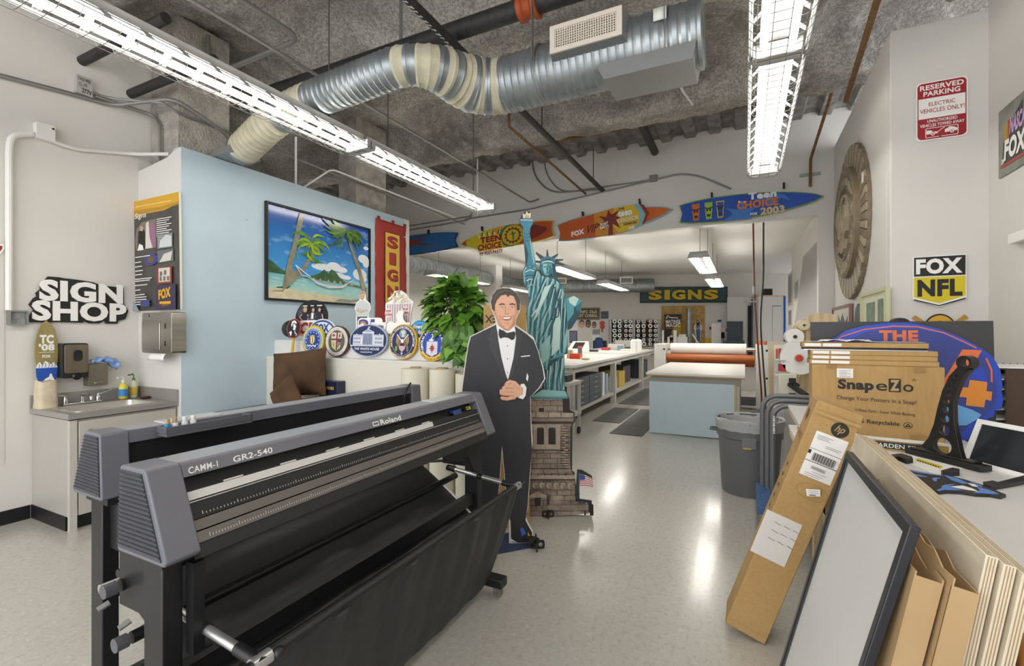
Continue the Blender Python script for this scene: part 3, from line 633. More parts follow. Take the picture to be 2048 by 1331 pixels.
A.poly([(-22, -30), (22, -30), (20, -50), (16, -62), (-16, -62), (-21, -45)], BLU).poly([(-22, -30), (-19, -22), (-14, -18), (-9, -25), (-3, -16), (2, -19), (8, -23), (14, -19), (21, -28), (22, -30)], NEWS)
for x in (-16, -10, -4, 3, 9, 15): A.line([(x, -20-abs(x)*.15), (x+2, -25), (x, -29)], 1.2, BLU)
A.poly([(-12, -62), (-4, -52), (4, -48), (6, -42), (9, -42), (11, -47), (15, -54), (17, -62)], NEWS); A.build('printed_design', t, local=True)
# dispensers
def wallbox(name, label, cat, px0, py0, px1, py1, dep):
    M, w, h = xpl(px0, py0, px1, py1, XL+dep, 1); return thing(name, label, cat, M=M), w, h
t, w, h = wallbox('soap_dispenser', 'brushed steel dispenser with dark window on the left wall', 'dispenser', 124, 686, 177, 755, .11)
panel(t, rrect(-w/2, -h/2, w/2, h/2, .02), .11, mat('#232324', .35), 'housing', .008)
panel(t, rrect(-w*.42, -h*.36, w*.47, h*.46, .015), -.008, mat('#8f8577', .32, .9, var=(60, .1, (1, .03, 1))), 'front_cover', .004)
panel(t, rrect(-w*.1, -h*.02, w*.25, h*.3, .025), -.012, mat('#1b1f22', .12), 'window', .003)
b = MB(mat('#1a1a1b', .3)); b.lathe([(.012, 0), (.028, .006), (.03, .02), (.02, .03)], (.01, -h*.46, -.02), 16, (0, 0, 1)); b.build('nozzle', t, local=True)
t, w, h = wallbox('glove_box', 'small brushed metal wall box below the blue cloth', 'dispenser', 177, 727, 216, 771, .09)
panel(t, rrect(-w/2, -h/2, w/2, h/2, .012), .09, mat('#8e8678', .4, .8, var=(40, .1)), 'box', .006); MB(CHROME).box(-.03, -h*.4, 0, .03, -h*.33, .01).build('catch', t, local=True, bev=.003)
M, w, h = xpl(179, 713, 235, 742, XL+.07, 1)
b = MB(mat('#86a9de', .8, bump=(20, .3, .01))); b.X = M
b.grid(lambda u, v: ((u-.5)*w*(1 if v < .7 else .9), h*(.28+.2*math.sin(u*3.1)-.75*v*(.35+.65*max(0, u-.45)*1.8))+.006*math.sin(u*22), .05*math.sin(v*math.pi)+.012*math.sin(u*17+v*5)), 24, 10); one(b, 'cloth', 'light blue cloth draped on the metal wall box', 'cloth', base=M.translation, smooth=80, solid=.006)
M, w, h = ypl(284, 624, 343, 706, YR-.12)
t = thing('paper_towel_dispenser', 'steel paper towel dispenser under the tall poster', 'dispenser', M=M)
panel(t, rrect(-w/2, -h/2, w/2, h/2, .02), .118, STEEL, 'housing', .01); panel(t, [(-w*.48, -h*.4), (w*.14, -h*.42), (w*.14, h*.24), (-w*.48, h*.28)], -.008, mat('#b3afa8', .3, .9), 'door', .004)
for y in (-.32, .1): MB(INK).box(w*.28, h*y, -.0, w*.31, h*(y+.12), .002).build('slot', t, local=True)
MB(CHROME).cyl((-w*.2, h*.42, 0), (-w*.2, h*.42, .012), .012, 12).build('lock', t, local=True)
b = MB(PAPER); b.grid(lambda u, v: (-w*.3+w*.55*u, -h*.47-.07*v, -.03+.05*math.sin(v*1.5)-.02*v*v), 6, 8); b.build('paper_towel', t, local=True, solid=.002)
# tall information poster on the return wall
M, w, h = ypl(268, 394, 359, 620, YR-.03, -.012)
t = flat_sign('poster_board', 'tall dark poster with yellow top and small workshop photographs', 'poster', M, rrect(-w/2, -h/2, w/2, h/2, .004), .018, mat('#e8e4d8', .5))
A = Art(w/100, h/230, 50, 115); DK = mat('#4a4743', .4, var=(5, .3)); YL = mat('#d8a521', .4)
A.rect(0, 0, 100, 230, DK).poly([(0, 230), (100, 230), (100, 208), (70, 200), (30, 200), (0, 196)], YL).poly([(0, 212), (0, 196), (20, 199), (40, 202), (60, 202), (100, 206), (100, 212), (60, 208)], mat('#b98a1e', .4)).text('Signs', 4, 190, 30, 204, NEWS, .01, .15)
A.line([(6, 218), (84, 216)], 1.4, mat('#f0dc9a'))
A.poly([(4, 150), (8, 172), (20, 184), (52, 186), (52, 128), (6, 126)], mat('#7a746c')).poly([(10, 128), (12, 165), (20, 172), (27, 165), (28, 128)], INK).poly([(14, 168), (18, 178), (24, 172), (22, 165)], mat('#c79f86')).poly([(34, 128), (36, 172), (44, 182), (50, 172), (50, 128)], mat('#9d6b8a')).poly([(28, 128), (30, 180), (36, 184), (38, 150), (44, 128)], mat('#d9d6cf')).poly([(10, 126), (14, 140), (22, 136), (24, 126)], NEWS)
for i in range(9): A.line([(54, 184-i*4.2), (86-(i % 3)*5, 183.5-i*4.2)], 1.5, NEWS)
A.rect(56, 124, 88, 152, mat('#8d9499')).poly([(60, 126), (62, 140), (75, 150), (86, 146), (86, 126)], mat('#cdd0d0')).rect(56, 96, 90, 120, mat('#6b7078')).poly([(60, 96), (70, 112), (88, 116), (84, 98)], mat('#d4cfc6')).ell(42, 104, 15, 12, mat('#39408a')).rect(34, 98, 48, 110, mat('#6d5a36'))
for i, (l, k) in enumerate(((112, 34), (101, 14), (92, 16), (83, 18), (75, 16), (66, 38), (62, 34), (53, 28), (43, 12), (33, 22), (28, 26), (23, 26), (18, 28), (13, 34))): A.line([(6, l), (6+k, l+.5)], 1.7, NEWS)
A.rect(56, 52, 88, 86, mat('#8b3a2c')).rect(60, 56, 84, 84, mat('#d7d0c6'))
for x, y in ((62, 58), (70, 58), (78, 58), (63, 68), (72, 70)): A.rect(x, y, x+5, y+9, mat('#7d6f68'))
A.poly([(52, 0), (56, 48), (70, 50), (96, 52), (96, 0)], mat('#3b3350')).poly([(66, 6), (70, 16), (84, 18), (84, 10)], mat('#7a5a1c')).text('FOX', 60, 20, 86, 40, mat('#e3a91e'), .08, slope=6).rect(62, 12, 86, 17, mat('#e3a91e')).poly([(0, 0), (0, 20), (10, 12), (16, 0)], mat('#9aa7bb')).rect(20, 8, 40, 22, mat('#414a86'))
A.build('printed_design', t, local=True)
# ================================================================ things on the blue partition
M, w, h = xpl(532, 429, 741, 606, XP+.03, 1)
t = thing('framed_picture', 'large black-framed beach photograph on the pale blue partition', 'picture', M=M)
b = MB(INK); b.prism([(-w/2, -h/2), (w/2, -h/2), (w/2, h/2), (-w/2, h/2)], -.026, .006, [[(-w/2+.022, -h/2+.022), (w/2-.022, -h/2+.022), (w/2-.022, h/2-.022), (-w/2+.022, h/2-.022)]]); b.build('frame', t, local=True)
def _beach(nt, b, co):
    sp = nt.nodes.new('ShaderNodeSeparateXYZ'); nt.links.new(co, sp.inputs[0]); y = sp.outputs[1]
    n = noise(nt, co, 5, 5, (1, 2.2, 1)); c = mixc(nt, rng(nt, y, -.1*h, .5*h), '#4a9ada', '#0b3c9c'); c = mixc(nt, rng(nt, n, .55, .72, 0, .75), c, '#9cc4e6')
    nt.links.new(c, b.inputs['Base Color']); b.inputs['Roughness'].default_value = .12
def _sea(nt, b, co):
    sp = nt.nodes.new('ShaderNodeSeparateXYZ'); nt.links.new(co, sp.inputs[0]); n = noise(nt, co, 9, 4, (1, 6, 1))
    c = mixc(nt, rng(nt, sp.outputs[1], -.36*h, -.19*h), '#a9d6cf', '#5fb5c0'); c = mixc(nt, rng(nt, n, .5, .7, 0, .5), c, '#d0e6df'); nt.links.new(c, b.inputs['Base Color']); b.inputs['Roughness'].default_value = .12
A = Art(w/100, h/84, 50, 42, z=-.012); G1 = mat('#5c8f3a', .15, var=(14, .3)); G2 = mat('#9bb43a', .15, var=(12, .3)); TRK = mat('#8f8d78', .15, var=(9, .25)); SND = mat('#d8d0ae', .15, var=(10, .12)); MNT = mat('#46694a', .15, var=(9, .35))
CLD = mat('#e8eef3', .15)
A.rect(2, 2, 98, 82, node_mat('printed_sky', _beach, .12)).rect(2, 2, 98, 25, node_mat('printed_lagoon', _sea, .12))
for cx, cy, rx, ry in ((50, 35, 12, 3.4), (60, 37, 7, 4.5), (68, 35, 6, 3), (62, 29, 10, 3), (72, 28, 6, 2.2), (92, 50, 6, 4.5), (95, 47, 4, 6), (88, 33, 8, 6), (91, 29, 5, 4), (95, 62, 3, 2)): A.ell(cx, cy, rx, ry, CLD, 20)
A.poly([(2, 24), (2, 35), (6, 33), (10, 29), (18, 25), (30, 23), (38, 25), (46, 29), (50, 33), (54, 30), (57, 34), (61, 33), (65, 28), (70, 24), (80, 22), (96, 20), (96, 18), (50, 22)], MNT)
for x in (18, 24, 38, 44, 52, 58, 64, 70, 76): A.poly([(x, 22-.02*x), (x+2.2, 25-.02*x), (x+4.4, 22-.02*x)], mat('#b4a886', .2))
A.poly([(2, 2), (98, 2), (98, 5), (84, 7), (60, 8), (30, 10), (14, 12), (2, 11)], SND).poly([(60, 3), (66, 6), (78, 5.5), (92, 8), (88, 5), (76, 2.5)], mat('#8ba094', .2)).poly([(8, 12), (20, 14), (17, 11), (8, 11)], MNT)
A.poly([(3, 8), (13, 8), (14, 18), (17, 34), (22, 55), (26, 76), (27.5, 81), (30.5, 81), (30, 74), (26, 54), (20.5, 30), (24, 27), (30, 33), (35, 41), (37, 44), (36, 48), (38, 50), (40, 45), (38, 40), (31, 28), (20, 15), (14, 10)], TRK)
A.poly([(92, 6), (97, 6), (95, 18), (88, 40), (80, 58), (75, 74), (72, 74), (78, 54), (86, 34)], TRK)
def frond(cx, cy, ang, ln, wd, m, droop):
    L = []; R = []
    for i in range(9):
        s = i/8; a = math.radians(ang)-droop*s*s; x = cx+ln*s*math.cos(a); y = cy+ln*s*math.sin(a); k = wd*math.sin(math.pi*min(1, s*.85+.12)); L.append((x+k*.3, y+k)); R.append((x-k*.2, y-k*(1.3 if i % 2 else .7)))
    A.poly(L+R[::-1], m)
for i, a in enumerate(range(-80, 290, 24)): frond(37, 54, a, 13+(i % 3)*3, 1.8, G2 if i % 2 else G1, .9 if -90 < a < 90 else -.9)
for i, a in enumerate(range(170, 380, 15)): frond(72, 76, a, 18+(i*7 % 9), 2.3, mat('#4d6b34', .15, var=(16, .4)) if i % 3 else G1, .35)
A.line([(23, 33), (30, 28), (36, 24)], .8, CLD).line([(23, 33), (28, 25), (36, 23), (42, 19), (52, 16), (62, 17), (72, 21), (80, 27)], .5, CLD).poly([(36, 24), (42, 20), (52, 18), (64, 18), (74, 22), (68, 17), (54, 15), (42, 18)], mat('#d9dde0', .2))
A.build('photograph', t, local=True)
# banner
M, w, h = xpl(751, 445, 812, 655, XP+.012, 1)
t = thing('fabric_banner', 'red hanging banner with SIGNS lettered down a yellow stripe', 'banner', M=M)
RB = mat('#a2392f', .75, bump=(6, .5, .02))
b = MB(RB); b.grid(lambda u, v: ((u-.5)*w, (v-.5)*h, .004*math.sin(v*40)+.006*math.sin(u*5+v*7)), 10, 40); b.build('cloth', t, local=True, smooth=80, solid=.003)
for x in (-.44, .02, .42): MB(RB).box(x*w, h/2, -.003, x*w+.05, h/2+.04, .004).build('hanging_loop', t, local=True)
A = Art(w/60, h/210, z=.013); A.poly([(-14, -72), (16, -72), (16, 84), (-14, 84)], mat('#2a1a14')).poly([(-13, -71), (15, -71), (15, 83), (-13, 83)], mat('#dfb64a', .7))
for i, ch in enumerate('SIGNS'):
    y = 56-i*33; x = 4 if ch == 'I' else 0
    A.text(ch, -9+x, y-3, 12-x, y+21, mat('#3a1512'), .05).text(ch, -10+x, y-2, 11-x, y+22, mat('#a5392f', .7), .05)
A.build('printed_design', t, local=True)
b = MB(CHROME); p = onx(492, 440, XP); b.cyl(p, p+V((.015, 0, .002)), .004, 8); one(b, 'nail', 'small bare nail in the blue partition left of the beach picture', 'nail')
# half wall with seals
HY, HZ1, HZ2 = 3.2, 1.222, 1.385
struct(MB(mat('#dedbcf', .55)).box(XP+.002, HY, 0, -1.98, HY+.09, HZ1).use(mat('#e1e0dc', .6)).box(XP+.002, HY+.09, 0, -1.98, HY+.5, HZ2).box(XP+.002, HY-.004, HZ1-.012, -1.98, HY+.09, HZ1+.001), 'wall_half', smooth=0)
SG = 'emblem signs propped along the half wall'
def prop(name, label, cat, box, y, tilt=.08, group=SG):
    M, w, h = ypl(*box, y, tilt); return thing(name, label, cat, group=group, M=M), w, h
GOLD = mat('#d4b03a', .35); NAVY = mat('#1f2a55', .4); BLU2 = mat('#2347a0', .4); SILV = mat('#aeb6c9', .4)
def stars(A, cx, cy, rx, ry, n, r, m, a0=0):
    for i in range(n):
        a = math.radians(a0+360*i/n); x, y = cx+rx*math.cos(a), cy+ry*math.sin(a)
        A.poly([(x+r*(1 if k % 2 == 0 else .42)*math.sin(math.pi*k/5), y+r*(1 if k % 2 == 0 else .42)*math.cos(math.pi*k/5)) for k in range(10)], m)
Q = 3.252
t, w, h = prop('seal_sign', 'round blue seal with scalloped yellow rim and striped shield', 'sign', (604, 650, 648, 710), Q)
k = 64; panel(t, [(w/2*(1 if i % 2 else .95)*math.cos(2*math.pi*i/k), h/2*(1 if i % 2 else .95)*math.sin(2*math.pi*i/k)) for i in range(k)], .022, mat('#d3bd3c', .4))
A = Art(w/100, h/100); A.ell(0, 0, 43, 43, mat('#e6e4c8')).ell(0, 0, 41, 41, mat('#a6b4d6')).arc('DEPARTMENT OF JUSTICE', 0, 0, 36, 36, 205, -25, 6, BLU2).arc('FEDERAL BUREAU OF INVESTIGATION', 0, 0, 36, 36, 215, 325, 5, BLU2).ell(0, 0, 32, 32, BLU2)
stars(A, 0, 0, 27, 27, 13, 3.2, NEWS); A.poly([(-11, 17), (-6, 15), (0, 18), (6, 15), (11, 17), (11, -4), (7, -10), (0, -13), (-7, -10), (-11, -4)], mat('#e6d36a')); A.rect(-11, 10, 11, 15, GOLD)
for i in range(4): A.rect(-10+i*5.4, -9, -7+i*5.4, 9, RED if i % 2 == 0 else NEWS)
A.line([(-16, 8), (-17, 0), (-14, -8)], 2.5, mat('#3f8a7a')).line([(16, 8), (17, 0), (14, -8)], 2.5, mat('#3f8a7a')).line([(-20, -16), (-12, -20), (-6, -16), (0, -21), (6, -16), (12, -20), (20, -16)], 4.5, NEWS); A.build('printed_design', t, local=True)
t, w, h = prop('seal_sign', 'round white seal with brown rim and quartered red shield', 'sign', (650, 651, 698, 713), Q)
panel(t, ellpts(0, 0, w/2, h/2, 48), .022, mat('#4c352b', .5)); A = Art(w/100, h/100); A.ell(-1, 0, 46, 47, mat('#dcd7d2')).arc('CITY OF LOS ANGELES', -1, 0, 39, 40, 200, -20, 6, mat('#c9a9a0')).arc('FOUNDED 1781', -1, 0, 42, 43, 225, 315, 6, mat('#c9a9a0')).ell(-1, 0, 34, 36, mat('#6a4a3c')).ell(-1, 0, 32, 34, mat('#56683f')).poly([(-22, 28), (20, 28), (21, 5), (16, -20), (0, -31), (-18, -20), (-23, 5)], mat('#d9d3cb')).rect(-2, -28, 4, 30, mat('#8b3a34')).rect(-24, 3, 22, 9, mat('#8b3a34'))
A.ell(-13, 19, 6, 4, mat('#a0413c')).ell(12, 18, 3, 6, mat('#a0413c')).ell(-12, -8, 6, 6, mat('#d8b53a')).rect(-13, -20, -10, -12, mat('#6a8f3a')).rect(5, -3, 20, 3, mat('#2f3f86'))
for i in range(3): A.rect(6+i*5, -20+i*4, 8.5+i*5, -4, mat('#a0413c'))
A.build('printed_design', t, local=True)
t, w, h = prop('seal_sign', 'navy oval sign with the White House building in white', 'sign', (699, 648, 775, 713), Q)
panel(t, ellpts(0, 0, w/2, h/2, 48), .022, SILV); A = Art(w/100, h/100); A.ell(0, 0, 47.5, 47, mat('#22305f', .4)); WH = mat('#dfe3ec', .4); GW = mat('#8c97b8', .4)
A.rect(-40, -14, 40, 18, WH).rect(-39, 14, 39, 15.5, GW).rect(-15, -14, 15, 26, WH).poly([(-17, 25), (17, 25), (0, 36)], WH).poly([(-12, 27), (12, 27), (0, 33)], GW).rect(-3, 36, 3, 38, WH).line([(0, 37), (0, 43)], 1, WH).rect(0, 40, 5, 43, WH).rect(-31, 18, -29, 22, WH).rect(29, 18, 31, 22, WH)
for x in (-36, -31, -26, -21, 21, 26, 31, 36):
    for y in (-9, 3): A.rect(x-1, y, x+1, y+7, GW)
for x in (-10, -5, 0, 5, 10): A.rect(x-1.6, -12, x+1.6, 22, GW)
A.rect(-44, -18, 44, -15, WH).text('THE WHITE HOUSE', -33, -30, 33, -22, WH, .03).text('WASHINGTON', -16, -38, 15, -34, WH, .03); A.build('printed_design', t, local=True)
t, w, h = prop('seal_sign', 'navy round seal with gold rim, globe and brown eagle', 'sign', (778, 648, 834, 718), Q)
panel(t, ellpts(0, 0, w/2, h/2, 48), .024, mat('#d8ad33', .35)); A = Art(w/100, h/100); A.ell(-1, 0, 46, 47, NAVY).ell(-1, 0, 38, 40, mat('#b9a878')).ell(-1, 0, 36.5, 38.5, mat('#1c2a5c')).arc('NATIONAL COUNTERTERRORISM CENTER', -1, 0, 40.5, 42, 200, -20, 6, NEWS).arc('UNITED STATES OF AMERICA', -1, 0, 44, 45, 225, 315, 5, NEWS)
A.ell(0, 24, 13, 13, mat('#8e9aa6')).poly([(-8, 28), (2, 34), (9, 27), (4, 20), (8, 14), (-2, 14), (-3, 22)], mat('#d3dad6'))
EG = mat('#8a6b45', .4)
for s in (-1, 1): A.poly([(s*4, 0), (s*10, 6), (s*20, 20), (s*24, 12), (s*24, -2), (s*16, -14), (s*8, -18)], EG).line([(s*14, 10), (s*18, -6)], 1.6, mat('#c9b48c')).line([(s*19, 12), (s*21, -2)], 1.6, mat('#c9b48c')).line([(s*5, 4), (s*20, 21)], 3, NEWS)
A.ell(0, 2, 5, 6, NEWS).poly([(-10, -8), (10, -8), (11, -20), (0, -30), (-11, -20)], mat('#d5b1b0')).rect(-9, -12, 9, -7, NAVY).poly([(-5, -31), (5, -31), (0, -38)], mat('#c9d3ea')).ell(-20, -20, 5, 8, mat('#7f9a3c')).ell(20, -20, 4, 9, mat('#71757c')); A.build('printed_design', t, local=True)
t, w, h = prop('seal_sign', 'blue round seal with red compass star, partly under the plant', 'sign', (837, 654, 894, 722), Q)
panel(t, ellpts(0, 0, w/2, h/2, 48), .022, mat('#d3b23a', .35)); A = Art(w/100, h/100); A.ell(-1, 1, 46, 46.5, mat('#e6e0c4')).ell(-1, 1, 45, 45.5, mat('#1f2550')).ell(-1, 1, 36, 37, mat('#2a4db0')).arc('CENTRAL INTELLIGENCE AGENCY', -1, 1, 37, 38, 210, -30, 7, NEWS, .04)
A.poly([(-20, 8), (18, 8), (18, -28), (10, -31), (0, -36), (-10, -32), (-20, -28)], mat('#dcdbe2')).poly([(x+y*0, y) for x, y in ((0, 4), (2, -6), (8, -4), (4, -10), (14, -12), (4, -14), (8, -20), (2, -18), (0, -28), (-3, -18), (-8, -20), (-5, -14), (-15, -12), (-5, -10), (-8, -4), (-3, -6))], mat('#b0242e')).line([(-8, 12), (-2, 18), (2, 26), (-4, 30)], 4, NEWS).ell(-4, 12, 9, 3, NEWS)
A.line([(-36, -22), (-26, -34), (-10, -42), (10, -42), (26, -34), (36, -22)], 11, mat('#e0c145')).arc('UNITED STATES OF AMERICA', 0, 4, 50, 48.5, 222, 318, 5, mat('#a3342c')); A.build('printed_design', t, local=True)
# paddle
t, w, h = prop('paddle_sign', 'black oval paddle sign with red rim on a yellow stick', 'sign', (574, 637, 601, 676), Q-.03, .1)
t.rotation_mode = 'XYZ'
panel(t, ellpts(0, 0, w/2, h/2, 36), .012, mat('#b33a38')); A = Art(w/100, h/100); A.ell(0, 0, 45, 46, mat('#222022')).poly([(-20, 22), (-14, 38), (4, 42), (18, 34), (20, 24), (10, 26), (0, 30), (-8, 26), (-12, 12), (-18, 10)], NEWS).poly([(-6, 22), (6, 24), (14, 16), (20, 12), (14, 2), (16, -6), (4, -10), (-4, -4), (-2, 8)], NEWS).poly([(-34, -22), (-14, -12), (-10, -20), (-12, -38), (-20, -36), (-26, -24)], NEWS).line([(10, -14), (16, -24), (26, -28), (22, -38)], 5, NEWS); A.build('printed_design', t, local=True)
b = MB(mat('#d3ac2c', .5)); b.box(-.012, -.30, -.012, .014, -h/2+.01, -.002); b.build('stick', t, local=True); MB(mat('#b33a38')).cyl((0, -.30, -.013), (0, -.30, -.001), .02, 12).build('stick_end', t, local=True)
# back row
Q2 = 3.36
SKN = mat('#d2a488', .5); HAIRB = mat('#3c2c22', .6); BLND = mat('#c9ab6b', .6)
t, w, h = prop('disc_sign', 'black record-shaped disc picturing three people in dark clothes', 'sign', (591, 599, 655, 668), Q2)
panel(t, ellpts(0, 0, w/2, h/2, 48), .01, mat('#1c1b1d', .3)); A = Art(w/100, h/100); A.poly([(-46, 16), (-30, 36), (-14, 14), (-40, 2)], mat('#4b4b4e'))
for x, hair, top, dx in ((-20, BLND, mat('#232538'), -4), (6, HAIRB, mat('#55565c'), 0), (26, HAIRB, mat('#2b2c3a'), 3)):
    A.ell(x, 22, 6, 8, hair).ell(x, 20, 4, 5.5, SKN).poly([(x-10, 8), (x-4, 14), (x+4, 14), (x+10, 8), (x+9, -14), (x-9, -14)], top).line([(x-9, 8), (x-16, 0), (x-8, -8)], 3.5, SKN if hair is BLND else top).line([(x+9, 8), (x+12, -4), (x+10, -14)], 3.5, SKN)
A.rect(2, -6, 9, 12, NEWS); 
for x0, x1 in ((-26, -12), (-2, 8), (18, 34)): A.rect(x0, 31, x1, 34, NEWS)
A.build('printed_design', t, local=True)
t, w, h = prop('letter_sign', 'red cut-out letters edged in white in front of the record disc', 'sign', (598, 640, 634, 672), Q2-.04)
panel(t, rrect(-w/2, -h/2, w/2, h/2, .03), .008, NEWS); A = Art(w/100, h/100); A.text('CR', -44, -38, 44, 38, mat('#a83a30'), .07, .1); A.build('lettering', t, local=True)
t, w, h = prop('ball', 'black ball half hidden by the portrait paddle', 'ball', (565, 640, 600, 675), Q2-.02, 0); MB(mat('#2a2728', .35)).ball((0, 0, 0), h/2, 20, 12).build('ball', t, local=True)
t, w, h = prop('oval_sign', 'white oval sign with blue rim and FOX lettering behind the blue seal', 'sign', (615, 637, 673, 700), Q2-.05)
panel(t, ellpts(0, 0, w/2, h/2, 44), .012, mat('#d6dbe6')); A = Art(w/100, h/100); A.ell(0, 0, 47, 46, mat('#34558f')).ell(0, -1, 43, 41, mat('#e3e7ee')).text('FOX', -24, 8, 24, 34, mat('#244a86'), .07).text('SPORTS', -26, -8, 26, 3, mat('#244a86'), .05, .2); A.build('printed_design', t, local=True)
t, w, h = prop('standee', 'small cut-out of a man in white shirt with folded arms', 'standee', (709, 582, 741, 668), Q2+.06, .03)
panel(t, [(x*w/32, y*h/86) for x, y in ((-13, -56), (13, -56), (13, 0), (16, 8), (14, 18), (6, 26), (5, 36), (2, 43), (-4, 43), (-6, 36), (-6, 26), (-13, 20), (-16, 10), (-13, 2))], .008, NEWS)
A = Art(w/32, h/86); A.poly([(-10, -42), (10, -42), (10, -8), (-10, -8)], mat('#3b3d42')).poly([(-12, -8), (12, -8), (13, 4), (14, 10), (12, 18), (5, 24), (-5, 24), (-12, 19), (-14, 10), (-12, 3)], mat('#cdd0d0')).ell(-1, 33, 4.6, 7.5, SKN).poly([(-6, 35), (-5, 41), (0, 43), (4, 40), (4.5, 35), (2, 39), (-3, 39)], mat('#a5875a')).poly([(-4, 29), (-1, 26), (3, 29), (2, 27), (-1, 25), (-4, 27)], mat('#a5875a')).line([(-12, 6), (-3, 1), (9, 5)], 3.5, SKN).line([(-11, 9), (0, 5), (11, 3)], 2.5, mat('#b9bdbe')).line([(-4, 33), (-2, 33)], .7, INK).line([(1, 33), (3, 33)], .7, INK); A.build('printed_figure', t, local=True)
t, w, h = prop('numeral_sign', 'white-edged blue and orange numeral cut-out above the oval sign', 'sign', (715, 635, 764, 668), Q2-.03)
panel(t, rrect(-w/2, -h/2, w/2, h/2, .04), .008, NEWS); A = Art(w/100, h/100); A.text('2I', -46, -40, 20, 42, mat('#3d4f9d'), .1).text('2', -40, -30, -12, 30, mat('#d48a35'), .03); A.build('lettering', t, local=True)
t, w, h = prop('empty_picture', 'small empty white picture frame behind the navy oval sign', 'frame', (741, 644, 771, 690), Q2-.05)
b = MB(NEWS); b.prism([(-w/2, -h/2), (w/2, -h/2), (w/2, h/2), (-w/2, h/2)], -.015, 0, [[(-w*.34, -h*.36), (w*.34, -h*.36), (w*.34, h*.36), (-w*.34, h*.36)]]); b.build('frame', t, local=True); MB(mat('#8e8a86')).box(-w*.35, -h*.37, -.014, w*.35, h*.37, -.01).build('backing', t, local=True)
t, w, h = prop('popcorn_sign', 'cut-out sign of a striped popcorn bucket', 'sign', (768, 580, 826, 692), Q2+.02, .05)
X = lambda x: (x-797)/58*w; Y = lambda y: (636-y)/112*h
panel(t, [(X(x), Y(y)) for x, y in ((776, 692), (818, 692), (822, 625), (826, 605), (817, 597), (810, 587), (800, 580), (790, 590), (783, 598), (770, 606), (771, 640))], .01, NEWS)
A = Art(w/58, h/112, 797, -636); A.poly([(777, -691), (817, -691), (821, -628), (824, -607), (772, -607), (773, -640)], mat('#e6e0de'))
for i in range(10): A.poly([(774+i*5, -608), (776.2+i*5, -608), (778.5+i*4.2, -690), (777+i*4.2, -690)], mat('#b99aa2'))
for cx, cy in ((778, -625), (812, -622)): A.ell(cx, cy, 7.5, 9, NEWS).ell(cx, cy, 6.8, 8.2, mat('#e6dcd8')).text('POP', cx-5, cy+1, cx+5, cy+6, mat('#b8323a'), .05).text('CORN', cx-6, cy-6, cx+6, cy-1, mat('#b8323a'), .05)
for i in range(60):
    u = random.random(); v = random.random(); x = 797+(u-.5)*52*(1-v*.8); y = -606+24*v; A.ell(x, y, 2.3, 1.8, random.choice((mat('#efe9d6'), mat('#dcd2b0'), mat('#f6f2e6'), mat('#c9bd92'))), 7)
A.build('printed_design', t, local=True)
t, w, h = prop('blank_cutout', 'blank white rounded cut-out in front of the popcorn bucket', 'sign', (772, 620, 822, 668), Q2-.05)
b = MB(NEWS); b.prism([(X2*w/100, Y2*h/100) for X2, Y2 in ((-48, -48), (-10, -48), (48, -48), (46, 0), (30, -2), (20, 10), (16, 30), (20, 44), (10, 50), (-4, 46), (-10, 30), (-6, 6), (-14, -4), (-30, 6), (-46, -4))], -.01, 0); b.build('panel', t, local=True)
t, w, h = prop('oval_sign', 'blue oval sign with white script beside the plant', 'sign', (822, 640, 858, 675), Q2-.05)
panel(t, ellpts(0, 0, w/2, h/2, 36), .012, mat('#2f7fb8')); A = Art(w/100, h/100); A.ell(0, 2, 44, 40, mat('#4aa0d2')).ell(0, -6, 42, 34, mat('#2470ae')).text('American', -40, 2, 40, 26, NEWS, .03, .3).text('Idol', -22, -30, 20, -4, NEWS, .03, .3); A.build('printed_design', t, local=True)
# pothos
t = thing('potted_plant', 'bushy green trailing plant in a pot on the half wall end', 'plant', (-2.25, 3.45, HZ2))
pc = V((-2.25, 3.45, HZ2)); MB(mat('#c7bca6', .6)).lathe([(.08, 0), (.11, .16), (.118, .16), (.118, .18), (.1, .18), (.095, .15)], pc, 24).build('pot', t)
LF = [mat(c, .35, var=(9, .25)) for c in ('#4f7d2c', '#6b9a35', '#3c6526', '#83ad45')]; b = MB(*LF); st = MB(mat('#5f7d3a', .5)); rnd = random.Random(5)
shape = [(0, 0), (.22, -.38), (.05, -.46), (-.1, -.4)]
def leaf(p, d, nrm, ln, mi):
    d = d.normalized(); s = d.cross(nrm); s = s.normalized() if s.length > 1e-4 else d.orthogonal().normalized(); nn = s.cross(d); b.m = mi
    prof = [(0, 0), (.08, .33), (.3, .46), (.6, .36), (.85, .15), (1, 0)]
    vs = [p+d*(ln*u)+nn*(-ln*.25*u*u) for u, _ in prof]
    l = [p+d*(ln*(u-.1*(1-u)))+s*(ln*k)+nn*(ln*.10-ln*.25*u*u) for u, k in prof[1:-1]]; r = [p+d*(ln*(u-.1*(1-u)))-s*(ln*k)+nn*(ln*.10-ln*.25*u*u) for u, k in prof[1:-1]]
    V0 = vs+l+r; n = len(prof); F = []
    for side, o in ((0, n), (1, n+4)):
        for i in range(n-1):
            a, c = i, i+1; e = o+i-1 if i else None; f2 = o+i if i < 4 else None
            q = [a, c]+([f2] if f2 is not None else [])+([e] if e is not None else [])
            if len(q) >= 3: F.append(tuple(q if side else q[::-1]))
    b.add(V0, F)
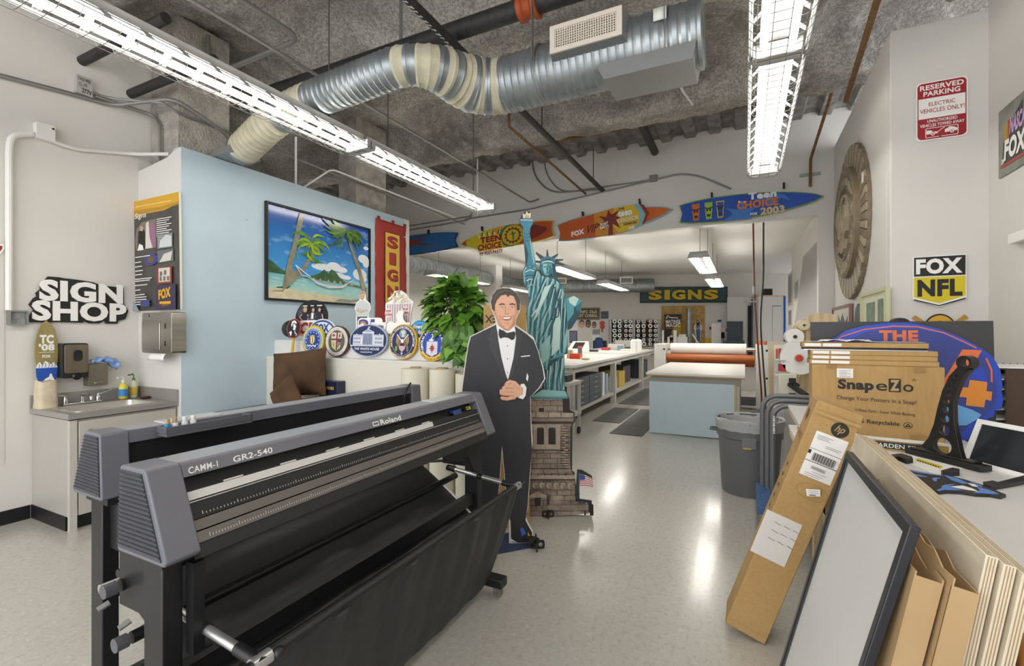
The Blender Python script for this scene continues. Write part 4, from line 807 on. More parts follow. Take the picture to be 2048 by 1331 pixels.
for i in range(400):
    th = rnd.uniform(0, 2*math.pi); ph = rnd.uniform(-.7, 1.45); R = V((.25, .19, .29)); e = V((math.cos(th)*math.cos(ph), math.sin(th)*math.cos(ph), math.sin(ph))); k = rnd.uniform(.6, 1.05)
    p = pc+V((.0, -.02, .23))+V((e.x*R.x*k, e.y*R.y*k, e.z*R.z*k*(1 if e.z > 0 else .8)))
    if p.y > 3.70 or (p.z < HZ2+.13 and p.y > HY-.02): continue
    d = e+V((rnd.uniform(-.7, .7), rnd.uniform(-.7, .4), rnd.uniform(-.9, .1))); leaf(p, d, V((e.x*.5, e.y*.5-.4, 1)), rnd.uniform(.085, .14), rnd.choice((0, 0, 1, 1, 2, 3)))
    if i % 6 == 0: st.tube([pc+V((0, 0, .17)), (p+pc)/2+V((0, 0, .22)), p], .004, 5)
for j in range(5):
    x0 = pc.x+.17+j*.035; pts = [pc+V((0, 0, .19)), V((x0-.04, HY-.03, HZ2+.12)), V((x0-.03, HY-.05, HZ2-.03)), V((x0-.025, HY-.055, HZ2-.08-.06*(j % 3)))]
    P = fillet(pts, .08); st.tube(P, .005, 5)
    for q in P[4::2]: leaf(q, V((rnd.uniform(-1, 1), -.6, -.7)), V((0, -1, .5)), rnd.uniform(.10, .15), rnd.choice((0, 1, 2, 2)))
b.build('foliage', t, smooth=60); st.build('stems', t)
# couch, cushions, navy carton, rolls
def cushion(label, c, size, R, n=20):
    b = MB(M_CORD); sx, sy, sz = size
    def fn(s, u, v):
        a, e = 2*u-1, 2*v-1; k = (1-abs(a)**3.2)*(1-abs(e)**3.2); pin = 1-.06*(abs(a)*abs(e))
        return R @ V((a*sx/2*(1-.05*(1-e*e)*abs(a)**4), e*sy/2*(1-.05*(1-a*a)*abs(e)**4), s*(sz/2*max(0, k)**.55 + .006*math.sin(a*9+e*5)*k)))+V(c)
    b.grid(lambda u, v: fn(1, u, v), n, n); b.grid(lambda u, v: fn(-1, 1-u, v), n, n)
    q = [fn(0, t2, 0) for t2 in [i/20 for i in range(21)]]+[fn(0, 1, i/20) for i in range(1, 21)]+[fn(0, 1-i/20, 1) for i in range(1, 21)]+[fn(0, 0, 1-i/20) for i in range(1, 20)]
    b.tube(q, .006, 6, closed=True); o = one(b, 'cushion', label, 'cushion', 'brown cushions on the corner couch', smooth=70); return o
t = thing('couch', 'low brown couch behind the cutting machines, below the beach picture', 'couch', (-3.7, 2.85, 0))
MB(M_CORD).box(-4.36, 2.62, .12, -3.05, 3.17, .74).build('seat', t, bev=.03); 
for x in (-4.3, -3.12):
    for y in (2.67, 3.12): MB(INK).box(x-.03, y-.03, 0, x+.03, y+.03, .12).build('leg', t)
cL = ony(581, 748, 2.98)
cushion('largest brown corduroy cushion leaning against the half wall', (cL.x+.0, 3.07, cL.z-.0), (.70, .42, .15), Matrix.Rotation(math.radians(90-6), 3, 'X') @ Matrix.Rotation(math.radians(6), 3, 'Z'))
c2 = ony(572, 800, 2.8); cushion('brown cushion standing on one corner in front of the largest', (c2.x, 2.80, .90), (.3, .3, .12), Matrix.Rotation(math.radians(80), 3, 'X') @ Matrix.Rotation(math.radians(40), 3, 'Z'))
c3 = ony(632, 795, 2.9); cushion('brown cushion lying flat beside the navy carton', (c3.x+.06, 2.85, .83), (.5, .48, .16), Matrix.Rotation(math.radians(-4), 3, 'Y'))
p = ony(655, 774, 3.08); t = thing('navy_box', 'navy blue box with faint gold lettering beside the brown cushions', 'box', (p.x, 3.08, .74))
MB(mat('#1d2447', .3)).box(p.x-.13, 3.10, .742, p.x+.10, 3.195, 1.02).build('box', t, bev=.004); A = Art(.1, .03); [A.rect(-.9+i*.26, -.5, -.9+i*.26+.12+.05*(i % 2), .4, GOLD) for i in range(7)]; A.X = frame((p.x-.02, 3.10, .96), (1, 0, 0), (0, 0, 1)); A.v = [A.X @ q for q in A.v]; A.build('lettering', t)
RG = 'cream vinyl rolls standing at the end of the half wall'
for k, (x, y, r, hh, l) in enumerate(((-2.36, 3.03, .115, 1.18, 'thick cream vinyl roll standing left of the tuxedo cut-out'), (-2.125, 3.06, .10, 1.18, 'cream vinyl roll half hidden behind the tuxedo cut-out'), (-1.91, 3.09, .095, 1.15, 'cream vinyl roll seen between the legs of the tuxedo cut-out'))):
    t = thing('vinyl_roll', l, 'roll', (x, y, 0), 0, RG); MB(CREAM).lathe([(r, 0), (r, hh)], (x, y, 0), 28).build('sheet', t); MB(mat('#b09a72', .8)).lathe([(.045, hh-.0), (.045, hh+.012), (.036, hh+.012)], (x, y, 0), 16).build('core', t)
# ================================================================ two vinyl cutters on stands
CG = mat('#6e6f78', .38, var=(4, .05)); CD = mat('#45464c', .5); CB = mat('#1c1c1f', .4); CBM = mat('#232326', .3); SLV = mat('#a9abb2', .35, .3); APR = mat('#77736f', .35, .5); FAB = mat('#2a2a2c', .5, bump=(4, .3, .02)); ALU = mat('#c9c9c8', .3, .8)
L = 1.71
def slope(s, off=0.): return (.118+.098*s-off*.92, 1.123-.227*s-off*.4)   # point on the sloped front, s from top to bottom
def cutter(label):
    t = thing('vinyl_cutter', label, 'cutting machine', group='wide vinyl cutters standing back to back')
    cap = [(-.015, .90), (-.008, .892), (.205, .892), (.217, .905), (.124, 1.116), (.112, 1.123), (.006, 1.123), (0, 1.117)]
    ins = [(-.004, .905), (.198, .905), (.108, 1.112), (.008, 1.112)]
    for k, (y0, y1) in enumerate(((0, .085), (L-.085, L))):
        b = MB(CG); b.X = frame((0, y0, 0), (1, 0, 0), (0, 0, 1)); b.prism(cap, -(y1-y0), 0); c = b.build('end_cap', t, local=True, bev=.006)
        yo = y0 if k == 0 else y1; sg = -1 if k == 0 else 1
        b = MB(CD); b.X = frame((0, yo+.001*sg, 0), (1, 0, 0), (0, 0, 1)); b.prism(ins, -.002, .002); b.X = None
        for i in range(17):
            z = .912+i*.0118; u = (z-.905)/.207; xa, xb = -.003+.011*u, .196-.09*u
            b.hexa([(xa, yo, z), (xb, yo, z), (xb, yo+sg*.003, z), (xa, yo+sg*.003, z), (xa, yo, z+.006), (xb, yo, z+.0065), (xb, yo+sg*.007, z+.0065), (xa, yo+sg*.007, z+.0065)])
        b.build('louvre_panel', c, local=True)
    A = Art(.0011, z=.0013); A.rect(0, 0, 44, 58, PAPER).rect(4, 48, 40, 51, INK).rect(4, 12, 16, 22, ORANGE).rect(4, 26, 16, 36, BLU2).rect(20, 22, 36, 40, mat('#7a7a7a')).line([(4, 6), (40, 6)], 2, mat('#8a8a8a')); A.X = frame((-.006, L-.012, .905), (0, -1, 0), (.05, 0, 1)); A.v = [A.X @ p for p in A.v]; A.build('rating_sticker', t, local=True)
    y0, y1 = .085, L-.085
    b = MB(CG, SLV); P = [(.002, 1.075), (.002, 1.12), (.112, 1.12), (.122, 1.114), (.135, 1.083), (.06, 1.075)]
    b.X = frame((0, y0, 0), (1, 0, 0), (0, 0, 1)); b.prism(P, -(y1-y0), 0); b.X = None
    b.use(SLV).box(.012, y0, 1.1195, .108, y1, 1.1215); cov = b.build('top_beam', t, local=True, bev=.003)
    A = Art(1, z=.0006); A.text('CAMM-1', .045, .006, .125, .024, NEWS, .012, .12, 1.06).text('GR2-540', .17, .006, .30, .024, NEWS, .015, .12).text('Roland', .80, .004, .93, .027, NEWS, .03).rect(.755, .006, .79, .024, NEWS).rect(.759, .010, .786, .020, CG)
    A.X = frame((.135, y0-.03, 1.083), (0, 1, 0), (-.013, 0, .031)); A.v = [A.X @ p for p in A.v]; A.build('lettering', cov, local=True)
    # guts: recess, guide rail, platen, apron
    MB(CB).box(.012, y0, .90, .022, y1, 1.075).box(.022, y0, .995, .04, y1, 1.0).build('rear_plate', t, local=True)
    b = MB(CBM); b.box(.03, y0, 1.03, .06, y1, 1.06).box(.03, y0, 1.012, .075, y1, 1.022); b.build('guide_rail', t, local=True)
    def strip(name, s0, s1, m, off=.004, th=.012, ya=y0, yb=y1, par=t):
        (xa, za), (xb, zb) = slope(s0, off), slope(s1, off); q = MB(m); nx, nz = .918, .397
        q.hexa([(xa, ya, za), (xb, ya, zb), (xb-nx*th, ya, zb-nz*th), (xa-nx*th, ya, za-nz*th), (xa, yb, za), (xb, yb, zb), (xb-nx*th, yb, zb-nz*th), (xa-nx*th, yb, za-nz*th)]); return q.build(name, par, local=True)
    strip('recess', .14, .34, CB, .05, .01); strip('platen', .335, .43, mat('#d3d3cf', .25), .012, .02, y0, y0+1.12); strip('platen_end', .335, .43, CBM, .013, .02, y0+1.12, y1); strip('edge_strip', .445, .458, ALU, .008)
    fr = strip('ruled_strip', .46, .64, CB, .010, .02); strip('apron', .65, .76, APR, .006, .015); ap = strip('front_apron', .775, .89, APR, .001, .018); strip('front_sill', .895, 1.04, CBM, .006, .03)
    for par, s, n, ln in ((fr, .61, 150, .005), (ap, .86, 180, .006)):
        b = MB(mat('#c9c7c2', .5)); (x, z) = slope(s, .0095 if par is fr else .0004)
        for i in range(n):
            y = y0+.03+(y1-y0-.06)*i/(n-1); q = ln*(1.8 if i % 10 == 0 else 1); b.add([(x, y, z), (x, y+.0022, z), (x-.397*q, y+.0022, z+.918*q), (x-.397*q, y, z+.918*q)], [(0, 1, 2, 3)])
        b.build('ruler_marks', par, local=True, smooth=0)
    for i in range(6):
        y = y0+.12+.19*i; (x, z) = slope(.31, .035); MB(NEWS).box(x-.002, y, z-.002, x+.002, y+.06, z+.002).build('grit_roller_mark', t, local=True)
    b = MB(CB); b.box(-.005, .02, .868, .16, L-.02, .90); b.build('under_tray', t, local=True)
    # carriage, rollers, panel
    c = MB(mat('#2c4f8f', .4)); c.box(.02, 1.42, 1.0, .125, 1.49, 1.06).hexa([(.05, 1.42, .97), (.15, 1.42, .985), (.15, 1.49, .985), (.05, 1.49, .97), (.05, 1.42, 1.04), (.125, 1.42, 1.05), (.125, 1.49, 1.05), (.05, 1.49, 1.04)]); c.build('carriage', t, local=True, bev=.004)
    for y in (.22, .30, 1.22, 1.32):
        b = MB(GREYM, ALU); b.box(.03, y, .985, .085, y+.035, 1.03).use(ALU).cyl((.05, y+.006, .98), (.05, y+.006, 1.045), .004, 8).cyl((.05, y+.026, .98), (.05, y+.026, 1.045), .004, 8); b.build('pinch_roller', t, local=True)
    MB(mat('#c3c4c7', .4)).box(.02, 1.28, 1.1205, .105, 1.50, 1.126).build('control_panel', t, local=True, bev=.002)
    A = Art(1, z=.0008); A.rect(0, 0, .045, .018, mat('#d9c02e')).rect(.004, .004, .016, .014, INK).rect(.02, .004, .028, .014, INK); (x, z) = slope(.30, .03); A.X = frame((x, 1.55, z), (0, 1, 0), (-.4, 0, .9)); A.v = [A.X @ p for p in A.v]; A.build('warning_sticker', t, local=True)
    # stand
    for y in (.028, L-.079):
        MB(CB).box(.057, y, .09, .144, y+.051, .868).build('leg', t, local=True, bev=.004)
        ft = MB(CB).box(-.30, y-.01, .06, .30, y+.061, .11).build('foot', t, local=True, bev=.006)
        for x in (-.27, .26):
            b = MB(mat('#77776f', .5), GALV); b.cyl((x, y+.012, .026), (x, y+.04, .026), .0255, 18).use(GALV).box(x-.02, y+.005, .03, x+.012, y+.01, .06).box(x-.02, y+.042, .03, x+.012, y+.047, .06).cyl((x, y+.0, .026), (x, y+.05, .026), .006, 8); b.build('caster', ft, local=True)
        MB(CB).box(-.11, y+.02, .70, .06, y+.028, .868).build('roll_bracket', t, local=True)
    MB(CB).box(.08, .079, .50, .12, L-.079, .56).build('cross_beam', t, local=True, bev=.003); MB(CB).box(.08, .079, .14, .12, L-.079, .20).build('cross_beam', t, local=True, bev=.003)
    b = MB(CB); b.X = frame((.15, L-.40, 0), (0, 1, 0), (0, 0, 1)); b.prism([(0, .86), (.34, .86), (.34, .70), (.27, .70), (.20, .80), (0, .82)], -.004, .004); b.build('gusset_plate', t, local=True)
    b = MB(CB); b.X = frame((.15, .085, 0), (0, 1, 0), (0, 0, 1)); b.prism([(0, .86), (.03, .86), (.03, .62), (.05, .62), (.05, .615), (0, .615)], -.004, .03); b.build('mount_plate', t, local=True)
    for x, z in ((-.09, .76), (-.03, .63)):
        MB(CB).cyl((x, .04, z), (x, L-.04, z), .017, 12).build('roll_shaft', t, local=True); 
        for y in (.0, .07): MB(GREYM).cyl((x, y, z), (x, y+.03, z), .019, 14).build('shaft_collar', t, local=True)
    for x, z in ((-.10, .72), (.01, .70)): MB(GALV).tube([(x, .02, z), (x-.005, -.005, z-.01)], .008, 10).build('knob', t, local=True)
    return t
def basket(t):
    g = {}
    prof = [(-.25, .70), (-.14, .625), (-.02, .54), (.075, .475), (.105, .45), (.115, .42), (.09, .30), (.07, .14), (.08, .05), (.12, .02), (.175, .03), (.235, .13), (.30, .30), (.36, .48), (.405, .64), (.40, .662), (.38, .655)]
    P = fillet([V((x, 0, z)) for x, z in prof], .03, 3); n = len(P)-1
    def fn(u, v):
        p = P[min(n, int(round(v*n)))]; y = .11+1.50*u; wr = .010*math.sin(u*23+v*5)+.008*math.sin(u*61+v*9+1); k = max(0, min(1, (p.x-.0)*2.2)) if p.z < .63 else 0
        ed = min(1, min(u, 1-u)*12); return (p.x+wr*k*(.4+.6*ed), y+.015*math.sin(v*6)*(1-ed), p.z+(.012*math.sin(u*17+v*4) if .1 < v < .3 else 0)*ed-.0)
    b = MB(FAB); b.grid(fn, 70, n); c = b.build('catch_basket', t, local=True, smooth=60, solid=.003)
    MB(PAPER).tube([(-.10, 1.612, .602), (.075, 1.612, .481), (.11, 1.612, .45), (.112, 1.60, .43)], .006, 6).build('edge_strap', c, local=True)
    for p, m in (((-.25, .70), ALU), ((.105, .442), CB), ((.395, .645), CB)): MB(m).cyl((p[0], .06, p[1]), (p[0], 1.655, p[1]), .014, 12).build('basket_rod', t, local=True)
    for y in (.12, 1.615):
        b = MB(ALU, CB); a, e = V((-.05, y, .69)), V((.40, y, .645)); b.cyl(a, e, .013, 12).use(CB)
        for u0, u1 in ((0, .12), (.45, .52), (.80, 1.02)): b.cyl(a+(e-a)*u0, a+(e-a)*u1, .0165, 12)
        b.build('basket_arm', t, local=True); MB(ALU).cyl((.395, y-.02, .645), (.395, y+.03, .645), .019, 12).build('rod_clamp', t, local=True); MB(CB).ball((.41, y+.045, .645), .017, 10, 6).build('rod_knob', t, local=True)
    MB(CB).bar((-.25, .1, .70), (.06, .06, .74), .03, .01).build('rear_bracket', t, local=True); MB(CB).bar((-.25, 1.6, .70), (.06, L-.05, .74), .03, .01).build('rear_bracket', t, local=True)
cut = cutter('front wide vinyl cutter with grey louvred end caps and black catch basket')
c2 = copy_tree(cut); c2['label'] = 'rear wide vinyl cutter turned away, its louvred cap beside the sink cabinet'
basket(cut)
cut.location = (-1.494, .66, 0)
th = math.pi-math.radians(2.1); R = Matrix.Rotation(th, 3, 'Z'); c2.rotation_euler = (0, 0, th); c2.location = V((-1.995, .823, 0))-R @ V((0, L, 0))
def on2(x, s, z): # point on the rear cutter, s metres from its near end
    return V(c2.location)+R @ V((x, L-s, z))
t = thing('tool_tray', 'grey clip-on tool tray with small bottles on the rear cutter', 'tray', on2(.0, .3, 1.124))
b = MB(GREYM); b.X = Matrix.Translation(c2.location) @ Matrix.Rotation(th, 4, 'Z')
b.box(-.075, L-.50, 1.085, -.003, L-.17, 1.095).box(-.075, L-.50, 1.095, -.069, L-.17, 1.122).box(-.075, L-.176, 1.095, -.003, L-.17, 1.122).box(-.075, L-.50, 1.095, -.003, L-.494, 1.122); b.build('tray', t, bev=.002)
for k, (s, cl, cp, l) in enumerate(((.19, '#3f86b8', '#b09a6a', 'small blue bottle at the near end of the tool tray'), (.215, '#e8e8e6', '#b09a6a', 'small white bottle with brown top in the tool tray'), (.25, '#dfe8ee', '#e8e8e6', 'small clear bottle, third in the tool tray'), (.28, '#e8e8e6', '#e8e8e6', 'small white bottle farthest in the tool tray'))):
    p = on2(-.04, s, 1.096); u = thing('small_bottle', l, 'bottle', p, 0, 'little bottles in the tool tray'); MB(mat(cl, .3)).lathe([(.011, 0), (.011, .03), (.006, .035)], p, 12).build('bottle', u); MB(mat(cp, .4)).lathe([(.008, .035), (.008, .052)], p, 12).build('cap', u)
b = MB(ALU); a = on2(-.05, .36, 1.1); b.cyl(a, on2(-.05, .47, 1.1), .005, 8); one(b, 'knife_holder', 'thin silver blade holder lying in the tool tray', 'tool')
b = MB(CB); b.tube(fillet([on2(.05, 1.66, 1.127), on2(-.03, 1.58, 1.15), on2(-.05, 1.5, 1.10), on2(-.03, 1.50, .97)], .05), .006, 8); one(b, 'power_cable', 'black cable looped over the far end of the rear cutter', 'cable')
b = MB(PAPER); b.lathe([(.06, 0), (.06, .22)], (-1.60, .95, .001), 20); one(b, 'paper_roll', 'white paper roll end standing under the front cutter', 'roll')
# ================================================================ cardboard standees
def sframe(px, py0): d = HC*FP/(py0-661); p = atd(px, py0, d); return frame((p.x, p.y, 0), RT, UP), d/FP
M, s = sframe(1010, 1088)
t = thing('standee', 'life-size cut-out of a smiling man in black tuxedo and bow tie', 'standee', M=M)
U = lambda pts: [(x, -y) for x, y in pts]; LC = lambda pts: [((x-1010)*s, (1088-y)*s) for x, y in pts]
out = [(1006, 574), (1022, 576), (1034, 585), (1041, 601), (1041, 620), (1033, 637), (1031, 649), (1050, 662), (1067, 674), (1076, 699), (1087, 735), (1091, 757), (1079, 776), (1061, 794), (1062, 830), (1065, 880), (1061, 940), (1056, 1012), (1052, 1034), (1056, 1044), (1066, 1062), (1066, 1088), (1018, 1088), (1018, 1036), (1012, 990), (1004, 900), (1000, 960), (993, 1030), (990, 1088), (948, 1088), (950, 1060), (956, 1000), (948, 900), (935, 870), (926, 830), (923, 790), (924, 770), (929, 731), (935, 690), (940, 672), (967, 659), (991, 646), (990, 638), (985, 624), (981, 614), (982, 594), (990, 581)]
panel(t, LC(out), .01, mat('#d6d3cb', .5), 'board')
A = Art(s, s, 1010, -1088); JK = mat('#25262b', .5); LP = mat('#1a1b1e', .35); TR = mat('#222328', .5); SK = mat('#d9a585', .45); SK2 = mat('#c48d6c', .45); SK3 = mat('#b1775a', .45); SH = mat('#e6e5e6', .45); HR = mat('#42362d', .5); HR2 = mat('#5f5145', .5)
def pl(m, *pts): A.poly(U(pts), m)
pl(TR, (938, 860), (1062, 860), (1064, 900), (1060, 940), (1055, 1012), (1051, 1040), (1020, 1040), (1013, 990), (1004, 890), (999, 960), (992, 1040), (953, 1040), (956, 1000), (948, 900))
pl(INK, (1021, 1040), (1050, 1038), (1064, 1064), (1064, 1086), (1040, 1087), (1022, 1076)); pl(mat('#2f55a8', .3), (1040, 1056), (1046, 1054), (1052, 1066), (1044, 1072)); pl(mat('#c08a3c', .3), (1056, 1062), (1060, 1070), (1060, 1078), (1055, 1072)); pl(INK, (950, 1040), (990, 1040), (989, 1086), (950, 1086))
A.line(U([(1023, 1082), (1040, 1085), (1062, 1083)]), 1.6, mat('#77797f'))
pl(JK, (992, 649), (967, 661), (942, 673), (937, 691), (931, 731), (925, 778), (926, 830), (936, 872), (962, 878), (1004, 880), (1012, 872), (1062, 872), (1060, 794), (1077, 775), (1088, 757), (1085, 736), (1075, 700), (1067, 680), (1054, 668), (1030, 652), (1016, 700))
A.line(U([(957, 690), (957, 760), (960, 790), (955, 830)]), 1, LP).line(U([(1010, 765), (1006, 810), (1000, 872)]), 1, LP).line(U([(1060, 720), (1058, 760), (1046, 782)]), 1.1, LP).line(U([(966, 800), (985, 806)]), 1, LP)
pl(SH, (993, 647), (1000, 655), (1027, 658), (1029, 652), (1033, 680), (1024, 740), (1016, 759), (1008, 740), (998, 690))
pl(LP, (992, 648), (996, 676), (1003, 715), (1010, 742), (1015, 758), (1006, 754), (990, 716), (976, 690), (984, 684), (974, 678), (984, 656)); pl(LP, (1030, 652), (1032, 676), (1027, 715), (1018, 752), (1016, 759), (1024, 756), (1036, 720), (1046, 690), (1040, 684), (1047, 676), (1040, 660))
pl(SK2, (993, 636), (1031, 636), (1029, 654), (1016, 662), (1000, 656)); pl(SH, (992, 647), (1000, 653), (1014, 664), (1004, 674), (994, 660)); pl(SH, (1029, 651), (1024, 656), (1015, 664), (1022, 672), (1031, 662))
pl(INK, (998, 657), (1008, 661), (1014, 666), (1020, 664), (1029, 662), (1031, 668), (1029, 677), (1024, 680), (1016, 675), (1008, 674), (1000, 677), (997, 668)); A.ell(1014, -669, 3, 4, mat('#2a2a2e'))
for y in (691, 717, 744): A.ell(1015, -y, 1.1, 1.1, INK)
A.line(U([(1042, 712.6), (1060, 710.6)]), 2, SH)
pl(SH, (1054, 745), (1057, 752), (1055, 762), (1052, 757))
# head
pl(SK2, (985, 617), (989, 618), (992, 634), (988, 628)); pl(SK2, (1037, 616), (1034, 618), (1031, 634), (1035, 627))
pl(SK, (992, 598), (1000, 590), (1014, 586), (1026, 590), (1034, 600), (1035, 618), (1031, 636), (1025, 650), (1016, 658), (1008, 656), (998, 647), (991, 632), (989, 614))
pl(SK2, (1030, 600), (1034, 600), (1035, 618), (1031, 636), (1025, 650), (1016, 658), (1024, 644), (1029, 628)); pl(SK2, (991, 618), (995, 632), (1003, 647), (1012, 656), (1005, 654), (996, 645), (990, 630))
pl(HR, (984, 618), (982, 603), (985, 590), (993, 580), (1005, 576), (1020, 577), (1033, 586), (1040, 600), (1039, 620), (1034, 620), (1033, 604), (1027, 592), (1020, 590), (1016, 594), (1012, 589), (1002, 591), (994, 600), (990, 610), (990, 622))
A.line(U([(988, 600), (994, 588), (1006, 580)]), 1.6, HR2).line(U([(1000, 584), (1012, 580), (1024, 583)]), 1.4, HR2).line(U([(1030, 590), (1036, 600), (1037, 612)]), 1.2, HR2)
for x in (1004.5, 1024):
    A.line(U([(x-6, 609.5), (x-1, 607.2), (x+5, 608.6)] if x < 1010 else [(x-5, 608.6), (x+1, 607.2), (x+6, 609.5)]), 2.3, HR); A.ell(x, -613.6, 4.2, 1.6, SK3).ell(x, -613.8, 3.3, 1.1, mat('#e4dcd4')).ell(x, -613.8, 1.2, 1.2, mat('#3c4a44'))
A.line(U([(1012, 612), (1011, 622), (1009.5, 626)]), .9, SK3); pl(SK3, (1009, 626), (1013.5, 629), (1018.5, 626), (1014, 627.4)); pl(mat('#e3b498', .45), (1012.6, 612), (1015, 612), (1015.6, 624), (1013, 625.5))
pl(mat('#a45a4c', .4), (1003, 634), (1008, 632.4), (1014, 633), (1021, 632), (1024, 633), (1020, 639), (1014, 641), (1008, 639.6)); pl(mat('#f2efe9', .3), (1005, 634.4), (1014, 634.2), (1022, 633.6), (1018.5, 637), (1013, 637.6), (1008, 637))
A.line(U([(1001, 629), (999.5, 635), (1002, 640)]), .7, SK3).line(U([(1026, 628), (1027.5, 634), (1025, 640)]), .7, SK3).line(U([(1009, 646), (1014, 647.5), (1019, 646)]), .8, SK3)
# hand over the jacket button
pl(SH, (1041, 767), (1048, 766), (1053, 774), (1051, 790), (1046, 797), (1036, 794), (1042, 784))
pl(SK, (1014, 764), (1022, 759), (1031, 761), (1040, 770), (1047, 775), (1046, 787), (1038, 792), (1026, 795), (1016, 790), (1012, 776))
for f in (((1022, 761), (1015, 764), (1012, 768)), ((1026, 771), (1012, 771), (1007, 774.5)), ((1027, 779), (1010, 779), (1002, 780)), ((1028, 786), (1011, 786), (1002, 784.5)), ((1031, 792), (1014, 795.5), (1004, 794))):
    A.line(U([(x, y+1) for x, y in f]), 7.2, SK3).line(U(f), 6.2, SK).ell(f[2][0], -f[2][1], 2.9, 2.9, SK, 14)
A.line(U([(1027, 768), (1040, 777)]), .8, SK2)
A.build('printed_figure', t, local=True)
def clip_foot(root, x, m=INK, k=1.):
    b = MB(m); b.box(x-.005, .0, -.03, x+.005, .09*k, .17*k); b.prism(rrect(x-.08*k, 0, x+.08*k, .085*k, .015), .085*k, .085*k+.008, [ellpts(x-.04*k, .04*k, .02*k, .022*k, 14), ellpts(x+.04*k, .04*k, .02*k, .022*k, 14)]); b.build('stand_foot', root, local=True, bev=.002)
clip_foot(t, (1072-1010)*s, k=.7); MB(INK).bar((.14, .05, -.005), ((1072-1010)*s, .05, .06), .02, .06).build('stand_foot', t, local=True)
p1, p2 = onz(1076, 1093, 0), onz(993, 1108, 0); e = p2-p1; q = V((-e.y, e.x, 0)).normalized(); q = -q if q.dot(FW) < 0 else q
b = MB(mat('#35405f', .95, var=(60, .4), bump=(80, .6, .01)), mat('#8a8478', .7)); a0, a1 = p1, p1+e*1.7
b.hexa([a0, a1, a1+q*.27, a0+q*.27]+[v+V((0, 0, .008)) for v in (a0, a1, a1+q*.27, a0+q*.27)]); one(b, 'carpet_mat', 'small navy carpet mat under the tuxedo cut-out', 'mat')
# ---- statue
M, s = sframe(1100, 1028)
t = thing('statue_standee', 'tall cut-out of the green Statue of Liberty on its stone pedestal', 'standee', M=M)
C4 = lambda x, y: (1030+x/3.4125, 410+y/3.4125); C5 = lambda x, y: (1030+x/4.588, 770+y/4.588)
LC = lambda pts: [((x-1100)*s, (1028-y)*s) for x, y in pts]
rays = [((195, 385), (128, 381), (185, 400)), ((205, 375), (143, 323), (185, 380)), ((215, 360), (219, 306), (232, 360)), ((240, 365), (293, 334), (255, 375)), ((255, 375), (330, 371), (265, 385)), ((260, 390), (338, 405), (262, 400))]
outl = [C4(*p) for p in ((50, 55), (80, 38), (112, 48), (108, 90), (126, 100), (126, 125), (110, 150), (102, 190), (110, 240), (126, 320), (134, 388), (152, 436), (168, 440), (165, 420), (172, 395), (126, 385), (128, 376), (184, 381), (140, 326), (146, 320), (208, 358), (213, 358), (217, 303), (223, 303), (232, 358), (238, 360), (290, 331), (295, 337), (268, 368), (330, 368), (330, 375), (276, 385), (338, 403), (336, 409), (272, 400), (290, 500), (322, 555), (347, 640), (396, 615), (458, 655), (444, 745), (388, 838), (358, 852), (360, 1010), (338, 1020), (340, 1260), (358, 1290))]+[C5(*p) for p in ((497, 115), (505, 225), (548, 248), (552, 332), (528, 366), (524, 780), (548, 802), (560, 930), (572, 772), (612, 775), (705, 830), (712, 880), (680, 905), (585, 905), (592, 960), (592, 1042), (704, 1058), (708, 1168), (300, 1185))]+[(1032, 1028), (1020, 960), (1036, 880), (1044, 800), (1050, 788)]+[C4(*p) for p in ((110, 1290), (185, 1250), (192, 1180), (185, 1090), (150, 960), (88, 880), (76, 740), (98, 650), (84, 580), (58, 520), (52, 450), (72, 405), (64, 290), (52, 190), (50, 150), (32, 125), (32, 95))]
panel(t, LC(outl), .012, mat('#3c4140', .5), 'board')
A = Art(s, s, 1100, -1028); T1 = mat('#4f97a0', .5); T2 = mat('#2b6a78', .5); T3 = mat('#8ec0c0', .5); T4 = mat('#b9d6d0', .5); T5 = mat('#1c4754', .5); T6 = mat('#3d7f92', .5)
def c4(m, *pts): A.poly(U([C4(*p) for p in pts]), m)
def l4(m, w, *pts, taper=False): A.line(U([C4(*p) for p in pts]), w, m, taper)
for q in rays: c4(T5, *q)
c4(M_DRAPE, (152, 436), (175, 480), (255, 500), (290, 520), (322, 556), (345, 640), (358, 852), (358, 1005), (336, 1015), (338, 1260), (200, 1260), (192, 1180), (185, 1090), (150, 960), (90, 880), (78, 740), (100, 650), (86, 580), (60, 520), (55, 450), (80, 410), (120, 395))
c4(mat('#d8d2bd'), (55, 90), (52, 56), (70, 66), (80, 40), (92, 60), (110, 50), (106, 90)); c4(mat('#c3a76a'), (66, 88), (76, 64), (94, 72), (98, 90))
c4(T6, (36, 98), (124, 100), (122, 122), (106, 150), (56, 150), (36, 124)); c4(mat('#9db4cc'), (36, 96), (124, 98), (124, 108), (36, 106)); c4(mat('#5b7d9b'), (64, 88), (100, 90), (98, 100), (64, 98))
c4(T6, (56, 150), (104, 150), (100, 200), (112, 250), (128, 330), (150, 430), (80, 410), (66, 290), (54, 195)); c4(T5, (64, 250), (74, 400), (80, 410), (92, 340), (76, 280)); c4(T3, (100, 230), (108, 250), (124, 330), (134, 400), (126, 400), (112, 320)); l4(T5, 1, (56, 190), (80, 200), (100, 192)); l4(T5, 1, (58, 214), (80, 224), (104, 214)); l4(T5, 1, (62, 238), (84, 246), (108, 238))
c4(T2, (168, 440), (166, 415), (180, 385), (270, 385), (280, 440), (286, 520), (262, 500), (252, 470), (200, 480)); c4(T5, (252, 400), (276, 400), (284, 510), (262, 490))
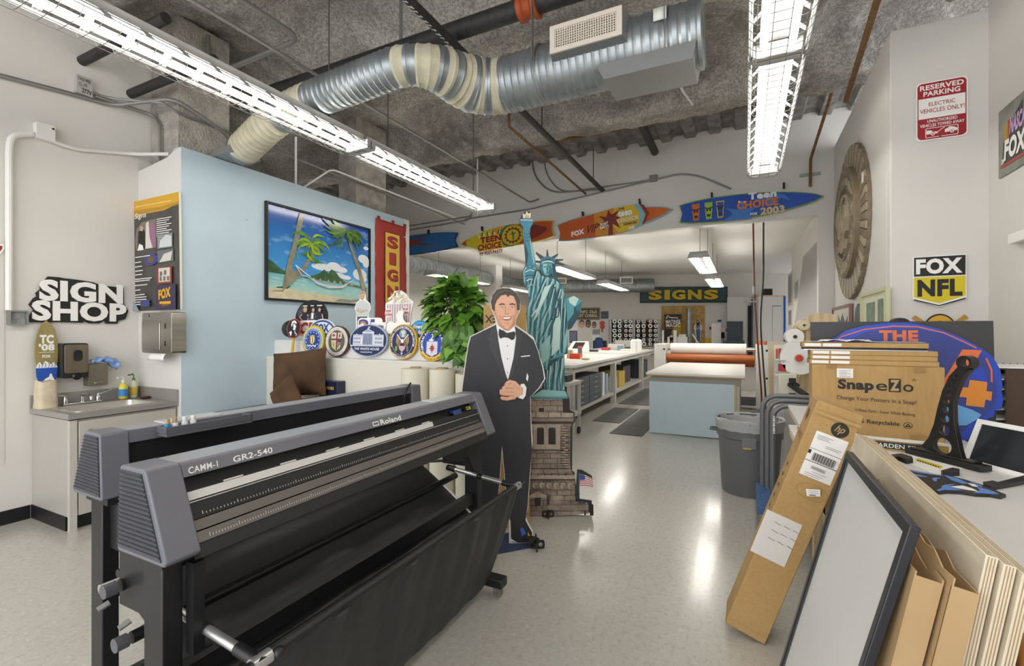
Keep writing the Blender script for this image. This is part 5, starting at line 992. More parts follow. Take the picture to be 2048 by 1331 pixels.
c4(T1, (188, 398), (252, 396), (256, 440), (246, 472), (222, 486), (200, 474), (188, 440)); c4(T3, (192, 402), (216, 402), (212, 440), (216, 464), (202, 464), (192, 440)); c4(T5, (196, 420), (212, 417), (212, 424), (198, 426)); c4(T5, (226, 417), (246, 420), (244, 427), (228, 424)); c4(T2, (216, 420), (222, 420), (226, 444), (214, 444)); c4(T5, (208, 458), (220, 455), (234, 458), (221, 463)); c4(T2, (236, 430), (256, 430), (246, 472), (224, 486))
c4(T6, (170, 392), (178, 362), (205, 352), (240, 352), (268, 362), (276, 390), (250, 376), (220, 372), (192, 378)); c4(T4, (176, 405), (190, 384), (220, 378), (252, 382), (270, 402), (250, 392), (220, 388), (194, 392))
for x in range(186, 266, 9): l4(T5, .8, (x, 358), (x, 374))
# drapery folds
for p in (((120, 430), (100, 520), (92, 570)), ((140, 450), (118, 540), (104, 620)), ((200, 500), (150, 620), (110, 720)), ((240, 520), (190, 640), (120, 780)), ((262, 540), (230, 680), (150, 860)), ((300, 570), (250, 760), (160, 940)), ((310, 640), (300, 800), (240, 1000)), ((330, 700), (320, 880), (318, 1000)), ((280, 700), (250, 900), (190, 1090)), ((230, 1090), (222, 1180), (226, 1250)), ((270, 1060), (262, 1160), (266, 1250)), ((310, 1040), (300, 1160), (304, 1255)), ((210, 1120), (204, 1190), (208, 1250))):
    l4(T5, 3.2, *p, taper=True); l4(T4, 2.2, *[(x+11, y+4) for x, y in p], taper=True); l4(T2, 1.6, *[(x-9, y+10) for x, y in p], taper=True)
c4(T3, (170, 960), (240, 880), (232, 1040), (180, 1090)); c4(T4, (200, 560), (250, 540), (150, 760), (120, 800)); c4(T1, (236, 1052), (330, 1000), (336, 1014), (250, 1070)); c4(T4, (258, 820), (300, 700), (310, 820), (300, 980), (246, 1030))
c4(T5, (228, 1060), (330, 1022), (300, 1040), (240, 1085)); c4(T6, (62, 455), (90, 420), (140, 440), (120, 500), (80, 520)); l4(T4, 2, (70, 460), (100, 445), (130, 452)); l4(T5, 2, (66, 490), (96, 480), (124, 484)); l4(T4, 2, (78, 520), (100, 508), (120, 510)); l4(T3, 2, (86, 560), (104, 545), (124, 548))
l4(T4, 3, (240, 545), (210, 620), (160, 700), (110, 760)); l4(T5, 2.4, (268, 560), (300, 690), (292, 760), (250, 780))
c4(T1, (345, 640), (396, 618), (454, 658), (440, 742), (388, 832), (354, 846)); c4(T4, (362, 640), (396, 620), (430, 640), (408, 690), (372, 680)); c4(T5, (354, 790), (388, 700), (440, 690), (440, 742), (388, 832), (354, 848)); c4(T1, (358, 660), (400, 690), (396, 740), (354, 800)); c4(T2, (410, 690), (452, 660), (448, 700), (420, 730))
c4(T3, (112, 1300), (185, 1254), (338, 1262), (356, 1300), (360, 1312), (110, 1314)); c4(T1, (112, 1300), (356, 1300), (360, 1314), (110, 1314))
# pedestal
def c5(m, *pts): A.poly(U([C5(*p) for p in pts]), m)
def r5(m, x0, y0, x1, y1): c5(m, (x0, y0), (x1, y0), (x1, y1), (x0, y1))
ST = M_STONE; S1 = mat('#b0a192', .5, var=(20, .2)); S2 = mat('#8d7e71', .5, var=(18, .25)); S3 = mat('#3b332e', .5); S4 = mat('#26211f', .5)
c5(ST, (20, 118), (430, 118), (435, 240), (530, 250), (530, 320), (520, 330), (500, 380), (500, 720), (520, 790), (540, 800), (545, 930), (548, 1050), (660, 1056), (668, 1160), (300, 1182), (20, 1200))
c5(S4, (432, 118), (494, 116), (500, 228), (434, 232)); r5(S4, 216, 200, 262, 236); r5(S1, 20, 246, 530, 286); r5(S3, 20, 286, 530, 292); r5(S2, 20, 294, 526, 322); r5(S3, 20, 322, 520, 344)
for x in (186, 300, 415): r5(S3, x, 232, x+5, 284)
r5(S1, 20, 348, 410, 378); r5(S4, 195, 378, 372, 528); 
for x0 in (60, 158, 262, 368): r5(S1, x0, 386, x0+40, 576); c5(S1, (x0-8, 374), (x0+48, 374), (x0+42, 390), (x0-2, 390)); r5(S2, x0+8, 392, x0+11, 570); r5(S2, x0+26, 392, x0+29, 570)
r5(S1, 198, 530, 262, 574); r5(S1, 302, 530, 368, 574); r5(S3, 20, 576, 500, 584)
for i in range(16): r5(S1, 424+(i % 2)*18, 372+i*22, 456+(i % 2)*22, 386+i*22); r5(S4, 412, 384+i*22, 490, 388+i*22)
r5(S3, 20, 738, 510, 744); r5(S1, 20, 800, 540, 836); r5(S3, 20, 838, 542, 848)
for i in range(7): r5(S3, 20+i*62+60, 780, 26+i*62+60, 806); A.ell(*[(lambda q: q)(v) for v in (C5(118+i*63, 892)[0], -C5(118+i*63, 892)[1])], 5.6, 6, S1, 18); A.ell(C5(128+i*63, 900)[0], -C5(128+i*63, 900)[1], 3, 4, S2, 14)
c5(S1, (110, 990), (205, 945), (290, 985), (290, 1004), (110, 1004)); r5(S4, 178, 1000, 230, 1076); r5(S3, 285, 985, 308, 1066); r5(S2, 300, 1066, 660, 1110); r5(S4, 622, 1122, 636, 1156); c5(S4, (670, 1056), (704, 1060), (706, 1160), (672, 1160)); r5(mat('#3b4660'), 565, 1030, 625, 1052)
FLR = mat('#b5464c', .5); c5(NEWS, (580, 786), (640, 800), (704, 834), (710, 866), (690, 900), (584, 902))
for i in range(5): c5(FLR, (582, 808+i*19), (640, 806+i*19), (702, 834+i*15), (704, 842+i*15), (640, 815+i*19), (582, 817+i*19))
c5(mat('#3d4f86', .5), (580, 786), (628, 800), (628, 838), (582, 842)); A.line(U([C5(574, 776), C5(576, 944)]), 1.6, mat('#55627c'))
A.build('printed_statue', t, local=True)
clip_foot(t, (1095-1100)*s, k=.6)
# cardboard sheet box behind
d = 3.53; M = frame((atd(1014, 661, d).x, atd(1014, 661, d).y, 0), RT, UP); k = d/FP
t = thing('tall_carton', 'tall brown carton with upside-down lettering behind the two big cut-outs', 'box', M=M)
X = lambda px: (px-1014)*k; z1 = HC+51*k
b = MB(M_CARD); b.hexa([(X(967), 0, 0), (X(1060), 0, 0), (X(1060), 0, -.12), (X(967), 0, -.12), (X(967), z1, 0), (X(1052), z1, 0), (X(1052), z1, -.12), (X(967), z1, -.12)]); b.build('carton', t, local=True)
A = Art(k, k, 1014, 0, z=.0008); yy = lambda py: (HC+(661-py)*k)/k
A.text('FLEX', 1012, yy(630), 970, yy(645), INK, .02); 
for i in range(14): A.line([(1050+(i*7 % 5), yy(840+i*14)), (1053+(i*5 % 6), yy(846+i*14))], 1.2, mat('#3c2d1c'))
A.build('lettering', t, local=True)
# ================================================================ white workroom behind the surfboard wall
TUBE2 = mat('#fffaf1', .4, emit=LAMP*2.3, name='lit_workroom_tube')
def pendant(x, y0, z, label, ln=2.3):
    t = thing('pendant_light', label, 'lamp', (x, y0, z), 0, 'pendant fluorescents of the white workroom')
    b = MB(REFL); xs = [(-.16, 0), (-.12, .09), (.12, .09), (.16, 0)]
    for (ax, az), (cx, c2z) in (((-.16, 0), (-.12, .09)), ((-.12, .09), (-.05, .09)), ((.05, .09), (.12, .09)), ((.12, .09), (.16, 0))): b.add([(ax, 0, az), (cx, 0, c2z), (cx, ln, c2z), (ax, ln, az)], [(0, 1, 2, 3)])
    for y in (0, ln): b.add([(a, y, c) for a, c in xs], [(0, 1, 2, 3)])
    b.build('reflector', t, local=True, solid=.004, smooth=10)
    for s in (-1, 1): MB(TUBE2).cyl((s*.075, .04, .03), (s*.075, ln-.04, .03), .017, 10).build('fluorescent_tube', t, local=True)
    b = MB(WIRE)
    for i in range(24): b.bar((-.155, .05+(ln-.1)*i/23, .004), (.155, .05+(ln-.1)*i/23, .004), .002, .006)
    b.build('louvre', t, local=True)
    for y in (.3, ln-.3): MB(WIRE).cyl((0, y, .09), (0, y, 3.42-z), .005, 6).build('hanger_rod', t, local=True)
for x, y, l in ((-5.65, 7.7, 'leftmost workroom pendant light, above the plant'), (-5.65, 11.0, 'farther left workroom pendant light, just above the tuxedo man cut-out'), (-3.05, 7.7, 'workroom pendant light beside the statue crown'), (-3.05, 11.0, 'workroom pendant light before the far duct register, left of the SIGNS board'), (-.64, 7.7, 'nearest workroom pendant light right of centre, under the blue surfboard'), (-.64, 11.0, 'far workroom pendant light in front of the SIGNS board')): pendant(x, y, 2.6, l)
# ducts
t = thing('workroom_duct', 'grey round duct along the left and far walls of the workroom', 'duct', (-6.9, 10, 3.0))
e = onfar(1305, 565, .75); el = V((-6.85, 14.2, 2.99)); far0 = onfar(1035, 565, .75); e.z = far0.z = 2.98
spiral('duct_run', t, fillet([V((-6.85, 7.7, 3.0)), V((-6.85, far0.y-.2, 3.0)), far0+FU*.6, e], .8, 8), lambda s: .22, (), .12, 18)
MB(M_DUCT).lathe([(.225, 0), (.225, .03), (.1, .05)], e, 18, FU).build('end_cap', t)
def fpl(px0, py0, px1, py1, off=.0, tilt=0.):
    cx, cy = (px0+px1)/2, (py0+py1)/2; a, b = onfar(px0, cy, off), onfar(px1, cy, off); tp, c = onfar(cx, py0, off), onfar(cx, py1, off); o = (a+b)/2; o.z = (tp.z+c.z)/2
    return frame(o, FU, UP-FN*tilt), (b-a).length, tp.z-c.z
for k, bx in enumerate(((1240, 553, 1266, 567), (1114, 555, 1133, 567))):
    M, w, h = fpl(*bx, 1.02); o = MB(NEWS); o.prism(rrect(-w/2, -h/2, w/2, h/2, .01), -.12, 0, [rrect(-w/2+.04, -h/2+.04, w/2-.04, h/2-.04, .01)]); o.use(mat('#9fa2a3'))
    for i in range(6): o.box(-w/2+.03, -h/2+.05+i*(h-.1)/5, -.05, w/2-.03, -h/2+.07+i*(h-.1)/5, -.02)
    o.X = None; o.v = [M @ p for p in o.v]; o.build('register', t)
# far wall things
def fsign(name, label, cat, bx, off, m, th=.02, group=None, tilt=0., shape=None):
    M, w, h = fpl(*bx, off, tilt); t = thing(name, label, cat, group=group, M=M); panel(t, shape(w, h) if shape else rrect(-w/2, -h/2, w/2, h/2, .004), th, m); return t, w, h
t, w, h = fsign('sign_board', 'long dark teal board with block SIGNS letters in yellow on the far wall', 'sign', (1280, 573.5, 1455, 605), .06, mat('#3a555c', .4), .05)
b = MB(mat('#1f3338', .4)); b.prism([(-w/2, -h/2), (w/2, -h/2), (w/2, h/2), (-w/2, h/2)], 0, .012, [[(-w/2+.03, -h/2+.05), (w/2-.03, -h/2+.05), (w/2-.03, h/2-.04), (-w/2+.03, h/2-.04)]]); b.build('border', t, local=True)
for i, (a, c) in enumerate(((1297, 1324), (1329, 1340), (1344, 1371), (1376, 1403), (1408, 1436))):
    x0, x1 = ((v-1367.5)/175*w for v in (a, c)); ch = 'SIGNS'[i]
    outline_letters(t, ch, (x0+.02, -h*.31-.03, x1+.02, h*.31-.03), 0, mat('#2a1a10', .5), 0.002, .004, 'letter_shadow', .09)
    outline_letters(t, ch, (x0, -h*.31, x1, h*.31), 0, mat('#d6b727', .45), .004, .05, 'letter', .08)
t, w, h = fsign('strand_board', 'strand-board sheet fixed to the far wall under the SIGNS board', 'board', (1323, 611, 1410, 735), .03, M_OSB, .02)
t, w, h = fsign('poster', 'leaning MATINEE MAGIC poster before the strand board', 'poster', (1329, 628, 1363, 680), .22, mat('#2b2621', .4), .012)
A = Art(w/100, h/150); A.poly([(0, -60), (48, -40), (48, 30), (10, 10), (-10, -30)], mat('#a88f22')).poly([(10, -70), (48, -70), (48, -40), (14, -44)], mat('#b8642a')).text('MATINEE', -42, 22, 44, 42, NEWS, .02, slope=2).text('MAGIC', -40, 0, 42, 22, NEWS, .02, slope=2).line([(-40, 48), (-30, 68), (-20, 56), (30, 54)], 5, NEWS).rect(-40, -8, 10, -4, mat('#a86a2a')).ell(-10, -52, 10, 7, NEWS).ell(6, -56, 7, 6, mat('#c8b79a')); A.build('printed_design', t, local=True)
def stand(name, label, cat, px, py0, py1, wpx, off, m, group=None, lean=0., z0=.905):
    p = onfar(px, py0, off); r = wpx/2*onfar(px, 661, off).dot(FW)/FP; b = MB(m); q = V((p.x, p.y, z0)); b.cyl(q+FU*lean, p, r, 18); return one(b, name, label, cat, group, smooth=40)
stand('duct_pipe', 'tall silver duct pipe standing before the strand board', 'pipe', 1378, 616, 720, 10, .35, M_DUCT, z0=.0)
stand('cardboard_tube', 'thin white tube leaning beside the small woman cut-out', 'tube', 1385, 668, 690, 3, .75, PAPER, lean=.28, z0=.906)
p, q = onfar(1320, 690, 1.1), onfar(1420, 690, 1.1)
t = thing('back_bench', 'white bench along the far wall behind the laminator', 'bench', ((p.x+q.x)/2, (p.y+q.y)/2, 0)); 
b = MB(WHITE); u = (q-p).normalized(); a = V((p.x, p.y, 0)); c = V((q.x, q.y, 0)); n = -FN*.6
b.hexa([v+V((0, 0, .86)) for v in (a, c, c+n, a+n)]+[v+V((0, 0, .90)) for v in (a, c, c+n, a+n)]); b.build('worktop', t)
for v in (a+u*.05-FN*.05, c-u*.1-FN*.05, a+u*.05-FN*.55, c-u*.1-FN*.55): MB(WHITE).box(v.x-.03, v.y-.03, 0, v.x+.03, v.y+.03, .86).build('leg', t)
for k, (px, y0, wp, l) in enumerate(((1326, 660, 4, 'white paper roll standing left of the leaning poster'), (1337, 673, 4.5, 'short white paper roll standing before the poster'), (1350, 660, 7, 'thick white paper roll standing right of the poster'))): stand('paper_roll', l, 'roll', px, y0, 690, wp, .85, PAPER, 'white paper rolls on the back bench')
for k, (bx, l) in enumerate((((1354, 673, 1375, 691), 'white carton on the back bench before the silver duct pipe'),)):
    M, w, h = fpl(*bx, .78); o = MB(PAPER); o.box(-w/2, -(M.translation.z-.905), -.25, w/2, h/2, 0); t = thing('white_box', l, 'box', M=M); o.build('carton', t, local=True, bev=.005); MB(PAPER).box(-w*.3, h/2, -.2, w*.4, h/2+.08, -.05).build('lid', t, local=True)
M, w, h = fpl(1388, 636, 1405, 692, .2); t = thing('standee', 'small cut-out of a dark-haired woman in blue jeans before the strand board', 'standee', M=M)
kk = w/17; LL = lambda pts: [((x-1396.5)*kk, (664-y)*kk) for x, y in pts]
panel(t, LL([(1394, 637), (1398, 637), (1400, 643), (1400, 648), (1404, 651), (1404, 657), (1402, 661), (1402, 668), (1398, 692), (1392, 692), (1391, 672), (1390, 660), (1388, 656), (1389, 650), (1392, 647), (1392, 641)]), .01, NEWS)
A = Art(kk, kk, 1396.5, -664); A.poly(U([(1393, 638), (1397, 637.5), (1399.5, 643), (1399.5, 650), (1392.5, 650), (1392.5, 643)]), INK).ell(1395.6, -642, 1.6, 2.4, SKN).poly(U([(1392, 649), (1400, 649), (1400, 659), (1392.5, 659)]), mat('#4a6f9e')).line(U([(1390.5, 651), (1391, 656), (1398, 656)]), 2, SKN).line(U([(1402, 651), (1401.5, 656), (1396, 655)]), 2, SKN).poly(U([(1391.5, 659), (1401, 659), (1401, 668), (1398, 692), (1393, 692), (1392.5, 672)]), mat('#3f618f')); A.build('printed_figure', t, local=True)
SLT = mat('#4a525e', .5)
for nm, lb, bx, off, m, cat, th in (('yellow_sheet', 'yellow panel low on the far wall right of the strand board', (1411, 676, 1425, 735), .1, mat('#dcb91f', .5), 'panel', .02),
    ('white_sheet', 'narrow white panel leaning left of the slate board', (1423, 646, 1442, 740), .3, PAPER, 'panel', .03), ('door_slab', 'tall white door slab leaning behind the slate board', (1455, 594, 1499, 740), .22, WHITE, 'panel', .04),
    ('slate_board', 'slate grey board leaning before the white door slab', (1454, 642, 1486, 740), .5, SLT, 'board', .02), ('slate_box', 'low slate grey box front below the slate board', (1450, 681, 1489, 740), .8, SLT, 'box', .2),
    ('black_board', 'thin black board between the white door slab and the tall slate panel', (1496, 611, 1504, 740), .3, INK, 'board', .02), ('slate_sheet', 'tall narrow slate panel beside the white cabinet', (1503, 598, 1513, 740), .35, SLT, 'panel', .03),
    ('wall_switch_box', 'small white box with a red stripe on the far wall', (1438, 655, 1451, 672), .08, PAPER, 'box', .06), ('black_device', 'small black device on the far wall by the slate board', (1443, 664, 1449, 676), .16, INK, 'device', .05)):
    fsign(nm, lb, cat, bx, off, m, th)
for bx, l in (((1436, 639, 1443, 643), 'small blue label high right of the strand board'), ((1419, 653, 1423, 659), 'small red round label right of the strand board'), ((1452, 657, 1456, 663), 'small red and blue label beside the slate board')): fsign('label_tag', l, 'label', bx, .02, mat('#7a3a4e') if 'red' in l else BLU2, .01)
pa = onfar(1517, 690, .8); pb = onfar(1571, 690, .8); zt = onfar(1540, 593, .8).z
t = thing('tall_cabinet', 'tall white cabinet with wooden top and blue edge tape in the far right corner', 'cabinet', ((pa.x+pb.x)/2, (pa.y+pb.y)/2, 0)); a = V((pa.x, pa.y, 0)); c = V((pb.x, pb.y, 0)); n = -FN*.55
b = MB(WHITE); b.hexa([a, c, c+n, a+n]+[v+V((0, 0, zt)) for v in (a, c, c+n, a+n)]); b.build('body', t); b = MB(M_PLY); b.hexa([v+V((0, 0, zt+.001)) for v in (a-FU*.02, c+FU*.03, c+n, a+n-FU*.02)]+[v+V((0, 0, zt+.05)) for v in (a-FU*.02, c+FU*.03, c+n, a+n-FU*.02)]); b.build('top', t)
b = MB(mat('#8d98a6', .5)); d0 = a+FU*.42+FN*.004; d1 = c-FU*.12+FN*.004; z1 = zt-.28; 
for s0, s1, z0, zz in ((0, .03, .9, z1), (.0, 1, z1-.03, z1)): 
    q0, q1 = d0+(d1-d0)*s0, d0+(d1-d0)*s1; b.hexa([q0+V((0, 0, z0)), q1+V((0, 0, z0)), q1+FN*.006+V((0, 0, z0)), q0+FN*.006+V((0, 0, z0)), q0+V((0, 0, zz)), q1+V((0, 0, zz)), q1+FN*.006+V((0, 0, zz)), q0+FN*.006+V((0, 0, zz))])
b.build('door_edge', t)
b = MB(mat('#2457b8', .5)); b.hexa([c+FN*.003-FU*.06, c+FN*.003, c+FN*.012, c+FN*.012-FU*.06]+[v+V((0, 0, zt+.02)) for v in (c+FN*.003-FU*.06, c+FN*.003, c+FN*.012, c+FN*.012-FU*.06)]); b.build('blue_tape', t)
M, w, h = fpl(1530, 577, 1545, 591, .7); t = thing('black_box', 'black box on top of the tall white cabinet', 'box', M=M); MB(INK).box(-w/2, -h/2+.015, -.2, w/2, h/2, 0).build('box', t, local=True)
# vinyl racks
for k, (xs, l) in enumerate((((1225.8, 1235.5, 1247.5, 1256.4), 'left'), ((1271.5, 1282.4, 1295, 1305.3), 'right'))):
    M, w, h = fpl(xs[0]-7, 639, xs[3]+5, 690, .05); t = thing('roll_rack', f'wall rack of vinyl rolls, {l} one of the two by the far counter end', 'rack', M=M)
    MB(mat('#8c8f92', .5)).box(-w/2, -h/2, -.03, w/2, h/2, 0).build('back_panel', t, local=True)
    for x in (-w/2, w/2): MB(mat('#b9bbbb')).box(x-.02, -h/2, 0, x+.02, h/2, .5).build('side_rail', t, local=True)
cols = [mat(c, .4) for c in ('#e8e8e6', '#5b6468', '#2f4a86', '#2a2b2e', '#6f8f4a', '#c4b13a', '#c8662a', '#8f9598', '#3a5a7a', '#e0dfdc')]; protoR = {}; rr = random.Random(3); nroll = 0
for xs in ((1225.8, 1235.5, 1247.5, 1256.4), (1271.5, 1282.4, 1295, 1305.3)):
    for r_, py in enumerate((643.2, 652, 661, 670, 678.6, 686.5)):
        for px in xs:
            ci = rr.randrange(10) if px > 1245 else rr.choice((0, 1, 7, 1)); c = onfar(px+rr.uniform(-.5, .5), py, .10)
            big = rr.random() < .3
            if (ci, big) not in protoR:
                b = MB(cols[ci], PAPER, INK); R0 = .07 if big else .055
                b.lathe([(R0, 0), (R0, .52)], (0, 0, 0), 16, (0, 0, 1)); b.use(PAPER).lathe([(R0*.98, .521), (R0*.5, .522)], (0, 0, 0), 16, cap=False).use(INK).lathe([(R0*.52, .5215), (R0*.02, .5215)], (0, 0, 0), 12, cap=False)
                o = b.build('vinyl_roll', None); protoR[(ci, big)] = o
            else: o = protoR[(ci, big)].copy(); S.collection.objects.link(o)
            nroll += 1; o.matrix_basis = frame(c, FU, UP); tag(o, 'vinyl roll end with white core ring in a far wall rack', 'vinyl roll', 'vinyl rolls stored in the far wall racks')
# western sign, clippings
t, w, h = fsign('wooden_sign', 'weathered brown framed sign reading OLD WEST CORRAL right of the statue tablet', 'sign', (1144, 615, 1200, 639), .06, mat('#7d7866', .7), .04)
A = Art(w/100, h/44); A.rect(-45, -17, 45, 17, mat('#4a4026', .7)).text('& NFC OLD', -32, 1, 40, 13, mat('#c9c2a8'), .06).text('WEST CORRAL', -40, -13, 42, -1, mat('#c9c2a8'), .06); A.build('lettering', t, local=True)
fsign('clipping', 'small dark picture clipping right of the brown western sign', 'picture', (1202, 622, 1217, 637), .02, SLT, .01)
for k, (bx, sk, hr, l) in enumerate(((( 1158, 640, 1169, 655), SKN, HAIRB, 'cut-out face photo, left of two under the western sign'), ((1171, 639, 1182, 655), mat('#6d4c3c'), INK, 'cut-out face photo of a dark-skinned man under the western sign'), ((1184, 643, 1193, 656), mat('#8a6a5a'), INK, 'cut-out face photo with a black cap beside the red cut-out'))):
    t, w, h = fsign('face_photo', l, 'photo', bx, .03, sk, .008, 'face photos pinned by the far counter', shape=lambda w, h: ellpts(0, 0, w/2, h/2, 20))
    A = Art(w/100, h/100); A.poly(ellpts(0, 8, 50, 44, 16, 10, 170), hr).poly(ellpts(0, 2, 40, 34, 14, 0, 360), sk).ell(-18, 6, 9, 3, INK, 10).ell(18, 6, 9, 3, INK, 10).ell(0, -24, 16, 4, NEWS, 10); A.build('printed_face', t, local=True)
t, w, h = fsign('red_cutout', 'small red cut-out figure shape on the far wall', 'cut-out', (1199, 641, 1210, 664), .03, mat('#b23a34'), .01, shape=lambda w, h: [(x*w/2, y*h/2) for x, y in ((-.3, -1), (.3, -1), (.2, -.5), (.8, -.3), (.9, .2), (.6, .3), (1, .6), (.6, .95), (-.5, .95), (-1, .6), (-.6, .2), (-.9, -.1), (-.3, -.5))])
fsign('clipping', 'grey photo clipping below the cut-out face photos', 'picture', (1185, 658, 1200, 668), .02, mat('#8f8f90'), .01)
fsign('clipping', 'white paper sheet pinned left of the cut-out face photos', 'paper', (1143, 642, 1156, 660), .02, PAPER, .006); fsign('clipping', 'white paper sheet pinned below the grey photo clipping', 'paper', (1184, 670, 1199, 680), .02, PAPER, .006)
# counter
CT = mat('#dedcd8', .4); CP = mat('#c2bfb8', .5); x1, x0, y0c, y1c = -2.33, -4.0, 6.85, 14.4
t = thing('work_counter', 'long white counter with open shelves running back from the statue cut-out', 'counter', (-3, 7, 0))
MB(CT).box(x0, y0c, .905, x1, y1c, .95).build('worktop', t, bev=.006); MB(CP).box(x0+.04, y0c+.05, .82, x1-.05, y1c-.05, .905).build('apron', t)
for y in (6.98, 9.6, 12.5, 14.25):
    for x in (x1-.1, x0+.1): MB(CP).box(x-.05, y-.05, 0, x+.05, y+.05, .82).build('leg', t)
MB(CP).box(x0+.05, y0c+.15, .17, x1-.08, y1c-.1, .215).build('shelf', t)
def inbox(nm, lb, cat, x0, y0, z0, x1, y1, z1, m, bev=.004, group=None): b = MB(m); b.box(x0, y0, z0, x1, y1, z1); return one(b, nm, lb, cat, group, bev=bev)
t = thing('flat_file', 'slate grey drawer unit on the near shelf of the long counter', 'cabinet', (-2.7, 7.7, .216))
MB(mat('#565c63', .5)).box(-3.1, 7.15, .216, x1-.11, 8.75, .70).build('body', t, bev=.004)
for i in range(5):
    z = .235+i*.092; d = MB(mat('#5e656d', .45)).box(x1-.11, 7.17, z, x1-.10, 7.93, z+.082).build('drawer', t); MB(ALU).box(x1-.10, 7.48, z+.04, x1-.09, 7.6, z+.055).build('handle', d)
    d = MB(mat('#5e656d', .45)).box(x1-.11, 7.97, z, x1-.10, 8.73, z+.082).build('drawer', t); MB(ALU).box(x1-.10, 8.28, z+.04, x1-.09, 8.4, z+.055).build('handle', d)
inbox('yellow_box', 'dull yellow cardboard box on the counter shelf past the drawer unit', 'box', -2.9, 10.4, .216, -2.5, 10.95, .56, mat('#c1a646', .7))
for k, (y, h, l) in enumerate(((9.0, .45, 'white binder pile end on the counter shelf by the drawers'), (9.25, .40, 'pale blue folder standing on the counter shelf'))): inbox('binder', l, 'binder', -2.9, y, .216, -2.48, y+.12, .216+h, PAPER if k == 0 else mat('#9fb0c4'))
for k, (y, r, l) in enumerate(((9.9, .07, 'white jug on the counter shelf before the yellow box'), (10.15, .06, 'blue-capped clear jug on the counter shelf'))):
    b = MB(PAPER if k == 0 else mat('#b6c3d6', .3)); b.lathe([(r, 0), (r, .25), (r*.4, .33), (r*.4, .37)], (-2.55, y, .216), 14); one(b, 'jug', l, 'jug')
inbox('dark_case', 'dark red and black case deep on the counter shelf', 'case', -3.2, 11.2, .216, -2.6, 12.0, .62, mat('#3a2628')); inbox('dark_equipment', 'dark slotted equipment case at the far shelf end', 'case', -3.0, 12.7, .216, -2.45, 13.5, .68, mat('#2e3640'))
# utility cart behind the statue
t = thing('utility_cart', 'pale utility cart with clutter beside the statue pedestal', 'cart', (-2.3, 6.3, 0))
for z in (.28, .72): MB(CP).box(-2.75, 6.05, z, -2.12, 6.55, z+.05).build('tray', t, bev=.006)
for x in (-2.72, -2.15):
    for y in (6.08, 6.52): MB(CP).box(x-.02, y-.02, .1, x+.02, y+.02, .72).build('leg', t); MB(INK).lathe([(.05, -.015), (.05, .015)], (x, y, .05), 16, (1, 0, 0)).build('wheel', t)
inbox('toner_box', 'black and grey tool pile on the utility cart', 'box', -2.5, 6.15, .771, -2.2, 6.4, .86, mat('#3b3836', .6, var=(20, .4))); inbox('book', 'pale book lying on the utility cart', 'book', -2.72, 6.1, .771, -2.52, 6.4, .80, PAPER)
# counter clutter
def onc(px, py, z=.95): return onz(px, py, z)
p = onc(1152, 717); inbox('red_box', 'bright orange-red tub on the near counter corner', 'tub', p.x-.1, p.y-.08, .951, p.x+.1, p.y+.08, 1.05, mat('#cf4423', .5))
p = onc(1160, 708); b = MB(mat('#5a5d60')); b.lathe([(.05, 0), (.05, .14)], p, 14).use(mat('#d0502c')).lathe([(.052, .14), (.052, .18)], p, 14); one(b, 'can', 'grey can with orange lid behind the orange-red tub', 'can')
p = onc(1170, 719); b = MB(mat('#d8cf9a')); b.ball(p+V((0, 0, .025)), (.1, .05, .024)); one(b, 'tape_pile', 'small yellow crumple on the counter edge', 'tape')
inbox('blue_strip', 'blue ruler lying on the near counter corner', 'ruler', *(lambda p: (p.x-.18, p.y-.02, .9505, p.x+.1, p.y+.02, .897))(onc(1146, 727)), BLU2)
for k, (px, py, w, l) in enumerate(((1205, 711, .45, 'large white paper sheet in the middle of the counter'), (1230, 703, .5, 'white paper sheet farther along the counter'))):
    p = onc(px, py); inbox('paper_sheet', l, 'paper', p.x-w, p.y-.4, .9505, p.x+w*.6, p.y+.5, .953, PAPER, 0)
p = onc(1150, 704); t = thing('scanner', 'white slanted device with dark display at the counter\'s left', 'device', (-3.6, p.y, .951)); b = MB(NEWS); b.hexa([(-3.9, p.y-.2, .951), (-3.48, p.y-.2, .951), (-3.48, p.y+.3, .951), (-3.9, p.y+.3, .951), (-3.9, p.y-.15, 1.01), (-3.48, p.y-.15, 1.01), (-3.48, p.y+.25, 1.22), (-3.9, p.y+.25, 1.22)]); b.build('housing', t, bev=.01); b = MB(INK); b.hexa([(-3.8, p.y-.08, 1.045), (-3.55, p.y-.08, 1.045), (-3.55, p.y+.18, 1.185), (-3.8, p.y+.18, 1.185), (-3.8, p.y-.085, 1.052), (-3.55, p.y-.085, 1.052), (-3.55, p.y+.175, 1.192), (-3.8, p.y+.175, 1.192)]); b.build('display', t)
t = thing('monitor', 'black monitor at the back of the counter right of the statue', 'monitor', (-4.0, 10.5, .951)); pm = onx(1146, 674, -4.0); t.location = (-4.0, pm.y, .951)
M, w, h = ypl(1139, 661, 1154, 685, pm.y); o = MB(INK); o.box(-w/2, -h/2, -.03, w/2, h/2, 0); o.v = [M @ v for v in o.v]; o.build('screen_case', t); o = MB(mat('#5a6078', .2)); o.box(-w*.44, -h*.4, 0, w*.44, h*.44, .003); o.v = [M @ v for v in o.v]; o.build('screen', t); zb = M.translation.z-h/2
MB(INK).box(M.translation.x-.03, pm.y+.0, .952, M.translation.x+.03, pm.y+.03, zb+.05).box(M.translation.x-.15, pm.y-.08, .951, M.translation.x+.15, pm.y+.12, .96).build('stand', t)
p = onc(1199, 698); t = thing('office_chair', 'office chair draped with a blue jacket behind the counter', 'chair', (p.x-.9, p.y+1.2, 0)); cx, cy = -4.55, 15.1; px_ = ony(1199, 690, cy); cx = px_.x
t.location = (cx, cy, 0)
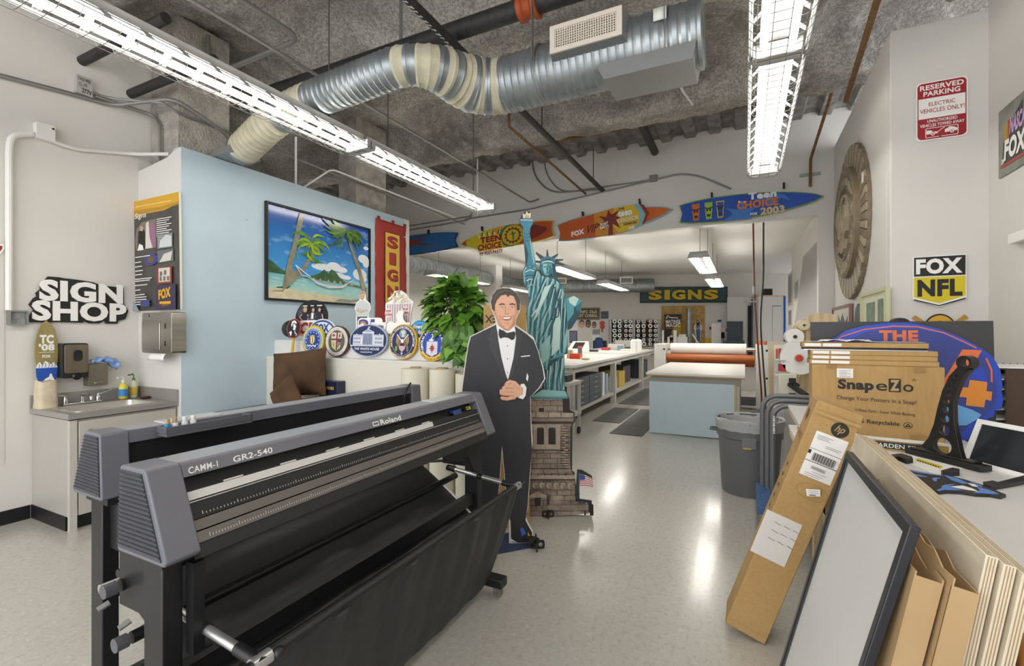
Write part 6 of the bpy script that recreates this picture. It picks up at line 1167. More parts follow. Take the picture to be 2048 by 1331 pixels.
b = MB(mat('#2b4170', .8, bump=(8, .5, .03))); b.grid(lambda u, v: (cx+(u-.5)*.42*(.55+.45*v), cy-.06+.07*math.sin(u*math.pi)*-1, 1.22-.62*v+.05*math.sin(u*math.pi)), 12, 12); b.build('blue_jacket', t, solid=.03, smooth=80)
MB(INK).box(cx-.22, cy-.02, .55, cx+.24, cy+.05, 1.16).build('backrest', t, bev=.03); MB(INK).box(cx-.24, cy, .45, cx+.24, cy+.48, .52).build('seat', t, bev=.03); MB(INK).cyl((cx, cy+.22, .06), (cx, cy+.22, .45), .03, 10).build('column', t)
for i in range(5): a = i*math.pi*2/5; MB(INK).bar((cx, cy+.22, .08), (cx+.28*math.cos(a), cy+.22+.28*math.sin(a), .05), .05, .03).build('foot', t); MB(INK).ball((cx+.28*math.cos(a), cy+.22+.28*math.sin(a), .027), .026, 10, 6).build('caster', t)
for k, (px, py, hh, r, l) in enumerate(((1268, 703, .28, .085, 'tall white cylinder on the counter before the racks, left of two'), (1277, 701, .27, .085, 'tall white cylinder on the counter, right of two'), (1291, 690, .22, .06, 'white bottle standing near the far counter end'), (1310, 691, .2, .09, 'white carton end at the far counter corner'))):
    p = onc(px, py); b = MB(PAPER); b.lathe([(r, 0), (r, hh), (r*.6, hh+.03)], (p.x, p.y, .951), 16); one(b, 'white_cylinder', l, 'cylinder', 'white cylinders on the long counter')
p = onc(1262, 692); inbox('yellow_bottle', 'yellow bottle beside the white cylinders on the counter', 'bottle', p.x-.05, p.y, .951, p.x+.05, p.y+.1, 1.17, mat('#d8bf2a'))
p = onc(1248, 693); inbox('white_box', 'white printed carton on the counter left of the yellow bottle', 'box', p.x-.3, p.y, .951, p.x+.25, p.y+.3, 1.16, NEWS); p = onc(1232, 695); inbox('white_box', 'low white carton on the counter before the left roll rack', 'box', p.x-.25, p.y, .951, p.x+.25, p.y+.3, 1.07, NEWS)
p = onc(1295, 691); inbox('paper_stack', 'white stack edged in red at the far counter end', 'stack', p.x-.35, p.y, .951, p.x+.35, p.y+.4, 1.03, NEWS); p = onc(1304, 690); inbox('blue_box', 'small blue carton at the far counter end', 'box', p.x-.02, p.y+.3, .951, p.x+.12, p.y+.6, 1.25, mat('#3a6ab0'))
for px, py, sx, sy, hh, col, nm, l in ((1140, 716, .05, .05, .16, '#c9b48a', 'cup', 'tan cup at the counter edge behind the statue'), (1185, 703, .14, .05, .05, '#3a3c40', 'stapler', 'dark stapler in the middle of the counter'), (1212, 700, .10, .10, .07, '#b84a3a', 'tape_dispenser', 'red tape dispenser along the counter'), (1228, 699, .2, .12, .05, '#c7c2b2', 'book', 'beige book lying along the counter'), (1240, 700, .06, .06, .12, '#7a8a9a', 'cup', 'blue-grey cup before the white printed carton'), (1258, 701, .2, .15, .04, '#e0dcd2', 'book', 'pale book lying left of the tall white cylinders'), (1300, 698, .15, .1, .05, '#77736c', 'tray', 'grey tray near the far counter corner')):
    p = onc(px, py); inbox(nm, l, nm.replace('_', ' '), p.x-sx, p.y-sy, .954, p.x+sx, p.y+sy, .954+hh, mat(col))
# floor mats
MT = mat('#5b5c5c', .9, var=(3, .1), bump=(90, .6, .006))
for k, (x0m, x1m, ya, yb, l) in enumerate(((-2.25, -1.8, 7.5, 9.0, 'dark rubber mat along the counter, nearest the statue'), (-2.3, -1.4, 9.5, 12.3, 'dark rubber mat farther along the counter'), (-1.75, -1.0, 6.7, 9.0, 'grey mat left of the blue-fronted table'))):
    if k == 2: x1m = -1.29
    b = MB(MT); b.box(x0m, ya, .0, x1m, yb, .008); one(b, 'floor_mat', l, 'mat', 'anti-fatigue mats in the workroom')
# feed table and laminator
t = thing('feed_table', 'table with white top and pale blue front panel before the laminator', 'table', (-.6, 7, 0))
MB(mat('#e9e8e4', .35)).box(-1.29, 6.98, .85, .0, 9.45, .878).build('top', t); MB(mat('#b89a66', .7)).box(-1.29, 6.976, .832, .0, 9.45, .85).build('top_edge', t)
MB(mat('#9a9890', .6)).box(-1.22, 7.02, .74, -.06, 9.4, .832).build('frame', t)
MB(mat('#c3d5de', .5, var=(2.5, .04))).box(-1.245, 7.0, .012, -.13, 7.02, .75).build('front_panel', t)
MB(mat('#bfa878', .6)).box(-.13, 7.0, .012, -.105, 7.3, .75).build('panel_edge', t)
for x in (-1.15, -.1):
    for y in (7.08, 9.3): MB(CP).box(x-.035, y-.035, 0, x+.035, y+.035, .74).build('leg', t)
MB(CP).box(-1.15, 7.1, .25, -.1, 9.3, .29).build('shelf', t)
LY = 9.75; LMW = mat('#dddbd5', .45)
t = thing('laminator', 'wide laminator with white film roll above an orange roller', 'laminator', (-.6, LY, 0))
for xa, xb in ((-1.62, -1.40), (.18, .38)):
    c = MB(LMW).box(xa, LY-.1, .05, xb, LY+.55, 1.22).build('side_cabinet', t, bev=.01)
    for z in (.62, 1.12): MB(INK).cyl((xb-.03, LY-.112, z), (xb-.03, LY-.1, z), .02, 10).build('knob', c)
MB(LMW).box(-1.40, LY+.1, .35, .18, LY+.5, .8).build('body', t); MB(GREYM).box(-1.40, LY+.1, .08, .18, LY+.45, .2).build('base', t)
MB(PAPER).cyl((-1.33, LY+.12, 1.13), (.02, LY+.12, 1.13), .105, 28).build('white_film_roll', t); MB(mat('#b4622c', .45)).cyl((-1.39, LY, .955), (.16, LY, .955), .075, 28).build('orange_roller', t); MB(mat('#b4622c', .45)).cyl((-1.39, LY+.2, .86), (.16, LY+.2, .86), .075, 20).build('rear_roller', t)
MB(CHROME).cyl((-1.42, LY+.12, 1.13), (.2, LY+.12, 1.13), .04, 14).build('shaft', t); MB(INK).lathe([(.055, 0), (.055, .03)], (-1.44, LY-.02, 1.1), 16, (1, 0, 0)).build('hub', t)
MB(ORANGE).cyl((.25, LY+.02, 1.221), (.25, LY+.02, 1.30), .03, 14).build('beacon', t); MB(ORANGE).cyl((.33, LY+.02, 1.221), (.33, LY+.02, 1.29), .03, 14).build('beacon', t)
b = MB(CREAM); q = onfar(1560, 690, 3.2); inbox('cream_sheet', 'cream board standing right of the laminator', 'panel', .42, 10.6, 0, 1.0, 10.64, 1.26, mat('#cdbf9f', .6))
# hoses
for k, (px0, px1, m, l) in enumerate(((1506, 1512, mat('#6e3427', .5), 'red-brown air hose hanging from the workroom ceiling'), (1527, 1520, mat('#302b28', .5), 'black cable hanging from the workroom ceiling'))):
    a = ony(px0, 440, 8.1); a.z = 3.42; e = ony(px1, 640, 8.1+.05*k); f = ony(px1+12, 800, 8.1+.05*k); g = ony(1512, 846, 8.0); b = MB(m); b.tube(fillet([a, ony(px0+(2 if k == 0 else 0), 560, 8.1+.05*k), e, f, V((f.x-.02, f.y, .12))], .4, 8), .012, 8)
    c = V((.1+.12*k, 8.0+.1*k, .05)); b.tube([c+V(((.26-.02*(i % 5))*math.cos(i*.35), .2*math.sin(i*.35), .02+.0022*i+.03*k)) for i in range(45)], .012, 6); one(b, ('air_hose', 'cable')[k], l, ('hose', 'cable')[k])
b = MB(GALV); q = ony(1508, 588, 8.08); b.cyl(q, q+V((0, 0, .12)), .02, 10); q2 = ony(1502, 603, 8.08); b.cyl(q2-V((.1, 0, 0)), q2+V((.08, 0, 0)), .012, 8); one(b, 'hose_coupling', 'metal coupling with side handle on the hanging red-brown hose', 'coupling')
inbox('hose_tray', 'low dark tray under the coiled hoses', 'tray', -.02, 7.75, .0, .45, 8.25, .04, mat('#3a3836', .7))
# right wall prints
for bx, l in (((1577, 545, 1585, 610), 'tall narrow print on the workroom right wall'), ((1590, 560, 1598, 600), 'smaller print nearer on the workroom right wall'), ((1578, 620, 1584, 650), 'small print low on the workroom right wall')):
    M, w, h = xpl(*bx, XM-.002, -1); t = thing('wall_print', l, 'picture', M=M); panel(t, rrect(-w/2, -h/2, w/2, h/2, .004), -.012, mat('#c9c9c6', .5), 'sheet'); A = Art(w, h, z=.0125); A.rect(-.42, -.42, .42, .42, mat('#8f9294', .5, var=(9, .4))); A.build('printed_design', t, local=True)
# left part behind the partition: shirt form, dark poster, white pillar
struct(MB(WHITE).box(-4.6, 12.6, 0, -4.15, 13.0, 3.42) if False else (lambda a, c: MB(M_WALL).box(a.x, a.y, 0, c.x, a.y+.4, 3.42))(ony(958, 600, 12.2), ony(992, 600, 12.2)), 'trim_4', smooth=0)
M, w, h = ypl(826, 566, 858, 640, 10.2); t = thing('shirt_form', 'white T-shirt on a hanging form at the workroom\'s left', 'shirt', M=M)
b = MB(PAPER); b.prism([(x*w/2, y*h/2) for x, y in ((-.6, -1), (.6, -1), (.62, .2), (1, .1), (1.1, .4), (.5, .9), (.2, .95), (0, .85), (-.2, .95), (-.5, .9), (-1.1, .4), (-1, .1), (-.62, .2))], -.12, 0); b.build('shirt', t, local=True, bev=.03); A = Art(w/100, h/100); A.poly([(-30, 10), (-10, 16), (10, 8), (24, 20), (16, 2), (-4, 4)], INK); A.build('printed_design', t, local=True); MB(GREYM).cyl((0, h*.42, -.05), (0, 3.42-M.translation.z, -.05), .008, 8).build('hanger', t, local=True)
M, w, h = ypl(850, 565, 883, 640, 11.0); t = thing('poster', 'black poster with a golden figure left of the plant top', 'poster', M=M); panel(t, rrect(-w/2, -h/2, w/2, h/2, .004), .02, INK); A = Art(w/100, h/100); A.poly([(-14, -40), (14, -40), (16, 6), (8, 30), (0, 38), (-8, 30), (-16, 6)], mat('#8a6a24')).poly([(-4, -30), (6, -30), (6, 10), (0, 26), (-5, 10)], mat('#c79c3c')); A.build('printed_design', t, local=True)
MB(GREYM).cyl((w*.3, h/2, -.01), (w*.3, 3.42-M.translation.z, -.01), .004, 6).cyl((-w*.3, h/2, -.01), (-w*.3, 3.42-M.translation.z, -.01), .004, 6).build('hanging_wire', t, local=True)
# ================================================================ surfboards on the soffit wall
def surf(label, L0, R0, hw, nose_right, body, edge, name='surfboard'):
    a, c = ony(*L0, YS-.07), ony(*R0, YS-.07); o = (a+c)/2; ln = (c-a).length; M = frame(o, c-a, (0, 0, 1)); t = thing(name, label, 'surfboard', group='surfboards hung above the workroom opening', M=M)
    def outl(k):
        top = []
        for i in range(25):
            s = i/24; w = (1-s)**.66*(s+.10)**.42/.66; x = -ln/2+ln*s; top.append(((x if nose_right else -x)*(1-(1-k)*.35), hw*w*k))
        low = [(x, -y) for x, y in top[::-1][1:]]; mid = [((-ln/2+ln*.025)*(1 if nose_right else -1), 0)]
        pts = top+low+mid; return pts if not nose_right else pts[::-1]
    panel(t, outl(1), .035, edge, 'board', .008); b = Art(1, z=.0005); b.poly(outl(.93), body); b.build('deck', t, local=True)
    for x in (-.25, .25): MB(INK).box(x*ln-.012, hw*.8, -.05, x*ln+.012, hw+.03, .003).build('wall_clip', t, local=True)
    for x in (-.3, .3): MB(INK).box(x*ln-.03, -.03, -.068, x*ln+.03, .03, -.03).build('standoff', t, local=True)
    return t, ln, hw
OR1 = mat('#c2611f', .3, var=(2, .2)); YE1 = mat('#d3b32a', .3); LBL = mat('#7fb5c4', .3); MAR = mat('#6b2a1e', .3); BLB = mat('#1f4fae', .3, var=(2.5, .15)); LIM = mat('#8aa62c', .35); TEAL = mat('#2a7a5c', .3)
t, ln, hw = surf('leftmost surfboard, blue with a red palm print, half hidden by the partition', (700, 505), (915, 479), .23, False, mat('#2f6aa8', .3, var=(2, .2)), mat('#1c3a6e', .4))
A = Art(ln/200, hw/25, z=.0012); A.poly([(-20, -20), (20, -20), (8, -4), (26, 0), (70, -8), (30, 4), (50, 14), (24, 10), (10, 20), (-4, 8), (-20, 14), (-12, 2), (-24, -4)], mat('#8f3a34', .3)).ell(-52, 0, 30, 18, mat('#d39a2a', .3)).ell(-46, 0, 14, 14, YE1); A.build('printed_design', t, local=True)
t, ln, hw = surf('yellow and red surfboard behind the statue torch reading TEEN CHOICE', (921, 488), (1108, 456), .225, False, mat('#b4521f', .3), YE1)
A = Art(ln/200, hw/25, z=.0012)
A.poly([(-86, -6), (-60, -17), (-20, -21.5), (6, -21.5), (6, 21.5), (-10, 21), (-44, 18), (-74, 10), (-87, 3)], mat('#d8a02a', .3)).poly([(-86, -6), (-60, -17), (-36, -20), (-26, 19), (-44, 18), (-74, 10), (-87, 3)], mat('#cfc02c', .3)); Y2 = mat('#e6dfa0', .3)
for i in range(5): A.line([(-60+i*12, 15-i*.5), (-44+i*12, -14)], 3.4, Y2)
A.poly([(40, -18), (70, -10), (86, -2), (86, 4), (64, 13), (40, 17)], mat('#7e2f26', .3)).ell(14, 0, 27, 21.5, TEAL).ell(17, 0, 23, 19.5, YE1)
A.poly([(17+(19 if i % 2 else 14.5)*math.cos(i*math.pi/14), (17 if i % 2 else 13)*math.sin(i*math.pi/14)) for i in range(28)], MAR).ell(17, 0, 13, 11.5, YE1).poly([(17, -11), (19, -11), (19.5, 1), (26, 4), (20, 4), (16, 9), (15, 4), (9, 2), (16, 2)], TEAL)
RD2 = mat('#8e2220', .35); A.poly([(-60, -22), (-4, -22), (-6, -10), (-10, 4), (-56, 4), (-58, -10)], mat('#e0b62e', .3)).text('TEEN', -54, -6, -8, 6, RD2, .09, slope=0).text('CHOICE', -60, -20, -8, -8, RD2, .09).text('VIP POST-PARTY', -58, -30, -6, -23, RD2, .06)
for i in range(4): A.line([(-50+i*12, 8), (-48+i*12, 15)], 2, INK)
for i in range(2): A.line([(46+i*12, 4), (47+i*12, 12)], 2, INK)
A.build('printed_design', t, local=True)
t, ln, hw = surf('orange surfboard with light blue edge reading FOX VIP POST PARTY and teen choice', (1115, 466), (1344, 418), .235, True, OR1, LBL)
A = Art(ln/200, hw/25, z=.0012); A.poly([(-86, -6), (-86, 6), (-60, 15), (-30, 20), (4, 22), (4, -22), (-40, -20), (-66, -14)], mat('#c4561e', .3)).poly([(-30, 20), (6, 22.5), (20, -21), (-30, -20)], mat('#d08a24', .3)).poly([(8, 22), (40, 20.5), (50, 6), (48, -12), (34, -19), (10, -21.5), (2, -8), (2, 10)], mat('#d9b92a', .3)).poly([(40, 20.5), (50, 18.5), (58, 2), (50, -14.5), (34, -19), (46, -10), (49, 4)], LBL).poly([(50, 18.6), (56, 16.8), (64, 2), (56, -13), (50, -14.6), (58, 0)], mat('#8e2f1c', .3))
A.poly([(-8, -22), (0, -22), (2, -4), (14, -14), (8, 2), (22, 4), (8, 8), (16, 18), (2, 12), (-4, 21), (-8, 10), (-22, 14), (-12, 4), (-26, -2), (-12, -3), (-18, -12), (-6, -6)], mat('#7c2a1c', .3)).text('FOX', -74, -12, -50, -3, NEWS, .09, slope=1.5).text('VIP', -46, -12, -24, 2, mat('#5a1f18', .3), .02, .4, slope=1).text('POST', -20, -4, -6, 1, NEWS, .04, slope=1).text('PARTY', -21, -9, -5, -5, NEWS, .04, slope=1)
A.text('THE', 14, 16, 24, 20, MAR, .05).text('teen', 12, 4, 36, 15, MAR, .14).text('teen', 12, 4.5, 36, 15.5, NEWS, .06).text('choice', 10, -6, 46, 5, MAR, .16).text('choice', 10, -5.5, 46, 5.5, mat('#ead7a0', .3), .06).text('AWARDS 2004', 20, -11, 42, -7, MAR, .03).text('FOX', 28, -19, 38, -14, NEWS, .06); A.build('printed_design', t, local=True)
t, ln, hw = surf('blue surfboard with lime edge and three carved masks reading Teen Choice 2003', (1358, 428), (1648, 392), .225, True, BLB, LIM)
A = Art(ln/200, hw/25, z=.0012); LB2 = mat('#3f7ccc', .3); A.poly([(-34, -20), (-20, -10), (-30, 0), (-14, -4), (-6, 6), (0, -4), (12, -4), (2, -12), (6, -21)], LB2).poly([(10, 8), (34, 15), (50, 10), (58, 0), (46, 6), (36, 2), (48, -6), (30, -4), (20, 4)], LB2)
for x, c1 in ((-74, mat('#d0722a', .3)), (-55, mat('#9cbf3c', .3)), (-38, mat('#cdb53a', .3))):
    A.poly([(x-6, 13), (x+6, 13), (x+5, -2), (x+4, -14), (x-4, -14), (x-5, -2)], c1); A.poly([(x-4.5, 11), (x+4.5, 11), (x+3.6, -2), (x+3, -12), (x-3, -12), (x-3.6, -2)], BLB) if x == -38 else None
    A.ell(x-2.2, 1, 1.6, 2.4, INK, 10).ell(x+2.2, 1, 1.6, 2.4, INK, 10).poly([(x-3, -6), (x+3, -6), (x+2, -10), (x-2, -10)], INK).line([(x-6, 5), (x, 3), (x+6, 5)], 1.6, INK)
A.text('he', -12, 4, 0, 9, NEWS, .03).text('Teen', 2, 8, 40, 19, NEWS, .07).text('CHOICE', -14, -5, 42, 7, mat('#d8782c', .3), .06).text('2003', 18, -17, 50, -6, mat('#d9c48a', .3), .08).text('FOX', 4, -16, 14, -12, NEWS, .06); A.build('printed_design', t, local=True)
# ================================================================ wall seal
M, w, h = xpl(1679, 290, 1745, 592, XM-.003, -1); R = (w+h)/4
t = thing('carved_seal', 'big round bronze-brown carved seal with an eagle on the right wall', 'wall seal', M=M)
b = MB(M_SEAL); n = 144; pts = [((R if (i % 4) < 3 else R*.985)*math.cos(2*math.pi*i/n), (R if (i % 4) < 3 else R*.985)*math.sin(2*math.pi*i/n)) for i in range(n)]; b.prism(pts, 0, .03); b.build('backing_disc', t, local=True)
for i in range(60):
    a = 2*math.pi*i/60; b = MB(M_SEAL if i % 2 else M_SEAL2); c, s_ = math.cos(a), math.sin(a); wv = math.pi*R/60*.86
    P = lambda r, q: (r*c-q*s_, r*s_+q*c); b.prism([P(R*.70, -wv*.7), P(R*.99, -wv), P(R*.99, wv), P(R*.70, wv*.7)], .03, .045); b.build('ray_slat', t, local=True)
MB(M_SEAL).lathe([(R*.72, .03), (R*.72, .085), (R*.69, .10), (R*.66, .085), (R*.50, .085), (R*.49, .10), (R*.46, .10), (R*.45, .07)], (0, 0, 0), 72).build('raised_ring', t, local=True)
A = Art(R/100, z=.086); A.arc('SEAL OF THE PRESIDENT OF THE', 0, 0, 54, 54, 218, -38, 10, M_SEAL2, .05).arc('UNITED STATES', 0, 0, 61, 61, 228, 312, 10, M_SEAL2, .05); A.build('ring_lettering', t, local=True, solid=.012)
b = MB(M_SEAL2); k = R/100
def rp(pts, z=.10): b.prism([(x*k, y*k) for x, y in pts], .07, z)
for s_ in (-1, 1):
    rp([(s_*6, 4), (s_*14, 18), (s_*30, 30), (s_*36, 22), (s_*35, 4), (s_*28, -14), (s_*14, -20)], .11)
    for i in range(6): rp([(s_*(16+i*3.4), 20-i), (s_*(19+i*3.2), 21-i), (s_*(17+i*3), -12+i*3), (s_*(15.5+i*3), -13+i*3)], .12)
    rp([(s_*6, -16), (s_*22, -30), (s_*30, -26), (s_*26, -36), (s_*12, -34)], .11)
rp([(-10, 6), (10, 6), (10, -12), (0, -22), (-10, -12)], .125); rp([(-6, 6), (-6, 16), (2, 22), (10, 18), (4, 14), (6, 6)], .12); rp([(-8, -22), (8, -22), (12, -36), (0, -40), (-12, -36)], .11)
for i in range(13): a = math.radians(40+i*100/12); b.ball((k*36*math.cos(a), k*(4+32*math.sin(a)), .085), (.018, .018, .02), 8, 5)
b.build('carved_eagle', t, local=True)
MB(PAPER).box(R*.86-.04, R*.30, .046, R*.86+.02, R*.42, .05).build('paper_scrap', t, local=True)
# ================================================================ parking sign, football shield, badge
M, w, h = ypl(1832, 159, 1936, 277, YV-.012); t = thing('parking_sign', 'red and white RESERVED PARKING sign high on the right wall', 'sign', M=M)
panel(t, rrect(-w/2, -h/2, w/2, h/2, .03, 6), .006, NEWS, 'plate'); PR = mat('#a81e2b', .35)
A = Art(w/104, h/150); A.poly(rrect(-49, -72, 49, 72, 10, 6), PR).rect(-47, -19, 47, 33, NEWS).text('RESERVED', -44, 54, 44, 67, NEWS, .03).text('PARKING', -37, 38, 37, 51, NEWS, .03).text('ELECTRIC', -26, 12, 27, 22, PR, .005).text('VEHICLES ONLY!', -44, -5, 45, 6, PR, .005).text('UNAUTHORIZED', -29, -30, 31, -22, NEWS, .02).text('VEHICLES TOWED AWAY', -44, -41, 45, -33, NEWS, .02).poly(rrect(-33, -69, 33, -44, 3), NEWS).poly(rrect(-31.5, -67.5, 31.5, -45.5, 2), PR)
A.poly([(-31, -60), (-31, -50), (-22, -50), (-18, -55), (-10, -55), (-8, -60)], NEWS).line([(-10, -58), (0, -50), (6, -47)], 1.4, NEWS).poly([(6, -60), (6, -53), (10, -51), (16, -47), (24, -49), (31, -53), (31, -59)], NEWS).ell(-18, -61, 5, 4.5, PR).ell(-18, -61, 4, 3.6, NEWS).ell(-18, -61, 1.8, 1.6, PR).ell(20, -60, 5, 4.5, PR).ell(20, -60, 4, 3.6, NEWS).ell(20, -60, 1.8, 1.6, PR); A.build('lettering', t, local=True)
for y in (.46, -.46): MB(INK).cyl((-.01, h*y, .001), (-.01, h*y, .006), .006, 8).build('bolt', t, local=True)
M, w, h = ypl(1827, 510, 1932, 613, YV-.03); t = thing('shield_sign', 'black and yellow shield sign reading FOX NFL on the right wall', 'sign', M=M)
X = lambda x: (x-1879.5)/105*w; Y = lambda y: (561.5-y)/103*h
panel(t, [(X(x), Y(y)) for x, y in ((1826, 597), (1879, 614), (1933, 596), (1933, 510), (1826, 511))], .025, NEWS, 'board'); A = Art(w/105, h/103, 1879.5, -561.5)
YF = mat('#d8c51c', .4); A.poly(U([(1828, 512.5), (1931, 512), (1931, 551), (1828, 551)]), INK).poly(U([(1828, 553), (1931, 553), (1931, 592), (1879, 606), (1828, 593)]), YF).line(U([(1828, 598), (1879, 611), (1931, 597)]), 2.4, INK).text('FOX', 1832, -547, 1925, -516, NEWS, .10).text('NFL', 1835, -592, 1925, -558, INK, .08); A.build('lettering', t, local=True)
M, w, h = ypl(1826, 627, 1936, 715, YV-.02); t = thing('badge_sign', 'yellow oval badge sign with crossed sabres peeking over the black board', 'sign', M=M)
panel(t, ellpts(0, 0, w*.34, h/2, 40), .015, INK); A = Art(w/110, h/88); A.ell(0, 0, 35, 41, mat('#d9a92a', .4)).ell(0, -4, 26, 34, INK).ell(0, -5, 23, 31, mat('#8a8d90')); A.build('printed_design', t, local=True)
for s_ in (-1, 1): MB(mat('#b58a3a', .4)).bar((s_*w*.48, h*.44, -.01), (s_*w*.2, h*.2, -.01), .03, .02, V((0, 0, 1))).build('sabre_hilt', t, local=True)
# right wall panel
a, c = onx(1994, 285, XN-.02), onx(2110, 200, XN-.02); M = frame(V((XN-.012, (a.y+c.y)/2, 0)), (0, -1, 0), (0, 0, 1)); zt, zb = onx(1994, 228, XN-.01).z, onx(1994, 360, XN-.01).z; M.translation.z = (zt+zb)/2; w = a.y-c.y; h = zt-zb
t = thing('racing_sign', 'weathered grey racing sign cut off by the right picture border', 'sign', M=M); panel(t, rrect(-w/2, -h/2, w/2, h/2, .005), .008, mat('#8b8c82', .6, var=(6, .35)), 'board')
A = Art(h/100, h/100, w/2/(h/100)); DKG = mat('#3d3d40', .5); A.poly([(10, -34), (70, -34), (70, 40), (18, 14)], DKG)
for i in range(4): A.poly([(17+i*3, -2), (19+i*3, -2), (21+i*3, 22+i), (19+i*3, 22+i)], mat('#c9a62a', .5))
A.poly([(29, -2), (34, -2), (36, 26), (31, 26)], mat('#b5432f', .5)).text('NASCAR', 36, 4, 86, 28, mat('#c7a9d4', .5), .05, .15).text('FOX', 20, -30, 78, 0, NEWS, .09, .1).text('ON', 11, -33, 19, -25, NEWS, .05).rect(9, -38, 80, -34, mat('#b5432f', .5)); A.build('lettering', t, local=True)
M, w, h = xpl(2036, 462, 2070, 482, XN-.002, -1); t = thing('wall_fixture', 'small white fixture on the wall at the right picture border', 'fixture', M=M); panel(t, rrect(-w/2, -h/2, w/2, h/2, .01), -.05, NEWS, 'body', .006)
# framed prints against the seal wall
def lean_frame(label, box, fr, bd, art):
    M, w, h = xpl(*box, XM-.01, -1); t = thing('framed_print', label, 'picture', M=M); b = MB(fr); b.prism([(-w/2, -h/2), (w/2, -h/2), (w/2, h/2), (-w/2, h/2)], 0, .03, [[(-w/2+.03, -h/2+.03), (w/2-.03, -h/2+.03), (w/2-.03, h/2-.03), (-w/2+.03, h/2-.03)]]); b.build('moulding', t, local=True)
    MB(bd).box(-w/2+.03, -h/2+.03, 0, w/2-.03, h/2-.03, .012).build('mount', t, local=True); A = Art(w/100, h/100, z=.0125); art(A); A.build('printed_design', t, local=True)
GRN = mat('#6f8a74', .4, var=(14, .4))
lean_frame('pale green framed print below the carved seal', (1727, 580, 1781, 720), mat('#c9cba0', .4), mat('#dcdcc0', .5), lambda A: (A.rect(-30, -10, 4, 34, GRN), A.rect(14, -6, 34, 36, GRN), A.rect(-30, -40, 34, -18, GRN)))
lean_frame('dull red framed black and white print left of the green framed one', (1669, 611, 1705, 715), mat('#8f6a62', .4), mat('#d5d3cd', .5), lambda A: A.poly([(-34, -10), (-30, 20), (-18, 34), (-6, 20), (6, 36), (20, 18), (34, 30), (34, -10)], mat('#5a5b5c', .5, var=(12, .5))))
M, w, h = xpl(1708, 607, 1722, 700, XM-.03, -1); t = thing('dark_cutout', 'dark vase-shaped cut-out between the two framed prints', 'cut-out', M=M); panel(t, [(x*w/2, y*h/2) for x, y in ((-.8, -1), (.8, -1), (.4, -.1), (.9, .4), (.6, .9), (0, 1), (-.6, .8), (-.9, .3), (-.4, -.1))], .02, SLT)
# ================================================================ far right shelf with rolls and plywood brackets
t = thing('tool_cabinet', 'white cluttered tool cabinet past the right benches', 'cabinet', (.7, 6.0, 0)); MB(LMW).box(.36, 5.75, 0, 1.02, 6.9, .70).build('body', t); MB(LMW).box(.34, 5.73, .70, 1.03, 6.92, .73).build('top', t)
for k in range(3): d = MB(NEWS).box(.352, 5.8+.36*k, .08, .36, 6.12+.36*k, .64).build('drawer', t); MB(GREYM).box(.34, 5.9+.36*k, .5, .352, 6.0+.36*k, .52).build('handle', d)
def plyshape(label, y, pts, holes=(), th=.04):
    P = [(lambda q: (q.x, q.z))(ony(px, py, y)) for px, py in pts]; H = [[(lambda q: (q.x, q.z))(ony(px, py, y)) for px, py in h] for h in holes]
    b = MB(M_PLY); b.X = Matrix(((1, 0, 0, 0), (0, 0, -1, y), (0, 1, 0, 0), (0, 0, 0, 1))); b.prism(P, -th, 0, H); return one(b, 'plywood_bracket', label, 'bracket', 'plywood roll brackets', smooth=0)
plyshape('wavy plywood roll bracket, rear left of the brackets by the right wall', 6.3, [(1585, 655), (1596, 641), (1610, 638), (1622, 640), (1628, 640), (1628, 777), (1590, 777)])
plyshape('wavy-topped plywood roll bracket, right of the brackets below the carved seal', 6.1, [(1612, 640), (1618, 630), (1634, 626), (1650, 627), (1668, 628), (1676, 630), (1676, 780), (1612, 780)])
plyshape('front plywood roll bracket beside the stacked flat cartons', 5.8, [(1600, 700), (1604, 686), (1614, 682), (1624, 692), (1632, 700), (1632, 788), (1592, 788), (1600, 745)])
def roll_end(label, px, py, r, y, m=PAPER, core=INK):
    c = ony(px, py, y); t = thing('film_roll', label, 'roll', c, 0, 'film rolls on the plywood brackets'); MB(m).lathe([(r, 0), (r, .35)], c, 28, (0, 1, 0)).build('film', t); MB(mat('#d8d2c8')).lathe([(r*.30, -.02), (r*.30, 0)], c, 18, (0, 1, 0)).build('core', t); MB(core).lathe([(r*.22, -.022), (r*.22, -.019)], c, 14, (0, 1, 0)).build('core_hole', t)
roll_end('large white film roll with orange-red core, leftmost on the plywood brackets', 1598, 716, .165, 5.50, PAPER, mat('#c9432c')); roll_end('small pale film roll on top of the bracket, farthest back', 1608, 650, .055, 6.0, mat('#e0d2b0')); roll_end('white film roll with blue ring below the topmost roll', 1590, 673, .085, 5.85, PAPER, INK)
for k, (bx, m, l, nm) in enumerate((((1557, 728, 1572, 742), RED, 'red bar clamp on the cluttered tool cabinet', 'clamp'), ((1570, 726, 1590, 731), ORANGE, 'orange tool lying above the red clamp', 'tool'), ((1552, 697, 1556, 716), mat('#c24a32'), 'red spray can left on the tool cabinet shelf', 'can'), ((1558, 696, 1562, 716), mat('#c24a32'), 'red spray can second from left on the tool cabinet', 'can'))):
    c = ony((bx[0]+bx[2])/2, bx[3], 5.5+.05*k); a, e = ony(bx[0], bx[3], c.y), ony(bx[2], bx[1], c.y); b = MB(m); b.box(a.x, c.y, a.z, e.x, c.y+.05, e.z); one(b, nm, l, nm, bev=.004)
t = thing('tool_rack', 'clear-fronted parts rack holding cans left of the big film roll', 'rack', (.3, 5.5, .0)); q0, q1 = ony(1549, 745, 5.6), ony(1569, 690, 5.6)
